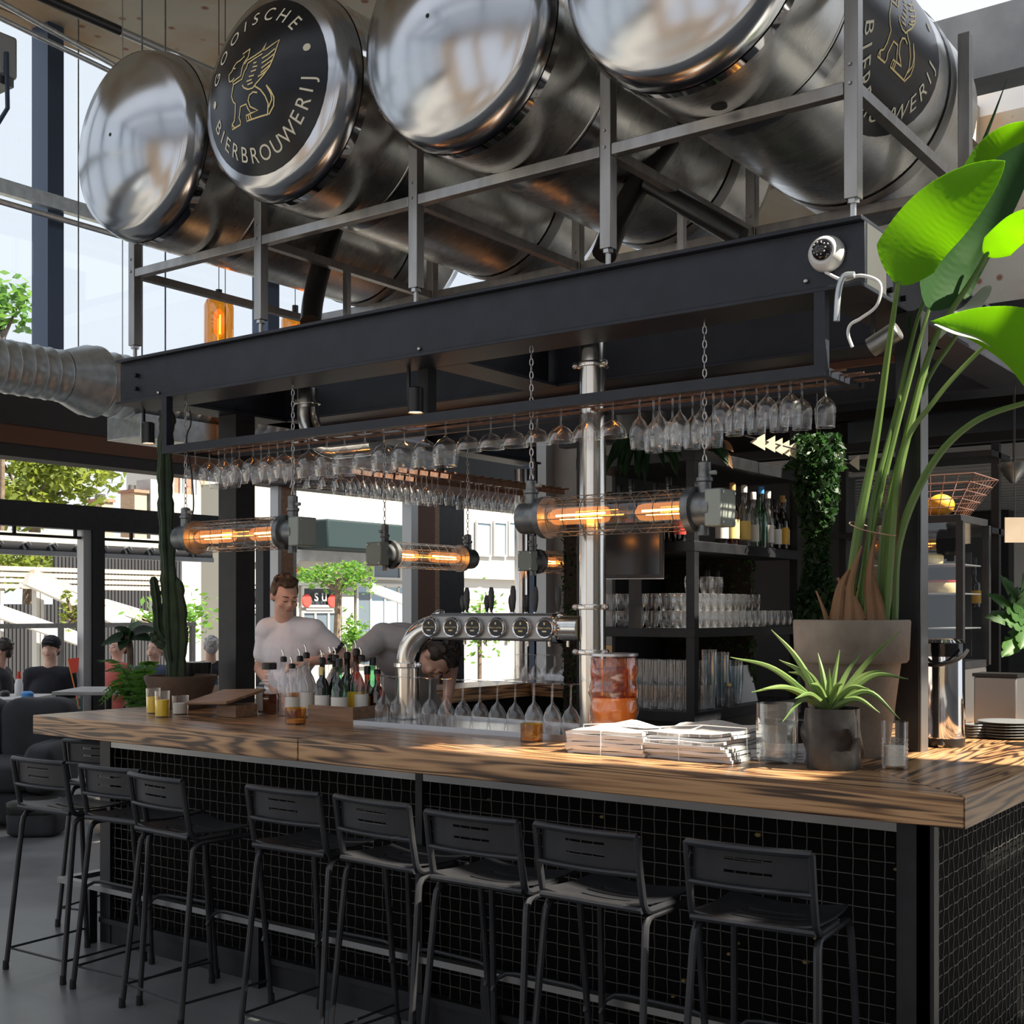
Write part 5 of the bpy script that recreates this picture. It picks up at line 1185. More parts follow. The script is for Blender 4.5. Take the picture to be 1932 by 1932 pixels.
def figure(label, loc, J, shirt, trousers, hair, vox=.009, hands=None, headR=None, long=0, sleeve=.62, eyes=True, shoes=True, group=None, cap_=None, shirt_label=None, sc=1.0):
    """J: joints in world places. One continuous body; shirt, trousers, hair are worn over it."""
    t = thing('person', label, 'person', loc, group=group); b = MB(); L = Vector(loc)
    g = lambda k: Vector(J[k])
    up = (g('chest')-g('pelvis')).normalized(); across = (g('shR')-g('shL')).normalized(); fwd = across.cross(up).normalized()
    R = Matrix((across, fwd, up)).transposed()
    def torso(m, e):
        ellip(m, g('pelvis'), (.165*sc+e,.115*sc+e,.13*sc+e), R); ellip(m, g('pelvis').lerp(g('chest'),.45), (.148*sc+e,.105*sc+e,.17*sc+e), R); ellip(m, g('chest'), (.172*sc+e,.118*sc+e,.17*sc+e), R); ellip(m, g('chest')+up*.09*sc, (.165*sc+e,.095*sc+e,.09*sc+e), R)
        for s in 'LR': caps(m, g('neck')-up*.05*sc, g('sh'+s), .065*sc+e*.8, .060*sc+e)
    torso(b, 0)
    caps(b, g('neck')-up*.04, g('head')-(headR or R)@Vector((0,0,.05)), .062*sc, .056*sc)
    head(b, g('head'), headR or R, sc)
    for s in 'LR':
        caps(b, g('sh'+s), g('el'+s), .052*sc, .042*sc); caps(b, g('el'+s), g('wr'+s), .043*sc, .027*sc)
        caps(b, g('hip'+s), g('kn'+s), .085*sc, .058*sc); caps(b, g('kn'+s), g('an'+s), .056*sc, .038*sc)
    me = remesh(b, vox, 5); full = MB(); mesh_into(full, me)
    for s in 'LR':
        el, wr = g('el'+s), g('wr'+s); hd = hands.get(s) if hands else None
        hand(full, wr+(wr-el).normalized()*.012, hd[0] if hd else (wr-el), hd[1] if hd else R@Vector((0,1,0)), 1.0*sc, hd[2] if hd else .5, 1 if s == 'L' else -1)
    full.v = [(x-L.x, y-L.y, z-L.z) for x, y, z in full.v]
    bo = link('body', full.mesh('body', True, 80), 'skin', t)
    sm = MB(); torso(sm, .014)
    for s in 'LR': caps(sm, g('sh'+s), g('sh'+s).lerp(g('el'+s), sleeve), .068*sc, .064*sc)
    me = remesh(sm, vox, 4); me.transform(Matrix.Translation(-L)); so = link('shirt', me, shirt, t)
    if shirt_label: so['label'] = shirt_label
    tm = MB(); ellip(tm, g('pelvis')-up*.03, (.178*sc,.128*sc,.12*sc), R)
    for s in 'LR': caps(tm, g('hip'+s), g('kn'+s), .098*sc, .072*sc); caps(tm, g('kn'+s), g('an'+s)+Vector((0,0,.02)), .070*sc, .052*sc)
    me = remesh(tm, vox*1.2, 3); me.transform(Matrix.Translation(-L)); link('trousers', me, trousers, t)
    if shoes:
        for s in 'LR':
            f = Vector((fwd.x, fwd.y, 0)); f = f.normalized() if f.length > .1 else Vector((0,-1,0)); q = g('an'+s); a = J.get('toe'+s); f = (Vector(a)-q).normalized() if a else -f*-1
            f.z = 0; sh = MB(); caps(sh, Vector((q.x,q.y,.045)), Vector((q.x,q.y,.036))+f*.17, .045, .034); me = remesh(sh, .012, 2); me.transform(Matrix.Translation(-L)); link('shoe', me, 'black_plastic', t)
    face(t, g('head'), headR or R, loc, sc, hair, eyes); hair_cap(t, g('head'), headR or R, loc, hair, sc, long=long)
    if cap_:
        HR = headR or R; P = lambda x, y, z: g('head')+HR@(Vector((x,y,z))*sc); c = MB(); ellip(c, P(0,.012,.055), (.088*sc,.105*sc,.082*sc), HR); ellip(c, P(0,-.11,.05), (.06*sc,.06*sc,.012*sc), HR)
        me = remesh(c, .008, 2); me.transform(Matrix.Translation(-L)); link('cap', me, cap_, t)
    return t
def stand(loc, rz, H=1.0):
    """joints of a relaxed standing figure (front = local -Y) in world places"""
    c, s = math.cos(rz), math.sin(rz); W_ = lambda x, y, z: (loc[0]+c*x*H-s*y*H, loc[1]+s*x*H+c*y*H, loc[2]+z*H)
    return {'pelvis':W_(0,0,.98),'chest':W_(0,.0,1.28),'neck':W_(0,.015,1.49),'head':W_(0,-.015,1.66),'shL':W_(-.165,.01,1.43),'shR':W_(.165,.01,1.43),'elL':W_(-.25,.03,1.15),'elR':W_(.25,.03,1.15),'wrL':W_(-.25,-.10,.93),'wrR':W_(.25,-.10,.93),'hipL':W_(-.09,0,.92),'hipR':W_(.09,0,.92),'knL':W_(-.10,-.01,.5),'knR':W_(.10,-.01,.5),'anL':W_(-.11,.02,.08),'anR':W_(.11,.02,.08),'toeL':W_(-.13,-.2,.05),'toeR':W_(.13,-.2,.05)}, W_
def sit(loc, rz, H=1.0, seat=.45):
    c, s = math.cos(rz), math.sin(rz); W_ = lambda x, y, z: (loc[0]+c*x*H-s*y*H, loc[1]+s*x*H+c*y*H, loc[2]+z*H); z = seat+.10
    return {'pelvis':W_(0,0,z),'chest':W_(0,-.03,z+.30),'neck':W_(0,-.03,z+.50),'head':W_(0,-.06,z+.67),'shL':W_(-.165,-.02,z+.44),'shR':W_(.165,-.02,z+.44),'elL':W_(-.24,-.10,z+.18),'elR':W_(.24,-.10,z+.18),'wrL':W_(-.16,-.32,z+.19),'wrR':W_(.16,-.32,z+.19),'hipL':W_(-.09,-.02,z-.02),'hipR':W_(.09,-.02,z-.02),'knL':W_(-.11,-.42,z-.04),'knR':W_(.11,-.42,z-.04),'anL':W_(-.11,-.40,.08),'anR':W_(.11,-.40,.08),'toeL':W_(-.11,-.6,.05),'toeR':W_(.11,-.6,.05)}, W_
# bartender in a white t-shirt, looking down to his left
bl = atD(548, 1200, 6.6); rz1 = math.radians(58)
J, W1 = stand((bl.x, bl.y, 0), rz1, 1.02)
hd1 = Vector(W1(.0,-.02,1.665)); J['head'] = atD(537,1124,6.54); J['neck'] = atD(536,1168,6.62)
J['shL'] = atD(506,1188,6.60); J['shR'] = atD(592,1190,6.58); J['chest'] = atD(548,1222,6.62); J['pelvis'] = (bl.x, bl.y, 1.0)
J['elL'] = atD(492,1262,6.66); J['wrL'] = atD(530,1318,6.5); J['elR'] = atD(650,1240,6.62); J['wrR'] = atD(582,1248,6.46)
HR = Matrix.Rotation(rz1+.20,3,'Z')@Matrix.Rotation(.32,3,'X')
t1 = figure('young bartender in a white t-shirt looking down at his hands', (bl.x,bl.y,0), J, 'white_cloth', 'denim', 'hair_brown', .0085, headR=HR, hands={'R':(atD(555,1252,6.42)-atD(582,1248,6.46), (0,0,-1), .7)}, shirt_label='plain white t-shirt', sc=.88)
m = MB(); q0, q1 = Vector(J['elR']), Vector(J['wrR']); 
m.tube([q0.lerp(Vector(J['shR']),.42), q0.lerp(Vector(J['shR']),.22)], .0535, 16); m.v = [(x-bl.x, y-bl.y, z) for x, y, z in m.v]; m.build('arm_band', 'black_plastic', t1)
# bartender bending over the sink behind the tap
b2 = atD(800, 1300, 6.85); J, W2 = stand((b2.x, b2.y, 0), math.radians(50), 1.0)
J.update(pelvis=atD(778,1330,7.0), chest=atD(762,1232,6.72), neck=atD(795,1205,6.55), head=atD(826,1238,6.40), shL=atD(722,1200,6.58), shR=atD(822,1196,6.68), elL=atD(672,1238,6.45), wrL=atD(640,1262,6.30), elR=atD(850,1262,6.55), wrR=atD(845,1315,6.4), hipL=atD(760,1350,7.0), hipR=atD(806,1350,7.02))
pz = J['pelvis']; J['knL'] = (J['hipL'].x, J['hipL'].y, .5); J['knR'] = (J['hipR'].x, J['hipR'].y, .5); J['anL'] = (J['hipL'].x, J['hipL'].y, .08); J['anR'] = (J['hipR'].x, J['hipR'].y, .08)
J['toeL'] = (J['anL'][0]+.15, J['anL'][1]-.12, .05); J['toeR'] = (J['anR'][0]+.15, J['anR'][1]-.12, .05)
HR2 = Matrix.Rotation(math.radians(95),3,'Z')@Matrix.Rotation(1.35,3,'X')
figure('bartender in a grey t-shirt bending over behind the tap', (b2.x,b2.y,0), J, 'grey_cloth', 'denim', 'hair_dark', .0085, headR=HR2, long=.13, sleeve=.72, eyes=True, shirt_label='plain grey t-shirt')

# =================================================================== TERRACE
def slot(px0, px1, py, X): a, c = onX(px0, py, X), onX(px1, py, X); return a.y, c.y
def facade_box(name, mt, parent, X, px0, px1, pyt, pyb, dx=.1, pref=None):
    """box on the plane X=const from pixel extents (heights read at the middle)"""
    pm = pref if pref is not None else (px0+px1)/2
    y0, y1 = slot(px0, px1, 1100, X); z1, z0 = onX(pm, pyt, X).z, onX(pm, pyb, X).z
    return MB().box(X-dx, X, y0, y1, z0, z1).build(name, mt, parent, world=parent is not None)
pg = thing('pergola', 'black steel terrace pergola with posts and curtain rail', 'pergola', (-9,3.4,0))
zt, zb = onX(150,953,-9).z, onX(150,999,-9).z
PGE = onX(515,1000,-9).y
MB().box(-9.14,-9, -8, PGE, zb, zt).build('beam', 'black_steel', pg, world=True)
MB().box(-9.10,-9.06, -8, PGE, zb-.085, zb-.06).build('rail', 'black_steel', pg, world=True)
for y in [k*.62-6 for k in range(19)]: MB().box(-9.09,-9.07, y, y+.03, zb-.06, zb).build('rail_hanger', 'black_steel', pg, world=True)
for px in (160, ):
    y0, y1 = slot(176,198,1100,-9); MB().box(-9.12,-9.0, y0, y1, 0, zb).build('post', 'black_steel', pg, world=True); y0, y1 = slot(160,175,1100,-9); MB().box(-9.12,-9.02, y0, y1, 0, zb).build('post_track', 'alu_light', pg, world=True)
for y in (-2.5, PGE-.14): MB().box(-9.12,-9.0, y, y+.14, 0, zb).build('post', 'black_steel', pg, world=True)
y0, y1 = slot(425,465,1100,-9)
# second row with curtain hooks and pale awning
hk = thing('curtain_rail', 'black terrace curtain rail with a row of pale hooks', 'curtain rail', (-10.2,4,2))
za, zc = onX(150,1042,-10.2).z, onX(150,1051,-10.2).z
MB().box(-10.26,-10.2, -6, 5.9, zc, za).build('rail', 'alu_light', hk, world=True); MB().box(-10.24,-10.22, -6, 5.9, za, za+.085).build('band', 'fence_black', hk, world=True)
for k in range(15):
    y = -1.0+k*.30+2.4; MB().tube([(-10.19,y,za+.005),(-10.19,y-.03,za+.06),(-10.19,y+.03,za+.085),(-10.19,y+.06,za+.05)], .014, 5).build('hook', 'alu_light', hk, world=True)
MB().box(-10.7,-10.3,-6,5.9, za+.09, onX(150,1008,-10.2).z).build('awning', 'house_cream', hk, world=True)
# railing
rl = thing('terrace_railing', 'thin black terrace railing', 'railing', (-12.6,6,0))
zr = onX(100,1176,-12.6).z; MB().box(-12.66,-12.6,-4,onX(370,1200,-12.6).y, zr-.06, zr).build('top_rail', 'black_steel', rl, world=True)
for px in (118,366,-120): y0, y1 = slot(px-4,px+3,1200,-12.6); MB().box(-12.66,-12.6,y0,y1,0,zr-.06).build('post', 'black_steel', rl, world=True)
zq = onX(100,1262,-12.6).z
# timber pergola beams and white beams of the neighbour terrace
tp = thing('timber_pergola', 'pale timber pergola beams beyond the railing', 'pergola', (-15,6,0))
for (pt, pb) in ((1072,1080),(1083,1091),(1094,1101),(1104,1112)):
    z1, z0 = onX(150,pt,-15).z, onX(150,pb,-15).z; MB().box(-15.2,-15.05, 2, onX(335,1100,-15).y, z0, z1).build('beam', 'timber_pale', tp, world=True)
for px in (10,78,86,300): y0, y1 = slot(px-3,px+3,1200,-15); MB().box(-15.2,-15.08,y0,y1,0,onX(150,1072,-15).z).build('post', 'house_white', tp, world=True)
for (a_, c_, w_) in (((50,1092),(240,1178),.18),((-20,1148),(155,1208),.18),((60,1080),(300,1180),.08),((195,1140),(330,1180),.16)):
    MB().bar(onX(*a_,-14.8), onX(*c_,-14.8), .12, w_).build('brace', 'house_white' if w_ > .1 else 'timber_pale', tp, world=True)
# black slat fence behind
fc = thing('slat_fence', 'black upright slat fence beyond the pergola', 'fence', (-17,6,0))
y0, y1 = slot(-60,345,1100,-17); ztop = onX(150,1048,-17).z; n = 60
for k in range(n):
    y = y0+(y1-y0)*k/n
    if slot(-60,100,1100,-17)[1] < y: MB().box(-17.06,-17, y, y+(y1-y0)/n*.72, 0, ztop if y > slot(0,110,1100,-17)[1]*0+y0+.3*(y1-y0) else ztop*.6).build('slat', 'fence_black', fc, world=True)
    else: MB().box(-17.06,-17, y, y+(y1-y0)/n*.72, 0, onX(50,1140,-17).z).build('slat', 'fence_black', fc, world=True)
for z in (.4, ztop-.3): MB().box(-17.12,-17.06,y0,y1,z,z+.08).build('rail', 'fence_black', fc, world=True)
# terrace table, chairs, guests
def chair_mesh(label, loc, rz, mt='teal_chair'):
    t = thing('terrace_chair', label, 'chair', loc, rz, 'slatted terrace chairs')
    for k in range(6): MB().box(-.20,.20,-.20+.068*k,-.15+.068*k,.44,.455).build('seat_slat', mt, t)
    for k in range(3): MB().box(-.20,.20,.205,.22,.56+.095*k,.63+.095*k).build('back_slat', mt, t)
    for s in (-1,1):
        MB().tube([(s*.21,.26,0),(s*.21,.21,.45),(s*.21,.215,.85)], .012, 6).build('leg', mt, t); MB().tube([(s*.21,-.23,0),(s*.21,-.19,.45),(s*.21,.21,.45)], .012, 6).build('leg', mt, t)
    return t
mat('teal_chair', (.10,.13,.12), .5, .2)
c_ = atD(97, 1290, 11.0); chair_mesh('slatted metal chair with its back to the bar, on the terrace', (c_.x, c_.y, 0), YAW+.1)
c_ = atD(92, 1290, 11.55); J, W_ = sit((c_.x, c_.y, 0), YAW+PI+.05, 1.03); figure('man in a dark t-shirt and cap seated on the terrace, seen from behind', (c_.x,c_.y,0), J, 'dark_cloth', 'denim', 'hair_dark', .014, cap_='dark_cloth', eyes=False)
chair_mesh('terrace chair under the man with the cap', (c_.x, c_.y, 0), YAW+.05)
c_ = atD(-8, 1290, 12.3); J, W_ = sit((c_.x, c_.y, 0), YAW+1.6, 1.0); figure('guest in dark clothes at the far left edge', (c_.x,c_.y,0), J, 'dark_cloth', 'denim', 'hair_dark', .014)
c_ = atD(287, 1290, 12.6); J, W_ = sit((c_.x, c_.y, 0), YAW+PI-.3, 1.0); figure('grey-haired man in a patterned blue shirt behind the cactus', (c_.x,c_.y,0), J, 'navy_cloth', 'denim', 'hair_grey', .014, eyes=False)
c_ = atD(397, 1288, 13.6); J, W_ = sit((c_.x, c_.y, 0), YAW+.35, 1.0); figure('grey-haired woman facing the bar, left of the black post', (c_.x,c_.y,0), J, 'dark_cloth', 'denim', 'hair_grey', .014)
c_ = atD(215, 1290, 13.4); J, W_ = sit((c_.x, c_.y, 0), YAW+2.4, 1.0); figure('guest in a red top right of the pergola post', (c_.x,c_.y,0), J, 'red_top', 'denim', 'hair_brown', .014) if 'red_top' in M else None
for i, (px, py, d, lab) in enumerate(((-2,1314,10.4,'white terrace table with drinks at the left edge'),(205,1300,10.4,'pale terrace table behind the fern'))):
    c_ = atD(px, py, d); t = thing('terrace_table', lab, 'table', (c_.x,c_.y,0), YAW)
    zz = c_.z; MB().box(-.35,.35,-.35,.35,zz-.03,zz).build('table_top', 'house_white' if i == 0 else 'concrete_wall', t, bevel=.004); MB().lathe([(.03,.02),(.03,zz-.03)], 10).build('leg', 'black_steel', t); MB().lathe([(.22,0),(.22,.02)], 20).build('foot', 'black_steel', t)
    if i == 0:
        for (dx, dy, r, h, mt, lb) in ((.05,.0,.04,.05,'black_plastic','black ashtray on the white terrace table'),(.12,.12,.035,.14,'paper_white','white carton on the terrace table'),(.28,-.1,.05,.05,'blue_item','small blue item on the white terrace table'),(.08,.22,.02,.20,'red_flag','red sauce bottle on the white terrace table')):
            q = t.matrix_basis.translation+Vector((math.cos(YAW)*dx-math.sin(YAW)*dy, math.sin(YAW)*dx+math.cos(YAW)*dy, zz)); o = MB().lathe([(r*.95,0),(r,h*.2),(r,h*.7),(r*.6,h)], 14).build({'black_plastic':'ashtray','paper_white':'carton','blue_item':'box','red_flag':'sauce_bottle'}[mt], mt, None, loc=q); tag(o, lb, 'tableware')
c_ = atD(140, 1300, 11.0); t = thing('flag', 'small red pennant on a stick beside the seated man', 'flag', (c_.x,c_.y,0)); p0_, p1_ = atD(147,1325,11.0), atD(128,1243,11.0)
MB().tube([(c_.x,c_.y,0),tuple(p0_),tuple(p1_)], .006, 5).build('stick', 'orange_cloth', t, world=True); m = MB().prism([(0,0),(.10,.01),(.09,-.12),(.03,-.13)], -.003,.003, Matrix.Translation(p1_)@Matrix.Rotation(YAW,4,'Z')@Matrix.Rotation(PI/2,4,'X')); m.build('pennant', 'red_flag', t, world=True)
# dark lounge sofa and bag on the floor, left
so = atD(-30, 1450, 9.5); so.z = 0
sf = thing('lounge_sofa', 'dark charcoal fabric lounge sofa at the left edge', 'sofa', so, YAW+.05)
def cushion(name, x0, x1, y0, y1, z0, z1, parent, mt='charcoal_fabric', r=.07):
    m = MB(); n = 14; cx_, cy_, cz_ = (x0+x1)/2, (y0+y1)/2, (z0+z1)/2; e = 5
    b_ = MB().ball((0,0,0), 1, 28, 18); out = []
    for p in b_.v:
        q = [math.copysign(abs(c)**(2/e), c) for c in p]; s = 1+.02*math.sin(q[0]*7+q[2]*5)
        out.append((cx_+q[0]*(x1-x0)/2*s, cy_+q[1]*(y1-y0)/2*s, cz_+q[2]*(z1-z0)/2*s))
    b_.v = out; return b_.build(name, mt, parent, ang=80)
cushion('base', -.9,.55,-.45,.45,.02,.30,sf); cushion('seat_cushion', -.9,.52,-.48,.25,.26,.50,sf); cushion('back_cushion', -.95,.10,.12,.42,.42,.95,sf); cushion('back_cushion', .06,.62,.12,.42,.42,.93,sf); cushion('arm_cushion', .42,.66,-.45,.3,.25,.62,sf)
bg_ = onZ(40, 1582, 0); bag = thing('duffel_bag', 'dark grey bag lying on the floor beside the sofa', 'bag', (bg_.x,bg_.y+.18,0), YAW)
cushion('bag_body', -.24,.13,-.14,.14,0,.20,bag); cushion('bag_flap', -.24,.12,-.15,.13,.15,.27,bag, 'grey_leather')
ps_ = onZ(172,1580,0); t = thing('wicker_pouf', 'round tan pouf under the dim stool', 'pouf', (ps_.x,ps_.y+.2,0)); MB().lathe([(.10,0),(.17,.06),(.19,.14),(.16,.25),(.05,.30),(.001,.305)], 24).build('body', 'timber_pale', t); MB().lathe([(.191,.13),(.191,.15)], 24, None, False, False).build('seam', 'hook_brown', t)

# =================================================================== STREET
def tree(label, c, rx, rz_, n, size, seed, mt='tree_leaf', trunk=True, zb=0):
    t = thing('tree', label, 'tree', (c[0],c[1],zb))
    rd0 = random.Random(seed); blobs = [(Vector(c)+Vector((rd0.uniform(-.6,.6)*rx, rd0.uniform(-.6,.6)*rx, rd0.uniform(-.6,.6)*rz_)), rd0.uniform(.3,.5)) for _ in range(12)]
    def fn(rd):
        b_, k = rd.choice(blobs); v = Vector((rd.gauss(0,1), rd.gauss(0,1), rd.gauss(0,1))).normalized()*rd.random()**.4; return (b_.x+v.x*rx*k, b_.y+v.y*rx*k, b_.z+v.z*rz_*k)
    o = cloud(fn, n, size, seed).build('foliage', mt, t, world=True, smooth=False); o['kind'] = 'stuff'
    if trunk: MB().tube([(c[0],c[1],zb),(c[0]+.05,c[1]+.05,c[2]-rz_*.3),(c[0],c[1],c[2]+rz_*.3)], [.16*rx/2,.12*rx/2,.04], 8).build('trunk', 'bark', t, world=True)
    for q, k in blobs[:6]: MB().tube([(c[0],c[1],c[2]-rz_*.5), tuple(q)], [.05,.015], 5).build('branch', 'bark', t, world=True)
    return t
a = onX(60, 905, -24); tree('large yellow-green tree behind the pergola beam', (a.x,a.y,a.z), 2.1, 1.6, 2600, .13, 3, 'tree_leaf')
a = onX(0, 600, -22); tree('green tree top at the left edge above the duct', (a.x,a.y,a.z), .75, 1.1, 500, .12, 4, 'tree_leaf_bright')
a = onX(45, 1062, -20); tree('low yellow-green tree above the pale pergola beams', (a.x,a.y,a.z), 1.3, .55, 1100, .09, 5, 'tree_leaf')
a = onX(632, 1092, -16.5); tree('young bright green street tree in front of the shops', (a.x,a.y,a.z), 1.0, .45, 900, .06, 6, 'tree_leaf_bright', zb=-.1)
a = onX(145, 1155, -14); tree('small yellow potted shrub by the railing', (a.x,a.y,a.z), .25, .35, 260, .05, 8, 'tree_leaf')
for i, (px, py, X, r, h) in enumerate(((665,1205,-17,.28,.5),(340,1165,-13.5,.5,.35),(905,1180,-12,.5,.5))):
    a = onX(px, py, X); t = thing('shrub', ['round bright green shrub at the shop pillar','thin leafy shrub behind the cactus','leafy plant outside behind the taps'][i], 'shrub', (a.x,a.y,-.1)); 
    o = cloud(lambda rd: (a.x+rd.gauss(0,r*.45), a.y+rd.gauss(0,r*.45), a.z+rd.gauss(0,h*.45)), 420, .06, 20+i).build('foliage', 'tree_leaf_bright', t, world=True, smooth=False); o['kind'] = 'stuff'
    MB().tube([(a.x,a.y,-.1),(a.x,a.y,a.z)], .04, 6).build('stem', 'bark', t, world=True)
XS = -20.0
def building(name, label, X, px0, px1, pyt, mt, depth=1.6, gz=-.12):
    y0, y1 = slot(px0, px1, 1100, X); zt = onX((px0+px1)/2, pyt, X).z; t = thing(name, label, 'building', (X, (y0+y1)/2, gz))
    MB().box(X-depth, X, y0, y1, gz, zt).build('wall', mt, t, world=True); return t
def win(t, X, px0, px1, pyt, pyb, fm='house_white', pm='pane_dark', mull=0, fr=.06):
    y0, y1 = slot(px0, px1, 1100, X); pmid = (px0+px1)/2; z1, z0 = onX(pmid, pyt, X).z, onX(pmid, pyb, X).z
    f = MB()
    for q in ((y0,y0+fr,z0,z1),(y1-fr,y1,z0,z1),(y0+fr,y1-fr,z0,z0+fr),(y0+fr,y1-fr,z1-fr,z1)): f.box(X, X+.06, *q)
    for k in range(mull): yy = y0+(y1-y0)*(k+1)/(mull+1); f.box(X, X+.05, yy-fr/2, yy+fr/2, z0+fr, z1-fr)
    w_ = f.build('window', fm, t, world=True); MB().box(X+.005, X+.02, y0+fr, y1-fr, z0+fr, z1-fr).build('pane', pm, w_, world=False) if False else None
    p_ = MB().box(X+.004, X+.02, y0+fr*.5, y1-fr*.5, z0+fr*.5, z1-fr*.5); L = t.matrix_basis.translation; p_.v = [(x-L.x,y-L.y,z-L.z) for x,y,z in p_.v]; link('pane', p_.mesh('pane', False), pm, w_)
    return w_
sh = building('shop_building', 'pale street building with shop windows and teal awning', XS, 468, 800, 925, 'house_cream')
y0, y1 = slot(560, 790, 1100, XS); z1, z0 = onX(660,990,XS).z, onX(660,1042,XS).z
MB().box(XS, XS+1.0, y0, y1, z0, z1).build('awning', 'teal_awning', sh, world=True, bevel=.05)
facade_box('parapet', 'house_white', sh, XS+.15, 462, 790, 942, 986, .3, 620)
facade_box('fascia', 'grey_roof', sh, XS+.12, 470, 565, 1040, 1062, .2); facade_box('fascia', 'grey_roof', sh, XS+.12, 565, 690, 1040, 1060, .2); facade_box('fascia', 'pane_dark', sh, XS+.12, 690, 800, 1035, 1060, .2)
facade_box('sign_board', 'shop_dark', sh, XS+.10, 493, 521, 1064, 1080, .05); facade_box('sign_board', 'sign_red', sh, XS+.10, 552, 572, 1072, 1080, .05); facade_box('lintel', 'house_white', sh, XS+.08, 468, 800, 1098, 1106, .15)
for (a_, c_) in ((470,515),(567,642)):
    win(sh, XS+.03, a_, c_, 1106, 1146, 'house_white', 'shop_dark', 0); win(sh, XS+.03, a_, c_, 1152, 1228, 'house_white', 'pane_dark', 2)
    y0, y1 = slot((a_+c_)/2, (a_+c_)/2+1, 1128, XS+.12); p_ = onX((a_+c_)/2+ (0 if a_ > 500 else -10), 1124, XS+.12)
    MW = Matrix.Translation(p_)@Matrix.Rotation(PI/2,4,'Z')@Matrix.Rotation(PI/2,4,'X')
    word('su', .42, MW).build('sign_lettering', 'house_white', sh, world=True, smooth=False)
    for s in (-1, 1): q = Matrix.Translation(p_+Vector((-.02,s*.42,-.12)))@Matrix.Rotation(PI/2,4,'Y'); MB().lathe([(.16,0),(.14,.02)], 16, q).build('sign_emblem', 'sign_red', sh, world=True)
    y_ = p_.y; MB().box(XS+.10,XS+.12, y_-.45, y_+.45, p_.z-.34, p_.z-.30).build('sign_print', 'house_white', sh, world=True)
facade_box('pillar', 'concrete_wall', sh, XS+.12, 645, 668, 1096, 1262, .2)
win(sh, XS+.03, 670, 775, 1102, 1255, 'house_white', 'pane_blue', 3); facade_box('door', 'pane_dark', sh, XS+.06, 676, 700, 1118, 1240, .05)
win(sh, XS+.03, 700, 755, 1064, 1094, 'house_white', 'pane_dark', 0); MB().bar(onX(695,1107,XS+1.2), onX(775,1137,XS+1.2), .1, .22).build('awning_arm', 'house_white', sh, world=True)
hs = building('row_houses', 'row of white and brown houses with windows beyond the terrace', -27, 306, 560, 868, 'house_white')
for (a_, c_, mt) in ((322,338,'brick'),(346,364,'brick'),(372,392,'brick_tan'),(455,480,'brick')): facade_box('brick_panel', mt, hs, -26.96, a_, c_, 900, 942, .05)
for (a_, c_) in ((315,326),(338,347),(362,372),(484,505)): win(hs, -26.95, a_, c_, 898, 940, 'house_white', 'pane_blue', 0)
facade_box('parapet', 'house_white', hs, -26.7, 310, 560, 946, 986, .3); facade_box('ledge', 'house_cream', hs, -26.8, 300, 560, 940, 946, .3)
gb = building('gabled_house', 'grey gable end of a house beside the chimneys', -26.2, 284, 308, 905, 'grey_roof', .6); 
for i, (a_, c_, pt, lab) in enumerate(((192,213,947,'short brick chimney above the pergola beam'),(254,277,930,'taller brick chimney with two pots'))):
    y0, y1 = slot(a_, c_, 1000, -26.2); zt = onX((a_+c_)/2, pt, -26.2).z; t = thing('chimney', lab, 'chimney', (-26.2,(y0+y1)/2,-.12)); MB().box(-26.8,-26.2,y0,y1,-.12,zt).build('stack', 'brick_tan', t, world=True); MB().box(-26.85,-26.15,y0-.05,y1+.05,zt,zt+.08).build('crown', 'brick', t, world=True)
    for k in (.3,.7): MB().lathe([(.09,0),(.07,.14)], 8, Matrix.Translation((-26.5,y0+(y1-y0)*k,zt+.08))).build('chimney_pot', 'roof_dark', t, world=True)
wb = building('white_building', 'white building with three tall windows beyond the back corner', -20, 840, 1010, 800, 'house_white')
for (a_, c_) in ((896,925),(929,954),(957,985)): win(wb, -19.97, a_, c_, 984, 1050, 'house_white', 'pane_blue', 0, .05)
for (a_, c_) in ((872,905),(912,960)): win(wb, -19.97, a_, c_, 880, 902, 'house_white', 'pane_blue', 1, .05)
facade_box('ledge', 'house_cream', wb, -19.8, 812, 1010, 1088, 1092, .2); facade_box('ledge', 'house_cream', wb, -19.8, 812, 1010, 906, 912, .2)
a = onX(905, 1128, -15.5); t = thing('parasol', 'beige parasol outside behind the taps', 'parasol', (a.x,a.y,-.1)); MB().lathe([(1.0,a.z-.12),(.98,a.z-.05),(.05,a.z+.22),(.001,a.z+.24)], 8).build('canopy', 'house_cream', t).location = (0,0,.1); MB().lathe([(.03,0),(.03,a.z+.3)], 8).build('pole', 'wood_brown', t)

# =================================================================== BACK BAR SHELVING
KX, KY = -1.77, 1.74; LX, FYY = -2.45, 3.0
bs = thing('back_bar_shelf', 'black steel back bar shelving with bottles and glasses', 'shelf', (-2.1,2.35,0))
Z_W, Z_T, Z_B, Z_U = 1.13, 1.535, 1.955, 2.40
for z, th in ((Z_W,.05),(Z_T,.045),(Z_B,.05),(Z_U,.06)): MB().box(LX, KX, KY, FYY, z-th, z).build('shelf_board', 'black_steel', bs, world=True, bevel=.002)
for x, y in ((KX-.025,KY+.025),(KX-.025,FYY-.025),(LX+.025,KY+.025),(LX+.025,FYY-.025)): MB().bar((x,y,0), (x,y,2.70), .045, .045).build('upright', 'black_steel', bs, world=True)
MB().box(LX+.02, KX-.02, KY+.03, FYY-.02, 0, Z_W-.05).build('base_cabinet', 'black_plastic', bs, world=True)
MB().box(LX, LX+.02, KY+.35, FYY, Z_W, 2.70).build('back_panel', 'dark_roof', bs, world=True)
MB().box(LX+.02, KX-.3, FYY-.03, FYY-.005, Z_T, Z_B-.05).build('back_panel', 'concrete_wall', bs, world=True)
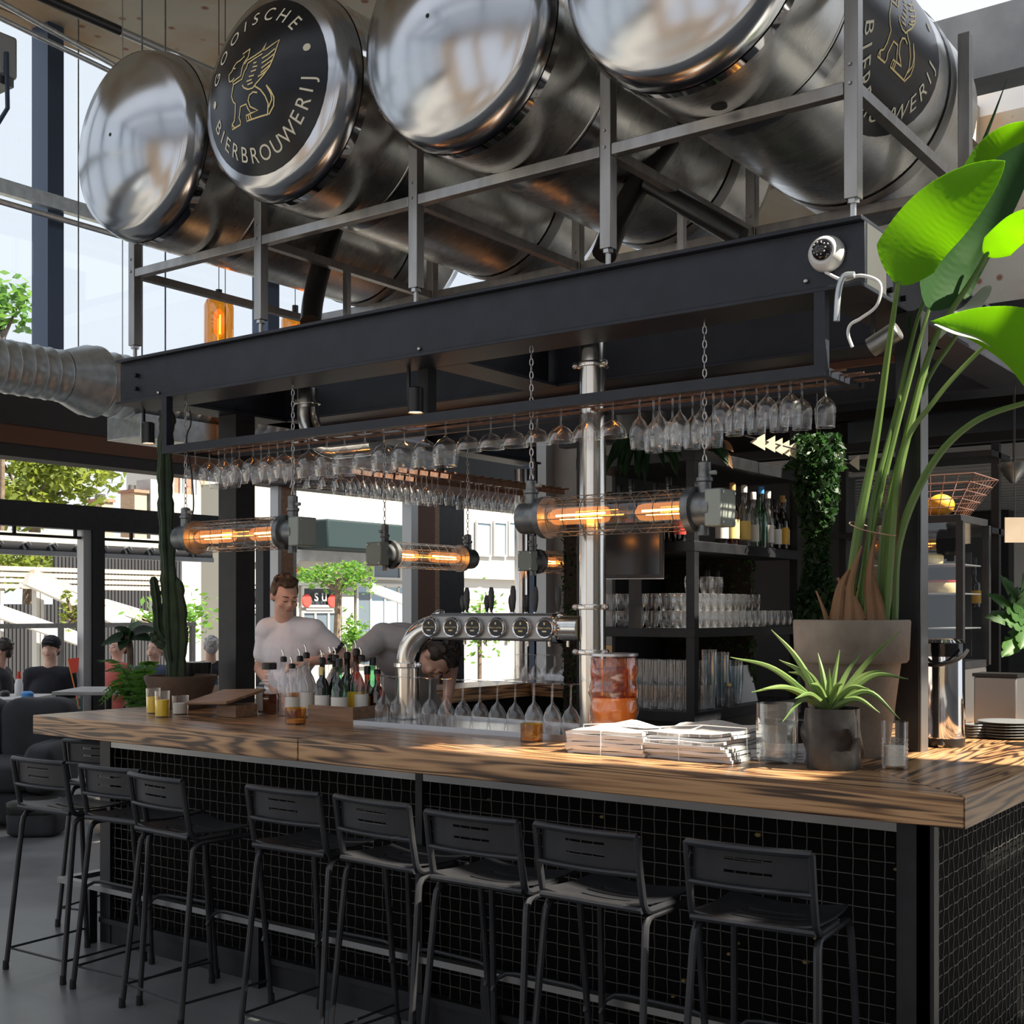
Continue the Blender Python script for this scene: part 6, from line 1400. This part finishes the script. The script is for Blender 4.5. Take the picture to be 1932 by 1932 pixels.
GT = 'tumblers on the back bar shelf'
def tumblers(z, rows, lab, grp, word_='from the shelf post'):
    for k_, (x, y) in enumerate(rows): glass('tumbler', (x, y, z), '%s, %s %s' % (lab, ORD[k_], word_), 'glass', grp, up=True, rz=random.random()*3)
r1 = [(KX-.05, KY+.10+.082*k) for k in range(14)]; r2 = [(KX-.135, KY+.10+.082*k) for k in range(10)]; r3 = [(KX-.10-.082*k, KY+.05) for k in range(7)]
tumblers(Z_T, r1, 'tumbler in the lower layer, right outer row', 'lower tumblers, right side'); tumblers(Z_T, r2, 'tumbler in the lower layer, right inner row', 'lower tumblers, right side')
tumblers(Z_T, r3, 'tumbler in the lower layer, left front row', 'lower tumblers, left front')
tumblers(Z_T+.085, r1[:9], 'tumbler in the upper layer, right outer row', 'upper tumblers, right side'); tumblers(Z_T+.085, r2[:7], 'tumbler in the upper layer, right inner row', 'upper tumblers, right side')
tumblers(Z_T+.085, r3, 'tumbler in the upper layer, left front row', 'upper tumblers, left front')
tumblers(Z_T+.17, [(KX-.09, KY+.14), (KX-.09, KY+.30), (KX-.09, KY+.40)], 'lone tumbler on top of the stacked tumblers', 'topmost tumblers')
BB = [(1362,.26,.034,'glass_dark','label_white','black_plastic','dark bottle half behind the lamp bracket'),(1382,.30,.036,'glass_amber','label_yellow','cork','bottle with pale yellow label and cork, leftmost of the lit bottles'),(1404,.30,.036,'glass','label_yellow','label_white','clear bottle with yellow label and gold neck'),(1421,.27,.032,'glass_blue','label_white','label_white','clear slim bottle with a white cap'),(1436,.31,.035,'glass_green',None,'blue_item','tall pale green glass bottle'),(1449,.29,.033,'glass','label_white','label_white','clear bottle with white label and white cap'),(1463,.25,.035,'glass_dark','label_white','black_plastic','dark bottle with big white label'),(1476,.28,.036,'glass_brown','label_gold','cork','whisky bottle with a cork stopper'),(1488,.25,.033,'glass_dark','cake_red','black_plastic','dark bottle with red label'),(1499,.26,.034,'glass_green','label_white','label_white','green bottle at the right end of the shelf')]
for px, h, r, gm, lb, cp, tx in BB:
    p = onX(px, 1010, KX-.07); bottle(tx, (KX-.07, min(p.y, FYY-.08), Z_B), h, r, gm, lab=lb, lz=(.12,.45), cap=cp, liquid='whisky' if gm in ('glass_amber','glass_brown') else None, group='spirit bottles on the back bar shelf', sh=.66)
for i, px in enumerate((1150,1170,1192,1214,1238,1262,1284)):
    p = onY(px, 1010, KY+.08); bottle('dark spirit bottle behind the big lamp, %s from the left' % ORD[i], (max(LX+.1,p.x), KY+.08, Z_B), .24+.03*(i % 3), .034, ['glass_dark','glass_brown','glass_dark','glass_green'][i % 4], lab=['label_white',None,'cake_red','label_gold'][i % 4], group='dim bottles behind the big lamp')
for i in range(3): p = onX(1460+i*22, 1170, KX-.3); bottle('black wine bottle in the dark corner of the shelf, %s from the left' % ORD[i], (KX-.30, 2.45+.12*i, Z_T), .28, .038, 'glass_dark', group='black wine bottles in the shelf corner')
GMUG = 'glass mugs on the back counter'
for a_ in range(6):
    for b_ in range(3):
        for l_ in range(2 if b_ < 2 else 1): glass('mug', (KX-.06-.088*a_, KY+.07+.09*b_, Z_W+.125*l_), 'glass beer mug, %s layer, %s row, %s left of the shelf post' % ('upper' if l_ else 'lower', ['front','middle','back'][b_], ORD[a_]), 'glass', GMUG+(', upper' if l_ else ', lower'), up=True)
for i, px in enumerate((1338,1362,1388)):
    p = onX(px, 1335, KX-.07); t = thing('glass_stack', ['bluish stack of nested pint glasses, leftmost and tallest','bluish stack of nested pint glasses in the middle','bluish stack of nested pint glasses, rightmost and lowest'][i], 'glass stack', (KX-.07, p.y, Z_W), group='stacks of nested pint glasses')
    n = (11,10,7)[i]; GP = MB().lathe([(.028,0),(.031,.05),(.040,.135)], 18, None, True, False).mesh('pint_glass')
    for k in range(n): o = link('pint_glass', GP, 'glass_blue', t); o.location = (0,0,.016*k)
p = onX(1372,1337,KX-.03); t = thing('pepper_mill', 'small brass-coloured pepper pot in front of the glass stacks', 'pepper mill', (KX-.02,p.y,Z_W)); MB().lathe([(.022,0),(.024,.01),(.018,.05),(.022,.09),(.012,.105)], 16).build('body', 'lamp_metal', t); MB().ball((0,0,.112), .014, 10, 6).build('knob', 'gold', t)
p = onX(1432,1337,KX-.02); MB().box(-.004,.004,-.14,.10,0,.20, Matrix.Rotation(-.25,4,'Y')).build('menu_card', 'paper_white', None, loc=(KX-.10, p.y+.05, Z_W)); tag(bpy.data.objects['menu_card'], 'blank white card leaning on the back counter', 'card')
# till screen
mo_ = atD(1198, 1045, 5.95); mt_ = thing('till_screen', 'dark till screen left of the shelf post', 'screen', (mo_.x,mo_.y,Z_T), YAW-.25)
MB().box(-.165,.14,-.015,.015,mo_.z-.12-Z_T,mo_.z+.15-Z_T).build('housing', 'black_plastic', mt_, bevel=.004); MB().box(-.145,.12,-.018,-.0155,mo_.z-.10-Z_T,mo_.z+.13-Z_T).build('display', 'screen', mt_); MB().box(-.03,.03,0,.03,0,mo_.z-.11-Z_T).build('stand', 'black_plastic', mt_); MB().box(-.167,.142,-.017,-.0155,mo_.z-.123-Z_T,mo_.z-.118-Z_T).build('edge_strip', 'alu_light', mt_)
# moss panels and hanging plants
def mossy(name, label, x0, x1, y0, y1, z0, z1, n, size, seed, mt='moss', cat='plant'):
    t = thing(name, label, cat, ((x0+x1)/2, (y0+y1)/2, z0)); MB().box(x0+.01,x1-.01,y0+.01,y1-.01,z0,z1).build('backing', 'soil', t, world=True)
    o = cloud(lambda rd: (rd.uniform(x0,x1), rd.uniform(y0,y1), rd.uniform(z0,z1)), n, size, seed, 1).build('foliage', mt, t, world=True, smooth=False); o['kind'] = 'stuff'; return t
p = atD(1086, 1000, 6.9); mossy('moss_column', 'green moss column between grey wall and steel column', p.x-.07, p.x+.06, p.y-.04, p.y+.06, 1.0, atD(1086,1000,6.9).z+.05, 2600, .016, 31)
mossy('moss_wall', 'green moss wall panel behind the till screen', LX-.02, KX-.12, 2.62, 2.68, 1.14, 1.92, 4200, .018, 32)
p = atD(1541, 1000, 6.35)
def vine_fn(rd):
    z = rd.uniform(atD(1541,1185,6.35).z, atD(1541,822,6.35).z); k = .085+.03*math.sin(z*9)+(.05 if z > 2.35 else 0); a = rd.uniform(0,2*PI); r = k*rd.random()**.5; return (p.x+r*math.cos(a), p.y+r*math.sin(a), z)
t = thing('hanging_vine', 'dense green vine cascading down beside the shelf', 'plant', (p.x,p.y,1.55)); o = cloud(vine_fn, 5200, .024, 33, 1).build('foliage', 'fern_dark', t, world=True, smooth=False); o['kind'] = 'stuff'; MB().tube([(p.x,p.y,1.6),(p.x,p.y,2.5)], .03, 6).build('stem', 'bark', t, world=True); MB().tube([(p.x,p.y,2.5),(p.x,p.y,3.6)], .004, 5).build('cord', 'black_plastic', t, world=True)
hp = atD(1210, 838, 5.75); t = thing('hanging_plant', 'dark broad-leaved plant hanging over the back bar', 'plant', (hp.x,hp.y,Z_U)); MB().lathe([(.06,0),(.10,.02),(.12,.14),(.10,.14),(.08,.1)], 20).build('pot', 'black_plastic', t)
for i in range(30):
    px = random.uniform(1140,1290); a_ = atD(1215+(px-1215)*.4, 845+random.uniform(-15,10), 5.7); b_ = atD(px, random.uniform(855,915), 5.5); m_ = a_.lerp(b_,.5)+Vector((0,0,.05)); blade([a_, m_, b_], .022, .022, toc+Vector((0,0,.3)), 'leaf', 'fern_dark', t, nu=10, nv=4, curl=.2)
hp = atD(1345, 850, 6.0); t = thing('dried_bouquet', 'dim dried leaves on top of the shelf', 'plant', (hp.x,hp.y,Z_U))
for i in range(14): b_ = atD(random.uniform(1315,1385), random.uniform(835,885), 5.95); blade([(hp.x,hp.y,Z_U+.02), tuple(hp.lerp(b_,.6)+Vector((0,0,.03))), tuple(b_)], .025, .025, toc, 'leaf', 'husk' if i % 3 == 0 else 'fern_dark', t, nu=8, nv=4)
ar = atD(1470, 845, 6.1); t = thing('arrow_garland', 'garland of pale arrowheads above the back bar', 'garland', (ar.x,ar.y,ar.z))
for i, (px, py) in enumerate(((1432,834),(1451,838),(1465,842),(1478,846),(1491,850),(1503,854))):
    q = atD(px, py, 6.1+.05*i); MB().prism([(-.045,0),(.03,.042),(.03,-.042)], -.004,.004, Matrix.Translation(q)@Matrix.Rotation(YAW,4,'Z')@Matrix.Rotation(PI/2,4,'X')).build('arrowhead', 'cream', t, world=True)
for i, (px, py) in enumerate(((1583,865),(1614,873))): q = atD(px, py, 6.5); MB().prism([(-.035,0),(.02,.042),(.02,-.042)], -.004,.004, Matrix.Translation(q)@Matrix.Rotation(YAW,4,'Z')@Matrix.Rotation(PI/2,4,'X')).build('arrowhead', 'cream', t, world=True)
MB().tube([atD(1405,822,6.05), atD(1640,885,6.6)], .004, 5).build('cord', 'black_plastic', t, world=True)
# second dim shelf behind the vine
s2 = thing('dark_shelf', 'dim black shelf of bottles behind the plant stems', 'shelf', (-1.3,3.1,0))
for z in (1.13,1.62,2.05,2.45): MB().box(-1.62,-.75,3.05,3.4,z-.03,z).build('shelf_board', 'black_steel', s2, world=True)
for x in (-1.6,-.77): MB().bar((x,3.2,0),(x,3.2,2.5),.04,.04).build('upright', 'black_steel', s2, world=True)
for i in range(7): bottle('dim bottle on the shelf behind the plant stems, %s from the left' % ORD[i], (-1.52+.11*i, 3.12, 1.62), .25+.02*(i % 3), .036, ['glass_dark','glass_brown'][i % 2], lab='label_white' if i % 2 else 'label_gold', group='dim bottles behind the plant stems')

# far counter items under the tap bridge
p = Vector((-4.0,4.0,1.1)); MB().box(-.16,.14,-.10,.10,0,.055).build('steel_bin', 'steel_tray', None, loc=(p.x,p.y,1.1), bevel=.008); tag(bpy.data.objects['steel_bin'], 'low pale steel bin on the far counter', 'bin')
p = onZ(985,1280,1.1); MB().tube([(p.x,p.y,1.1),(p.x,p.y,2.7)], .06, 16).build('far_pipe', 'pipe_steel', None, world=True, loc=(p.x,p.y,1.1)); tag(bpy.data.objects['far_pipe'], 'grey steel pipe standing on the far counter', 'pipe')
t = thing('paper_roll_holder', 'brown cardboard block behind the taps', 'box', (-3.75,4.25,1.1)); MB().box(-.12,.12,-.06,.06,0,.26).build('box_body', 'cake', t, bevel=.004); MB().box(-.121,.121,-.061,.061,.20,.205).build('box_seam', 'hook_brown', t)

# =================================================================== RIGHT SIDE
sc_ = thing('service_counter', 'black service counter behind the right arm of the bar', 'counter', (-1.2,2.3,0)); MB().box(-1.5,-.935,2.0,2.9,0,1.06).build('carcass', 'black_plastic', sc_, world=True); MB().box(-1.52,-.932,1.98,2.92,1.06,1.1).build('top', 'black_steel', sc_, world=True)
q = atD(1812, 970, 5.6); cb = thing('cake_cabinet', 'glass cake display cabinet with black corner posts', 'display cabinet', (q.x-.22,q.y+.2,1.1))
cx0, cx1, cy0, cy1 = q.x-.44, q.x, q.y, q.y+.42; zt = q.z
MB().box(cx0,cx1,cy0,cy1,1.1,1.36).build('base', 'satin_metal', cb, world=True, bevel=.004); MB().box(cx0-.005,cx1+.005,cy0-.005,cy1+.005,zt-.035,zt).build('top_frame', 'black_steel', cb, world=True, bevel=.003)
MB().box(cx0-.005,cx1+.005,cy0-.005,cy1+.005,1.355,1.385).build('bottom_frame', 'black_steel', cb, world=True)
for x, y in ((cx0,cy0),(cx1,cy0),(cx0,cy1),(cx1,cy1)): MB().box(x-.016,x+.016,y-.016,y+.016,1.36,zt-.03).build('corner_post', 'black_steel', cb, world=True)
for g_ in ((cx0,cx1,cy0-.002,cy0+.002),(cx1-.002,cx1+.002,cy0,cy1),(cx0-.002,cx0+.002,cy0,cy1)): MB().box(*g_,1.385,zt-.035).build('pane', 'glass_pane', cb, world=True, smooth=False)
zs = [atD(1812,1062,5.6).z, atD(1812,1118,5.6).z, atD(1812,1185,5.6).z]
for z in zs: MB().box(cx0+.02,cx1-.02,cy0+.02,cy1-.02,z-.006,z).build('glass_shelf', 'alu_light', cb, world=True)
MB().box(cx0+.05,cx0+.38,cy1-.04,cy1-.035,1.4,1.9).build('back_panel', 'dark_roof', cb, world=True)
for i, (x, y, z, r, h, mt, lab) in enumerate(((cx0+.17,cy0+.16,zs[0],.14,.05,'cake','flat golden cake on the upper cabinet shelf'),(cx0+.13,cy0+.15,zs[1],.10,.075,'white_paint','whipped white cake on the middle cabinet shelf'),(cx0+.33,cy0+.14,zs[1],.085,.055,'cake','cake with red glaze on the middle cabinet shelf'),(cx0+.20,cy0+.2,1.386,.12,.08,'cake','golden loaf cake at the cabinet bottom'))):
    t = thing('cake', lab, 'cake', (x,y,z)); MB().lathe([(r*.96,0),(r,h*.3),(r,h*.85),(r*.93,h),(.001,h*1.02)], 24).build('sponge', mt, t)
    if i == 2: MB().lathe([(r*1.005,h*.9),(r*1.005,h*1.08),(.001,h*1.1)], 24).build('glaze', 'cake_red', t)
    else: MB().lathe([(r*.8,h*1.0),(r*.5,h*1.2),(.001,h*1.25)], 20).build('topping', 'cream', t)
# wire basket with orange gourds on the cabinet
bq_ = Vector((q.x-.20, q.y+.2, zt)); bk = thing('wire_basket', 'copper wire basket on top of the cake cabinet', 'basket', bq_)
for k in range(6):
    s = .11+.018*k; zz = .004+.036*k; MB().tube([(-s*1.3,-s,zz),(s*1.3,-s,zz),(s*1.3,s,zz),(-s*1.3,s,zz)], .0025, 4, closed=True).build('wire_ring', 'copper_wire', bk)
for k in range(9):
    f = -1+2*k/8
    for s in (-1, 1): MB().tube([(f*.143,s*.11,.004),(f*.26,s*.20,.184)], .002, 4).build('wire_upright', 'copper_wire', bk); MB().tube([(s*.143,f*.11,.004),(s*.26,f*.20,.184)], .002, 4).build('wire_upright', 'copper_wire', bk)
for i, (x, y, r) in enumerate(((.06,-.03,.062),(-.09,.0,.055),(-.02,.05,.05))):
    t = thing('orange_gourd', ['largest orange fruit in the wire basket','orange fruit at the left of the basket','orange fruit at the back of the basket'][i], 'fruit', (bq_.x+x,bq_.y+y,zt+.006)); MB().ball((0,0,r*.85), r, 20, 12, (1,1,.85)).build('flesh', 'orange_fruit', t); MB().tube([(0,0,r*1.65),(.004,0,r*1.95)], .005, 6).build('stalk', 'hook_brown', t)
# thermos can
p = onZ(1776,1408,1.1); th = thing('steel_thermos', 'polished steel drinks can with black lid and handle', 'thermos', (p.x,p.y+.02,1.1))
MB().lathe([(.080,.03),(.082,.04),(.080,.345)], 32).build('body', 'chrome', th); MB().lathe([(.078,0),(.081,.004),(.081,.034)], 32).build('foot', 'black_plastic', th); MB().lathe([(.082,.345),(.083,.395),(.07,.405),(.02,.41)], 32).build('lid', 'black_gloss', th); MB().lathe([(.0815,.398),(.072,.41),(.04,.414)], 32).build('lid_ring', 'chrome', th)
MB().tube(arc((0,-.02,.37), .098, PI+.05, 2*PI-.05, 12, 'xy')[:1]+[(.1*math.cos(a), -.03+.09*math.sin(a), .37-.055*abs(math.sin(a))) for a in [PI+PI*k/10 for k in range(11)]], .008, 8).build('handle', 'black_plastic', th)
MB().lathe([(.014,0),(.014,.01)], 14, Matrix.Translation((.02,-.081,.017))@Matrix.Rotation(PI/2,4,'X')).build('tap_badge', 'chrome', th)
# plates and trays
def plates(label, px, py, r, n, th_):
    p = onZ(px, py, 1.1)
    for k in range(n):
        o = MB().lathe([(r*.55,0),(r*.6,.002),(r*.92,.006),(r,.011),(r*.97,.013),(r*.6,.008),(.001,.007)], 32).build('plate', 'plate_grey', None, loc=(p.x,p.y,1.1+th_*k)); tag(o, '%s, %s from the bottom' % (label, ORD[k]), 'plate', 'stacked plates at the right edge')
plates('dark plate in the wide stack at the right edge', 1900, 1392, .115, 6, .0115); plates('small dark dish in the low stack beside the thermos', 1838, 1392, .045, 5, .011)
t = thing('steel_container', 'dull steel container under the cabinet', 'container', (onZ(1850,1380,1.1).x+.03, onZ(1850,1380,1.1).y+.18, 1.1)); MB().box(-.09,.09,-.07,.07,0,.23).build('body', 'satin_metal', t, bevel=.006); MB().box(-.095,.095,-.075,.075,.23,.245).build('lid', 'black_plastic', t)
# corrugated ribs under the low roof, long pipe, dangling lamps
lpz = onY(1750,728,3.0); lp_ = thing('long_pipe', 'long shiny pipe running under the low roof at the right', 'pipe', (lpz.x,3.0,2.78)); MB().tube([(-1.9,3.0,2.79),(5,3.0,2.79)], .045, 16).build('pipe', 'pipe_steel', lp_, world=True); MB().tube([(-1.9,3.0,2.895),(5,3.0,2.895)], .04, 14).build('pipe', 'alu_light', lp_, world=True)
for x in (-1.0,.5,2): MB().box(x,x+.03,2.95,3.05,2.74,3.1).build('pipe_clip', 'black_steel', lp_, world=True)
q = atD(1912, 875, 6.3); t = thing('funnel_lamp', 'dark funnel lamp hanging at the right edge', 'lamp', q); MB().lathe([(.075,0),(.07,.03),(.03,.08),(.012,.10)], 20, Matrix.Rotation(PI,4,'X')).build('shade', 'lamp_metal', t); MB().tube([(0,0,0),(0,0,.6)], .004, 5).build('cord', 'black_plastic', t)
q = atD(1905, 1050, 9.0); MB().box(-1.0,1.6,0,.05,-.35,.35).build('window_2', 'house_white', None, loc=(onY(1905,1050,10.9).x,10.9,onY(1905,1050,10.9).z)); struct(bpy.data.objects['window_2'], 'small bright window with white blinds at the right')
q = atD(1915, 1000, 5.9); t = thing('hanging_card', 'blank tan card hanging at the right edge', 'card', q, YAW); MB().box(-.05,.05,-.004,.004,-.06,.06).build('card', 'timber_pale', t); MB().tube([(0,0,.06),(0,0,.9)], .002, 4).build('cord', 'black_plastic', t)

# =================================================================== SMALL FITTINGS
def spot(label, px, py, Y, zt_, tilt=0, mt='black_plastic', ry=0):
    p = onY(px, py, Y); t = thing('spotlight', label, 'spotlight', p, group='small spotlights under the canopy'); R_ = Matrix.Rotation(tilt,4,'Y')@Matrix.Rotation(ry,4,'X')
    h = MB().lathe([(.036,-.055),(.036,.055),(.03,.06)], 20, R_, False, True).build('housing', mt, t); MB().lathe([(.031,-.05),(.031,-.047)], 16, R_).build('lens', 'spot_glow' if tilt == 0 else 'black_gloss', h)
    MB().bar((-.04,0,0), (-.04,0,zt_-p.z), .012, .012).build('bracket', 'black_plastic', t); MB().bar((-.045,0,0), (.0,0,0), .01, .01).build('pivot', 'black_plastic', t); return t
spot('black spotlight under the beam above the glass rack middle', 784, 756, .70, Z0); spot('black spotlight at the left end of the beam', 280, 818, .72, Z0); spot('grey tilted spotlight behind the plant leaves', 1668, 640, .85, Z0, 1.1, 'satin_metal')
p = onY(806,700,.80); MB().box(-.03,.03,-.03,.03,0,.26).build('black_duct_stub', 'black_steel', None, loc=(p.x,.80,2.47)); tag(bpy.data.objects['black_duct_stub'], 'black box post beside the middle spotlight', 'post')
# dome camera and its cable on the beam's right end
p = onY(1563,481,YB+.035); dc = thing('security_camera', 'white dome security camera on the right end of the beam', 'camera', p); RM = Matrix.Rotation(PI/2,4,'X')
MB().lathe([(.062,0),(.064,.015),(.058,.04),(.044,.058)], 28, RM).build('housing', 'white_paint', dc); MB().ball((0,-.050,.004), .038, 20, 10).build('dome', 'black_gloss', dc); 
for k in range(10): a = 2*PI*k/10; MB().ball((.022*math.cos(a), -.083, .004+.022*math.sin(a)), .0035, 6, 4).build('light_dot', 'bolt_steel', dc)
ca = MB().tube(bez([onY(1558,514,YB+.02), onY(1590,528,YB-.02), onY(1625,520,YB-.03), onY(1660,535,YB-.03), onY(1655,575,YB-.03), onY(1625,600,YB-.03), onY(1605,612,YB-.03), onY(1600,630,YB-.03), onY(1608,655,YB-.03)], 8), .006, 6); tag(ca.build('camera_cable', 'white_paint', None, world=True, loc=onY(1600,600,YB)), 'white looping cable hanging below the dome camera', 'cable')
cb2 = MB().tube(bez([onY(1578,606,YB-.05), onY(1582,550,YB-.05), onY(1592,522,YB-.05), onY(1612,518,YB-.05)], 8), .011, 10); tag(cb2.build('bent_conduit', 'galvanised', None, world=True, loc=onY(1580,600,YB)), 'bent grey conduit pipe under the dome camera', 'conduit')
# ventilation duct at the left
dx, dz = -5.6, 3.04; du = thing('ventilation_duct', 'galvanised spiral ventilation duct entering from the left', 'duct', (dx,1.0,dz)); MY = Matrix.Translation((dx,0,dz))@Matrix.Rotation(-PI/2,4,'X')
prof = [(.155,-4)]; y = -4
while y < .86: prof += [(.155,y),(.159,y+.006),(.155,y+.012)]; y += .085
MB().lathe(prof+[(.155,.88)], 40, MY, False, False).build('spiral_pipe', 'galvanised', du, world=True)
MB().lathe([(.157,.86),(.162,.88),(.215,1.02),(.218,1.08),(.222,1.085),(.222,1.10),(.2,1.11)], 40, MY, False, False).build('reducer', 'galvanised', du, world=True)
prof = [(.20,1.1)]; y = 1.12
while y < 3.2: prof += [(.198,y),(.202,y+.006),(.198,y+.012)]; y += .085
MB().lathe(prof, 40, MY, False, False).build('spiral_pipe', 'galvanised', du, world=True)
y0, y1 = slot(238,400,800,dx); MB().box(dx-.2,dx+.15,y0,y1,onX(320,838,dx).z,onX(320,795,dx).z).build('duct_box', 'galvanised', du, world=True, bevel=.004)
for y in (.2, 1.3): MB().tube([(dx,y,dz+.15),(dx,y,cz)], .004, 5).build('suspension_wire', 'bolt_steel', du, world=True)
# rods and conduit below the rough ceiling, wires
for i, (a_, c_, mt, r, X, lab) in enumerate((((-60,-30),(260,148),'galvanised',.02,-6.5,'upper twisted galvanised rod below the rough ceiling'),((-60,5),(260,160),'galvanised',.018,-6.5,'lower twisted galvanised rod below the rough ceiling'),((60,-14),(225,58),'black_plastic',.034,-6.0,'black insulated conduit below the rough ceiling'),((225,58),(440,152),'alu_light',.028,-6.0,'bare metal conduit continuing the black one'))):
    A_, C_ = onX(*a_, X), onX(*c_, X); tag(MB().tube([A_, C_], r, 10).build('ceiling_conduit', mt, None, world=True, loc=A_), lab, 'conduit')
for i, (px, y0_, y1_, X) in enumerate(((148,100,650,-6.6),(268,455,650,-4.9),(312,470,640,-4.9))):
    A_ = onX(px, (y0_+y1_)/2, X); tag(MB().tube([(A_.x,A_.y,3.0),(A_.x,A_.y,cz)], .005, 5).build('suspension_wire', 'lamp_metal', None, world=True, loc=(A_.x,A_.y,3.0)), ['thin wire hanging by the blue mullion','thin wire hanging behind the left tank post','second thin wire behind the left tank post'][i], 'wire')
# stage light at the left edge, amber pendant lamps
q = atD(2, 110, 7.5); t = thing('stage_light', 'grey stage light on a bent arm at the left edge', 'lamp', q); MB().box(-.12,.055,-.08,.08,-.12,.14).build('housing', 'alu_light', t, bevel=.02); MB().box(-.12,.04,-.06,.06,-.17,-.12).build('louvre', 'lamp_metal', t); MB().tube([(.06,0,.02),(.07,0,-.32),(-.05,0,-.40),(-.25,0,-.42)], .014, 8).build('arm', 'window_frame', t)
for i, (px, py, d) in enumerate(((413,600,8.3),(557,628,8.6))):
    q = atD(px, py, d); t = thing('amber_pendant', ['amber glass bottle-shaped pendant lamp above the beam','second amber pendant lamp, mostly hidden by the black hose'][i], 'lamp', q, group='amber pendant lamps'); MB().lathe([(.096,-.20),(.098,-.19),(.098,.08),(.085,.115),(.05,.13),(.02,.135)], 28, None, False).build('shade', 'glass_amber', t); MB().lathe([(.022,.13),(.022,.19)], 12).build('cap', 'black_plastic', t); MB().tube([(0,0,.19),(0,0,cz-q.z)], .003, 5).build('cord', 'black_plastic', t)
    b_ = MB().lathe([(.008,-.13),(.035,-.10),(.035,.03),(.012,.06)], 14).build('bulb', 'bulb_glass', t); MB().tube([(.01,0,-.11),(.012,0,.02)], .004, 6).build('filament', 'filament', b_)
q = onX(425, 808, -5.4); t = thing('amber_pendant', 'small amber pendant seen under the beam at the left', 'lamp', q, group='amber pendant lamps'); MB().lathe([(.075,-.10),(.075,.06),(.03,.085)], 24).build('shade', 'glass_amber', t); MB().tube([(0,0,.08),(0,0,cz-q.z)], .003, 5).build('cord', 'black_plastic', t)
# black hoses below the tanks
for i, (pts, r, lab) in enumerate(((((640,400,1.3),(612,480,1.15),(592,560,1.05),(586,610,.95)),.055,'thick black hose below the second tank'),(((1262,262,1.3),(1215,330,1.2),(1165,420,1.1),(1140,480,1.0)),.055,'thick black hose leaning beside the third tank'),(((1225,345,1.15),(1290,385,1.15),(1400,450,1.2)),.045,'black hose running right below the largest tank'))):
    P = bez([onY(x, y, Y) for x, y, Y in pts], 8); tag(MB().tube(P, r, 14).build('black_hose', 'black_plastic', None, world=True, loc=P[0]), lab, 'hose', 'black hoses under the tanks')
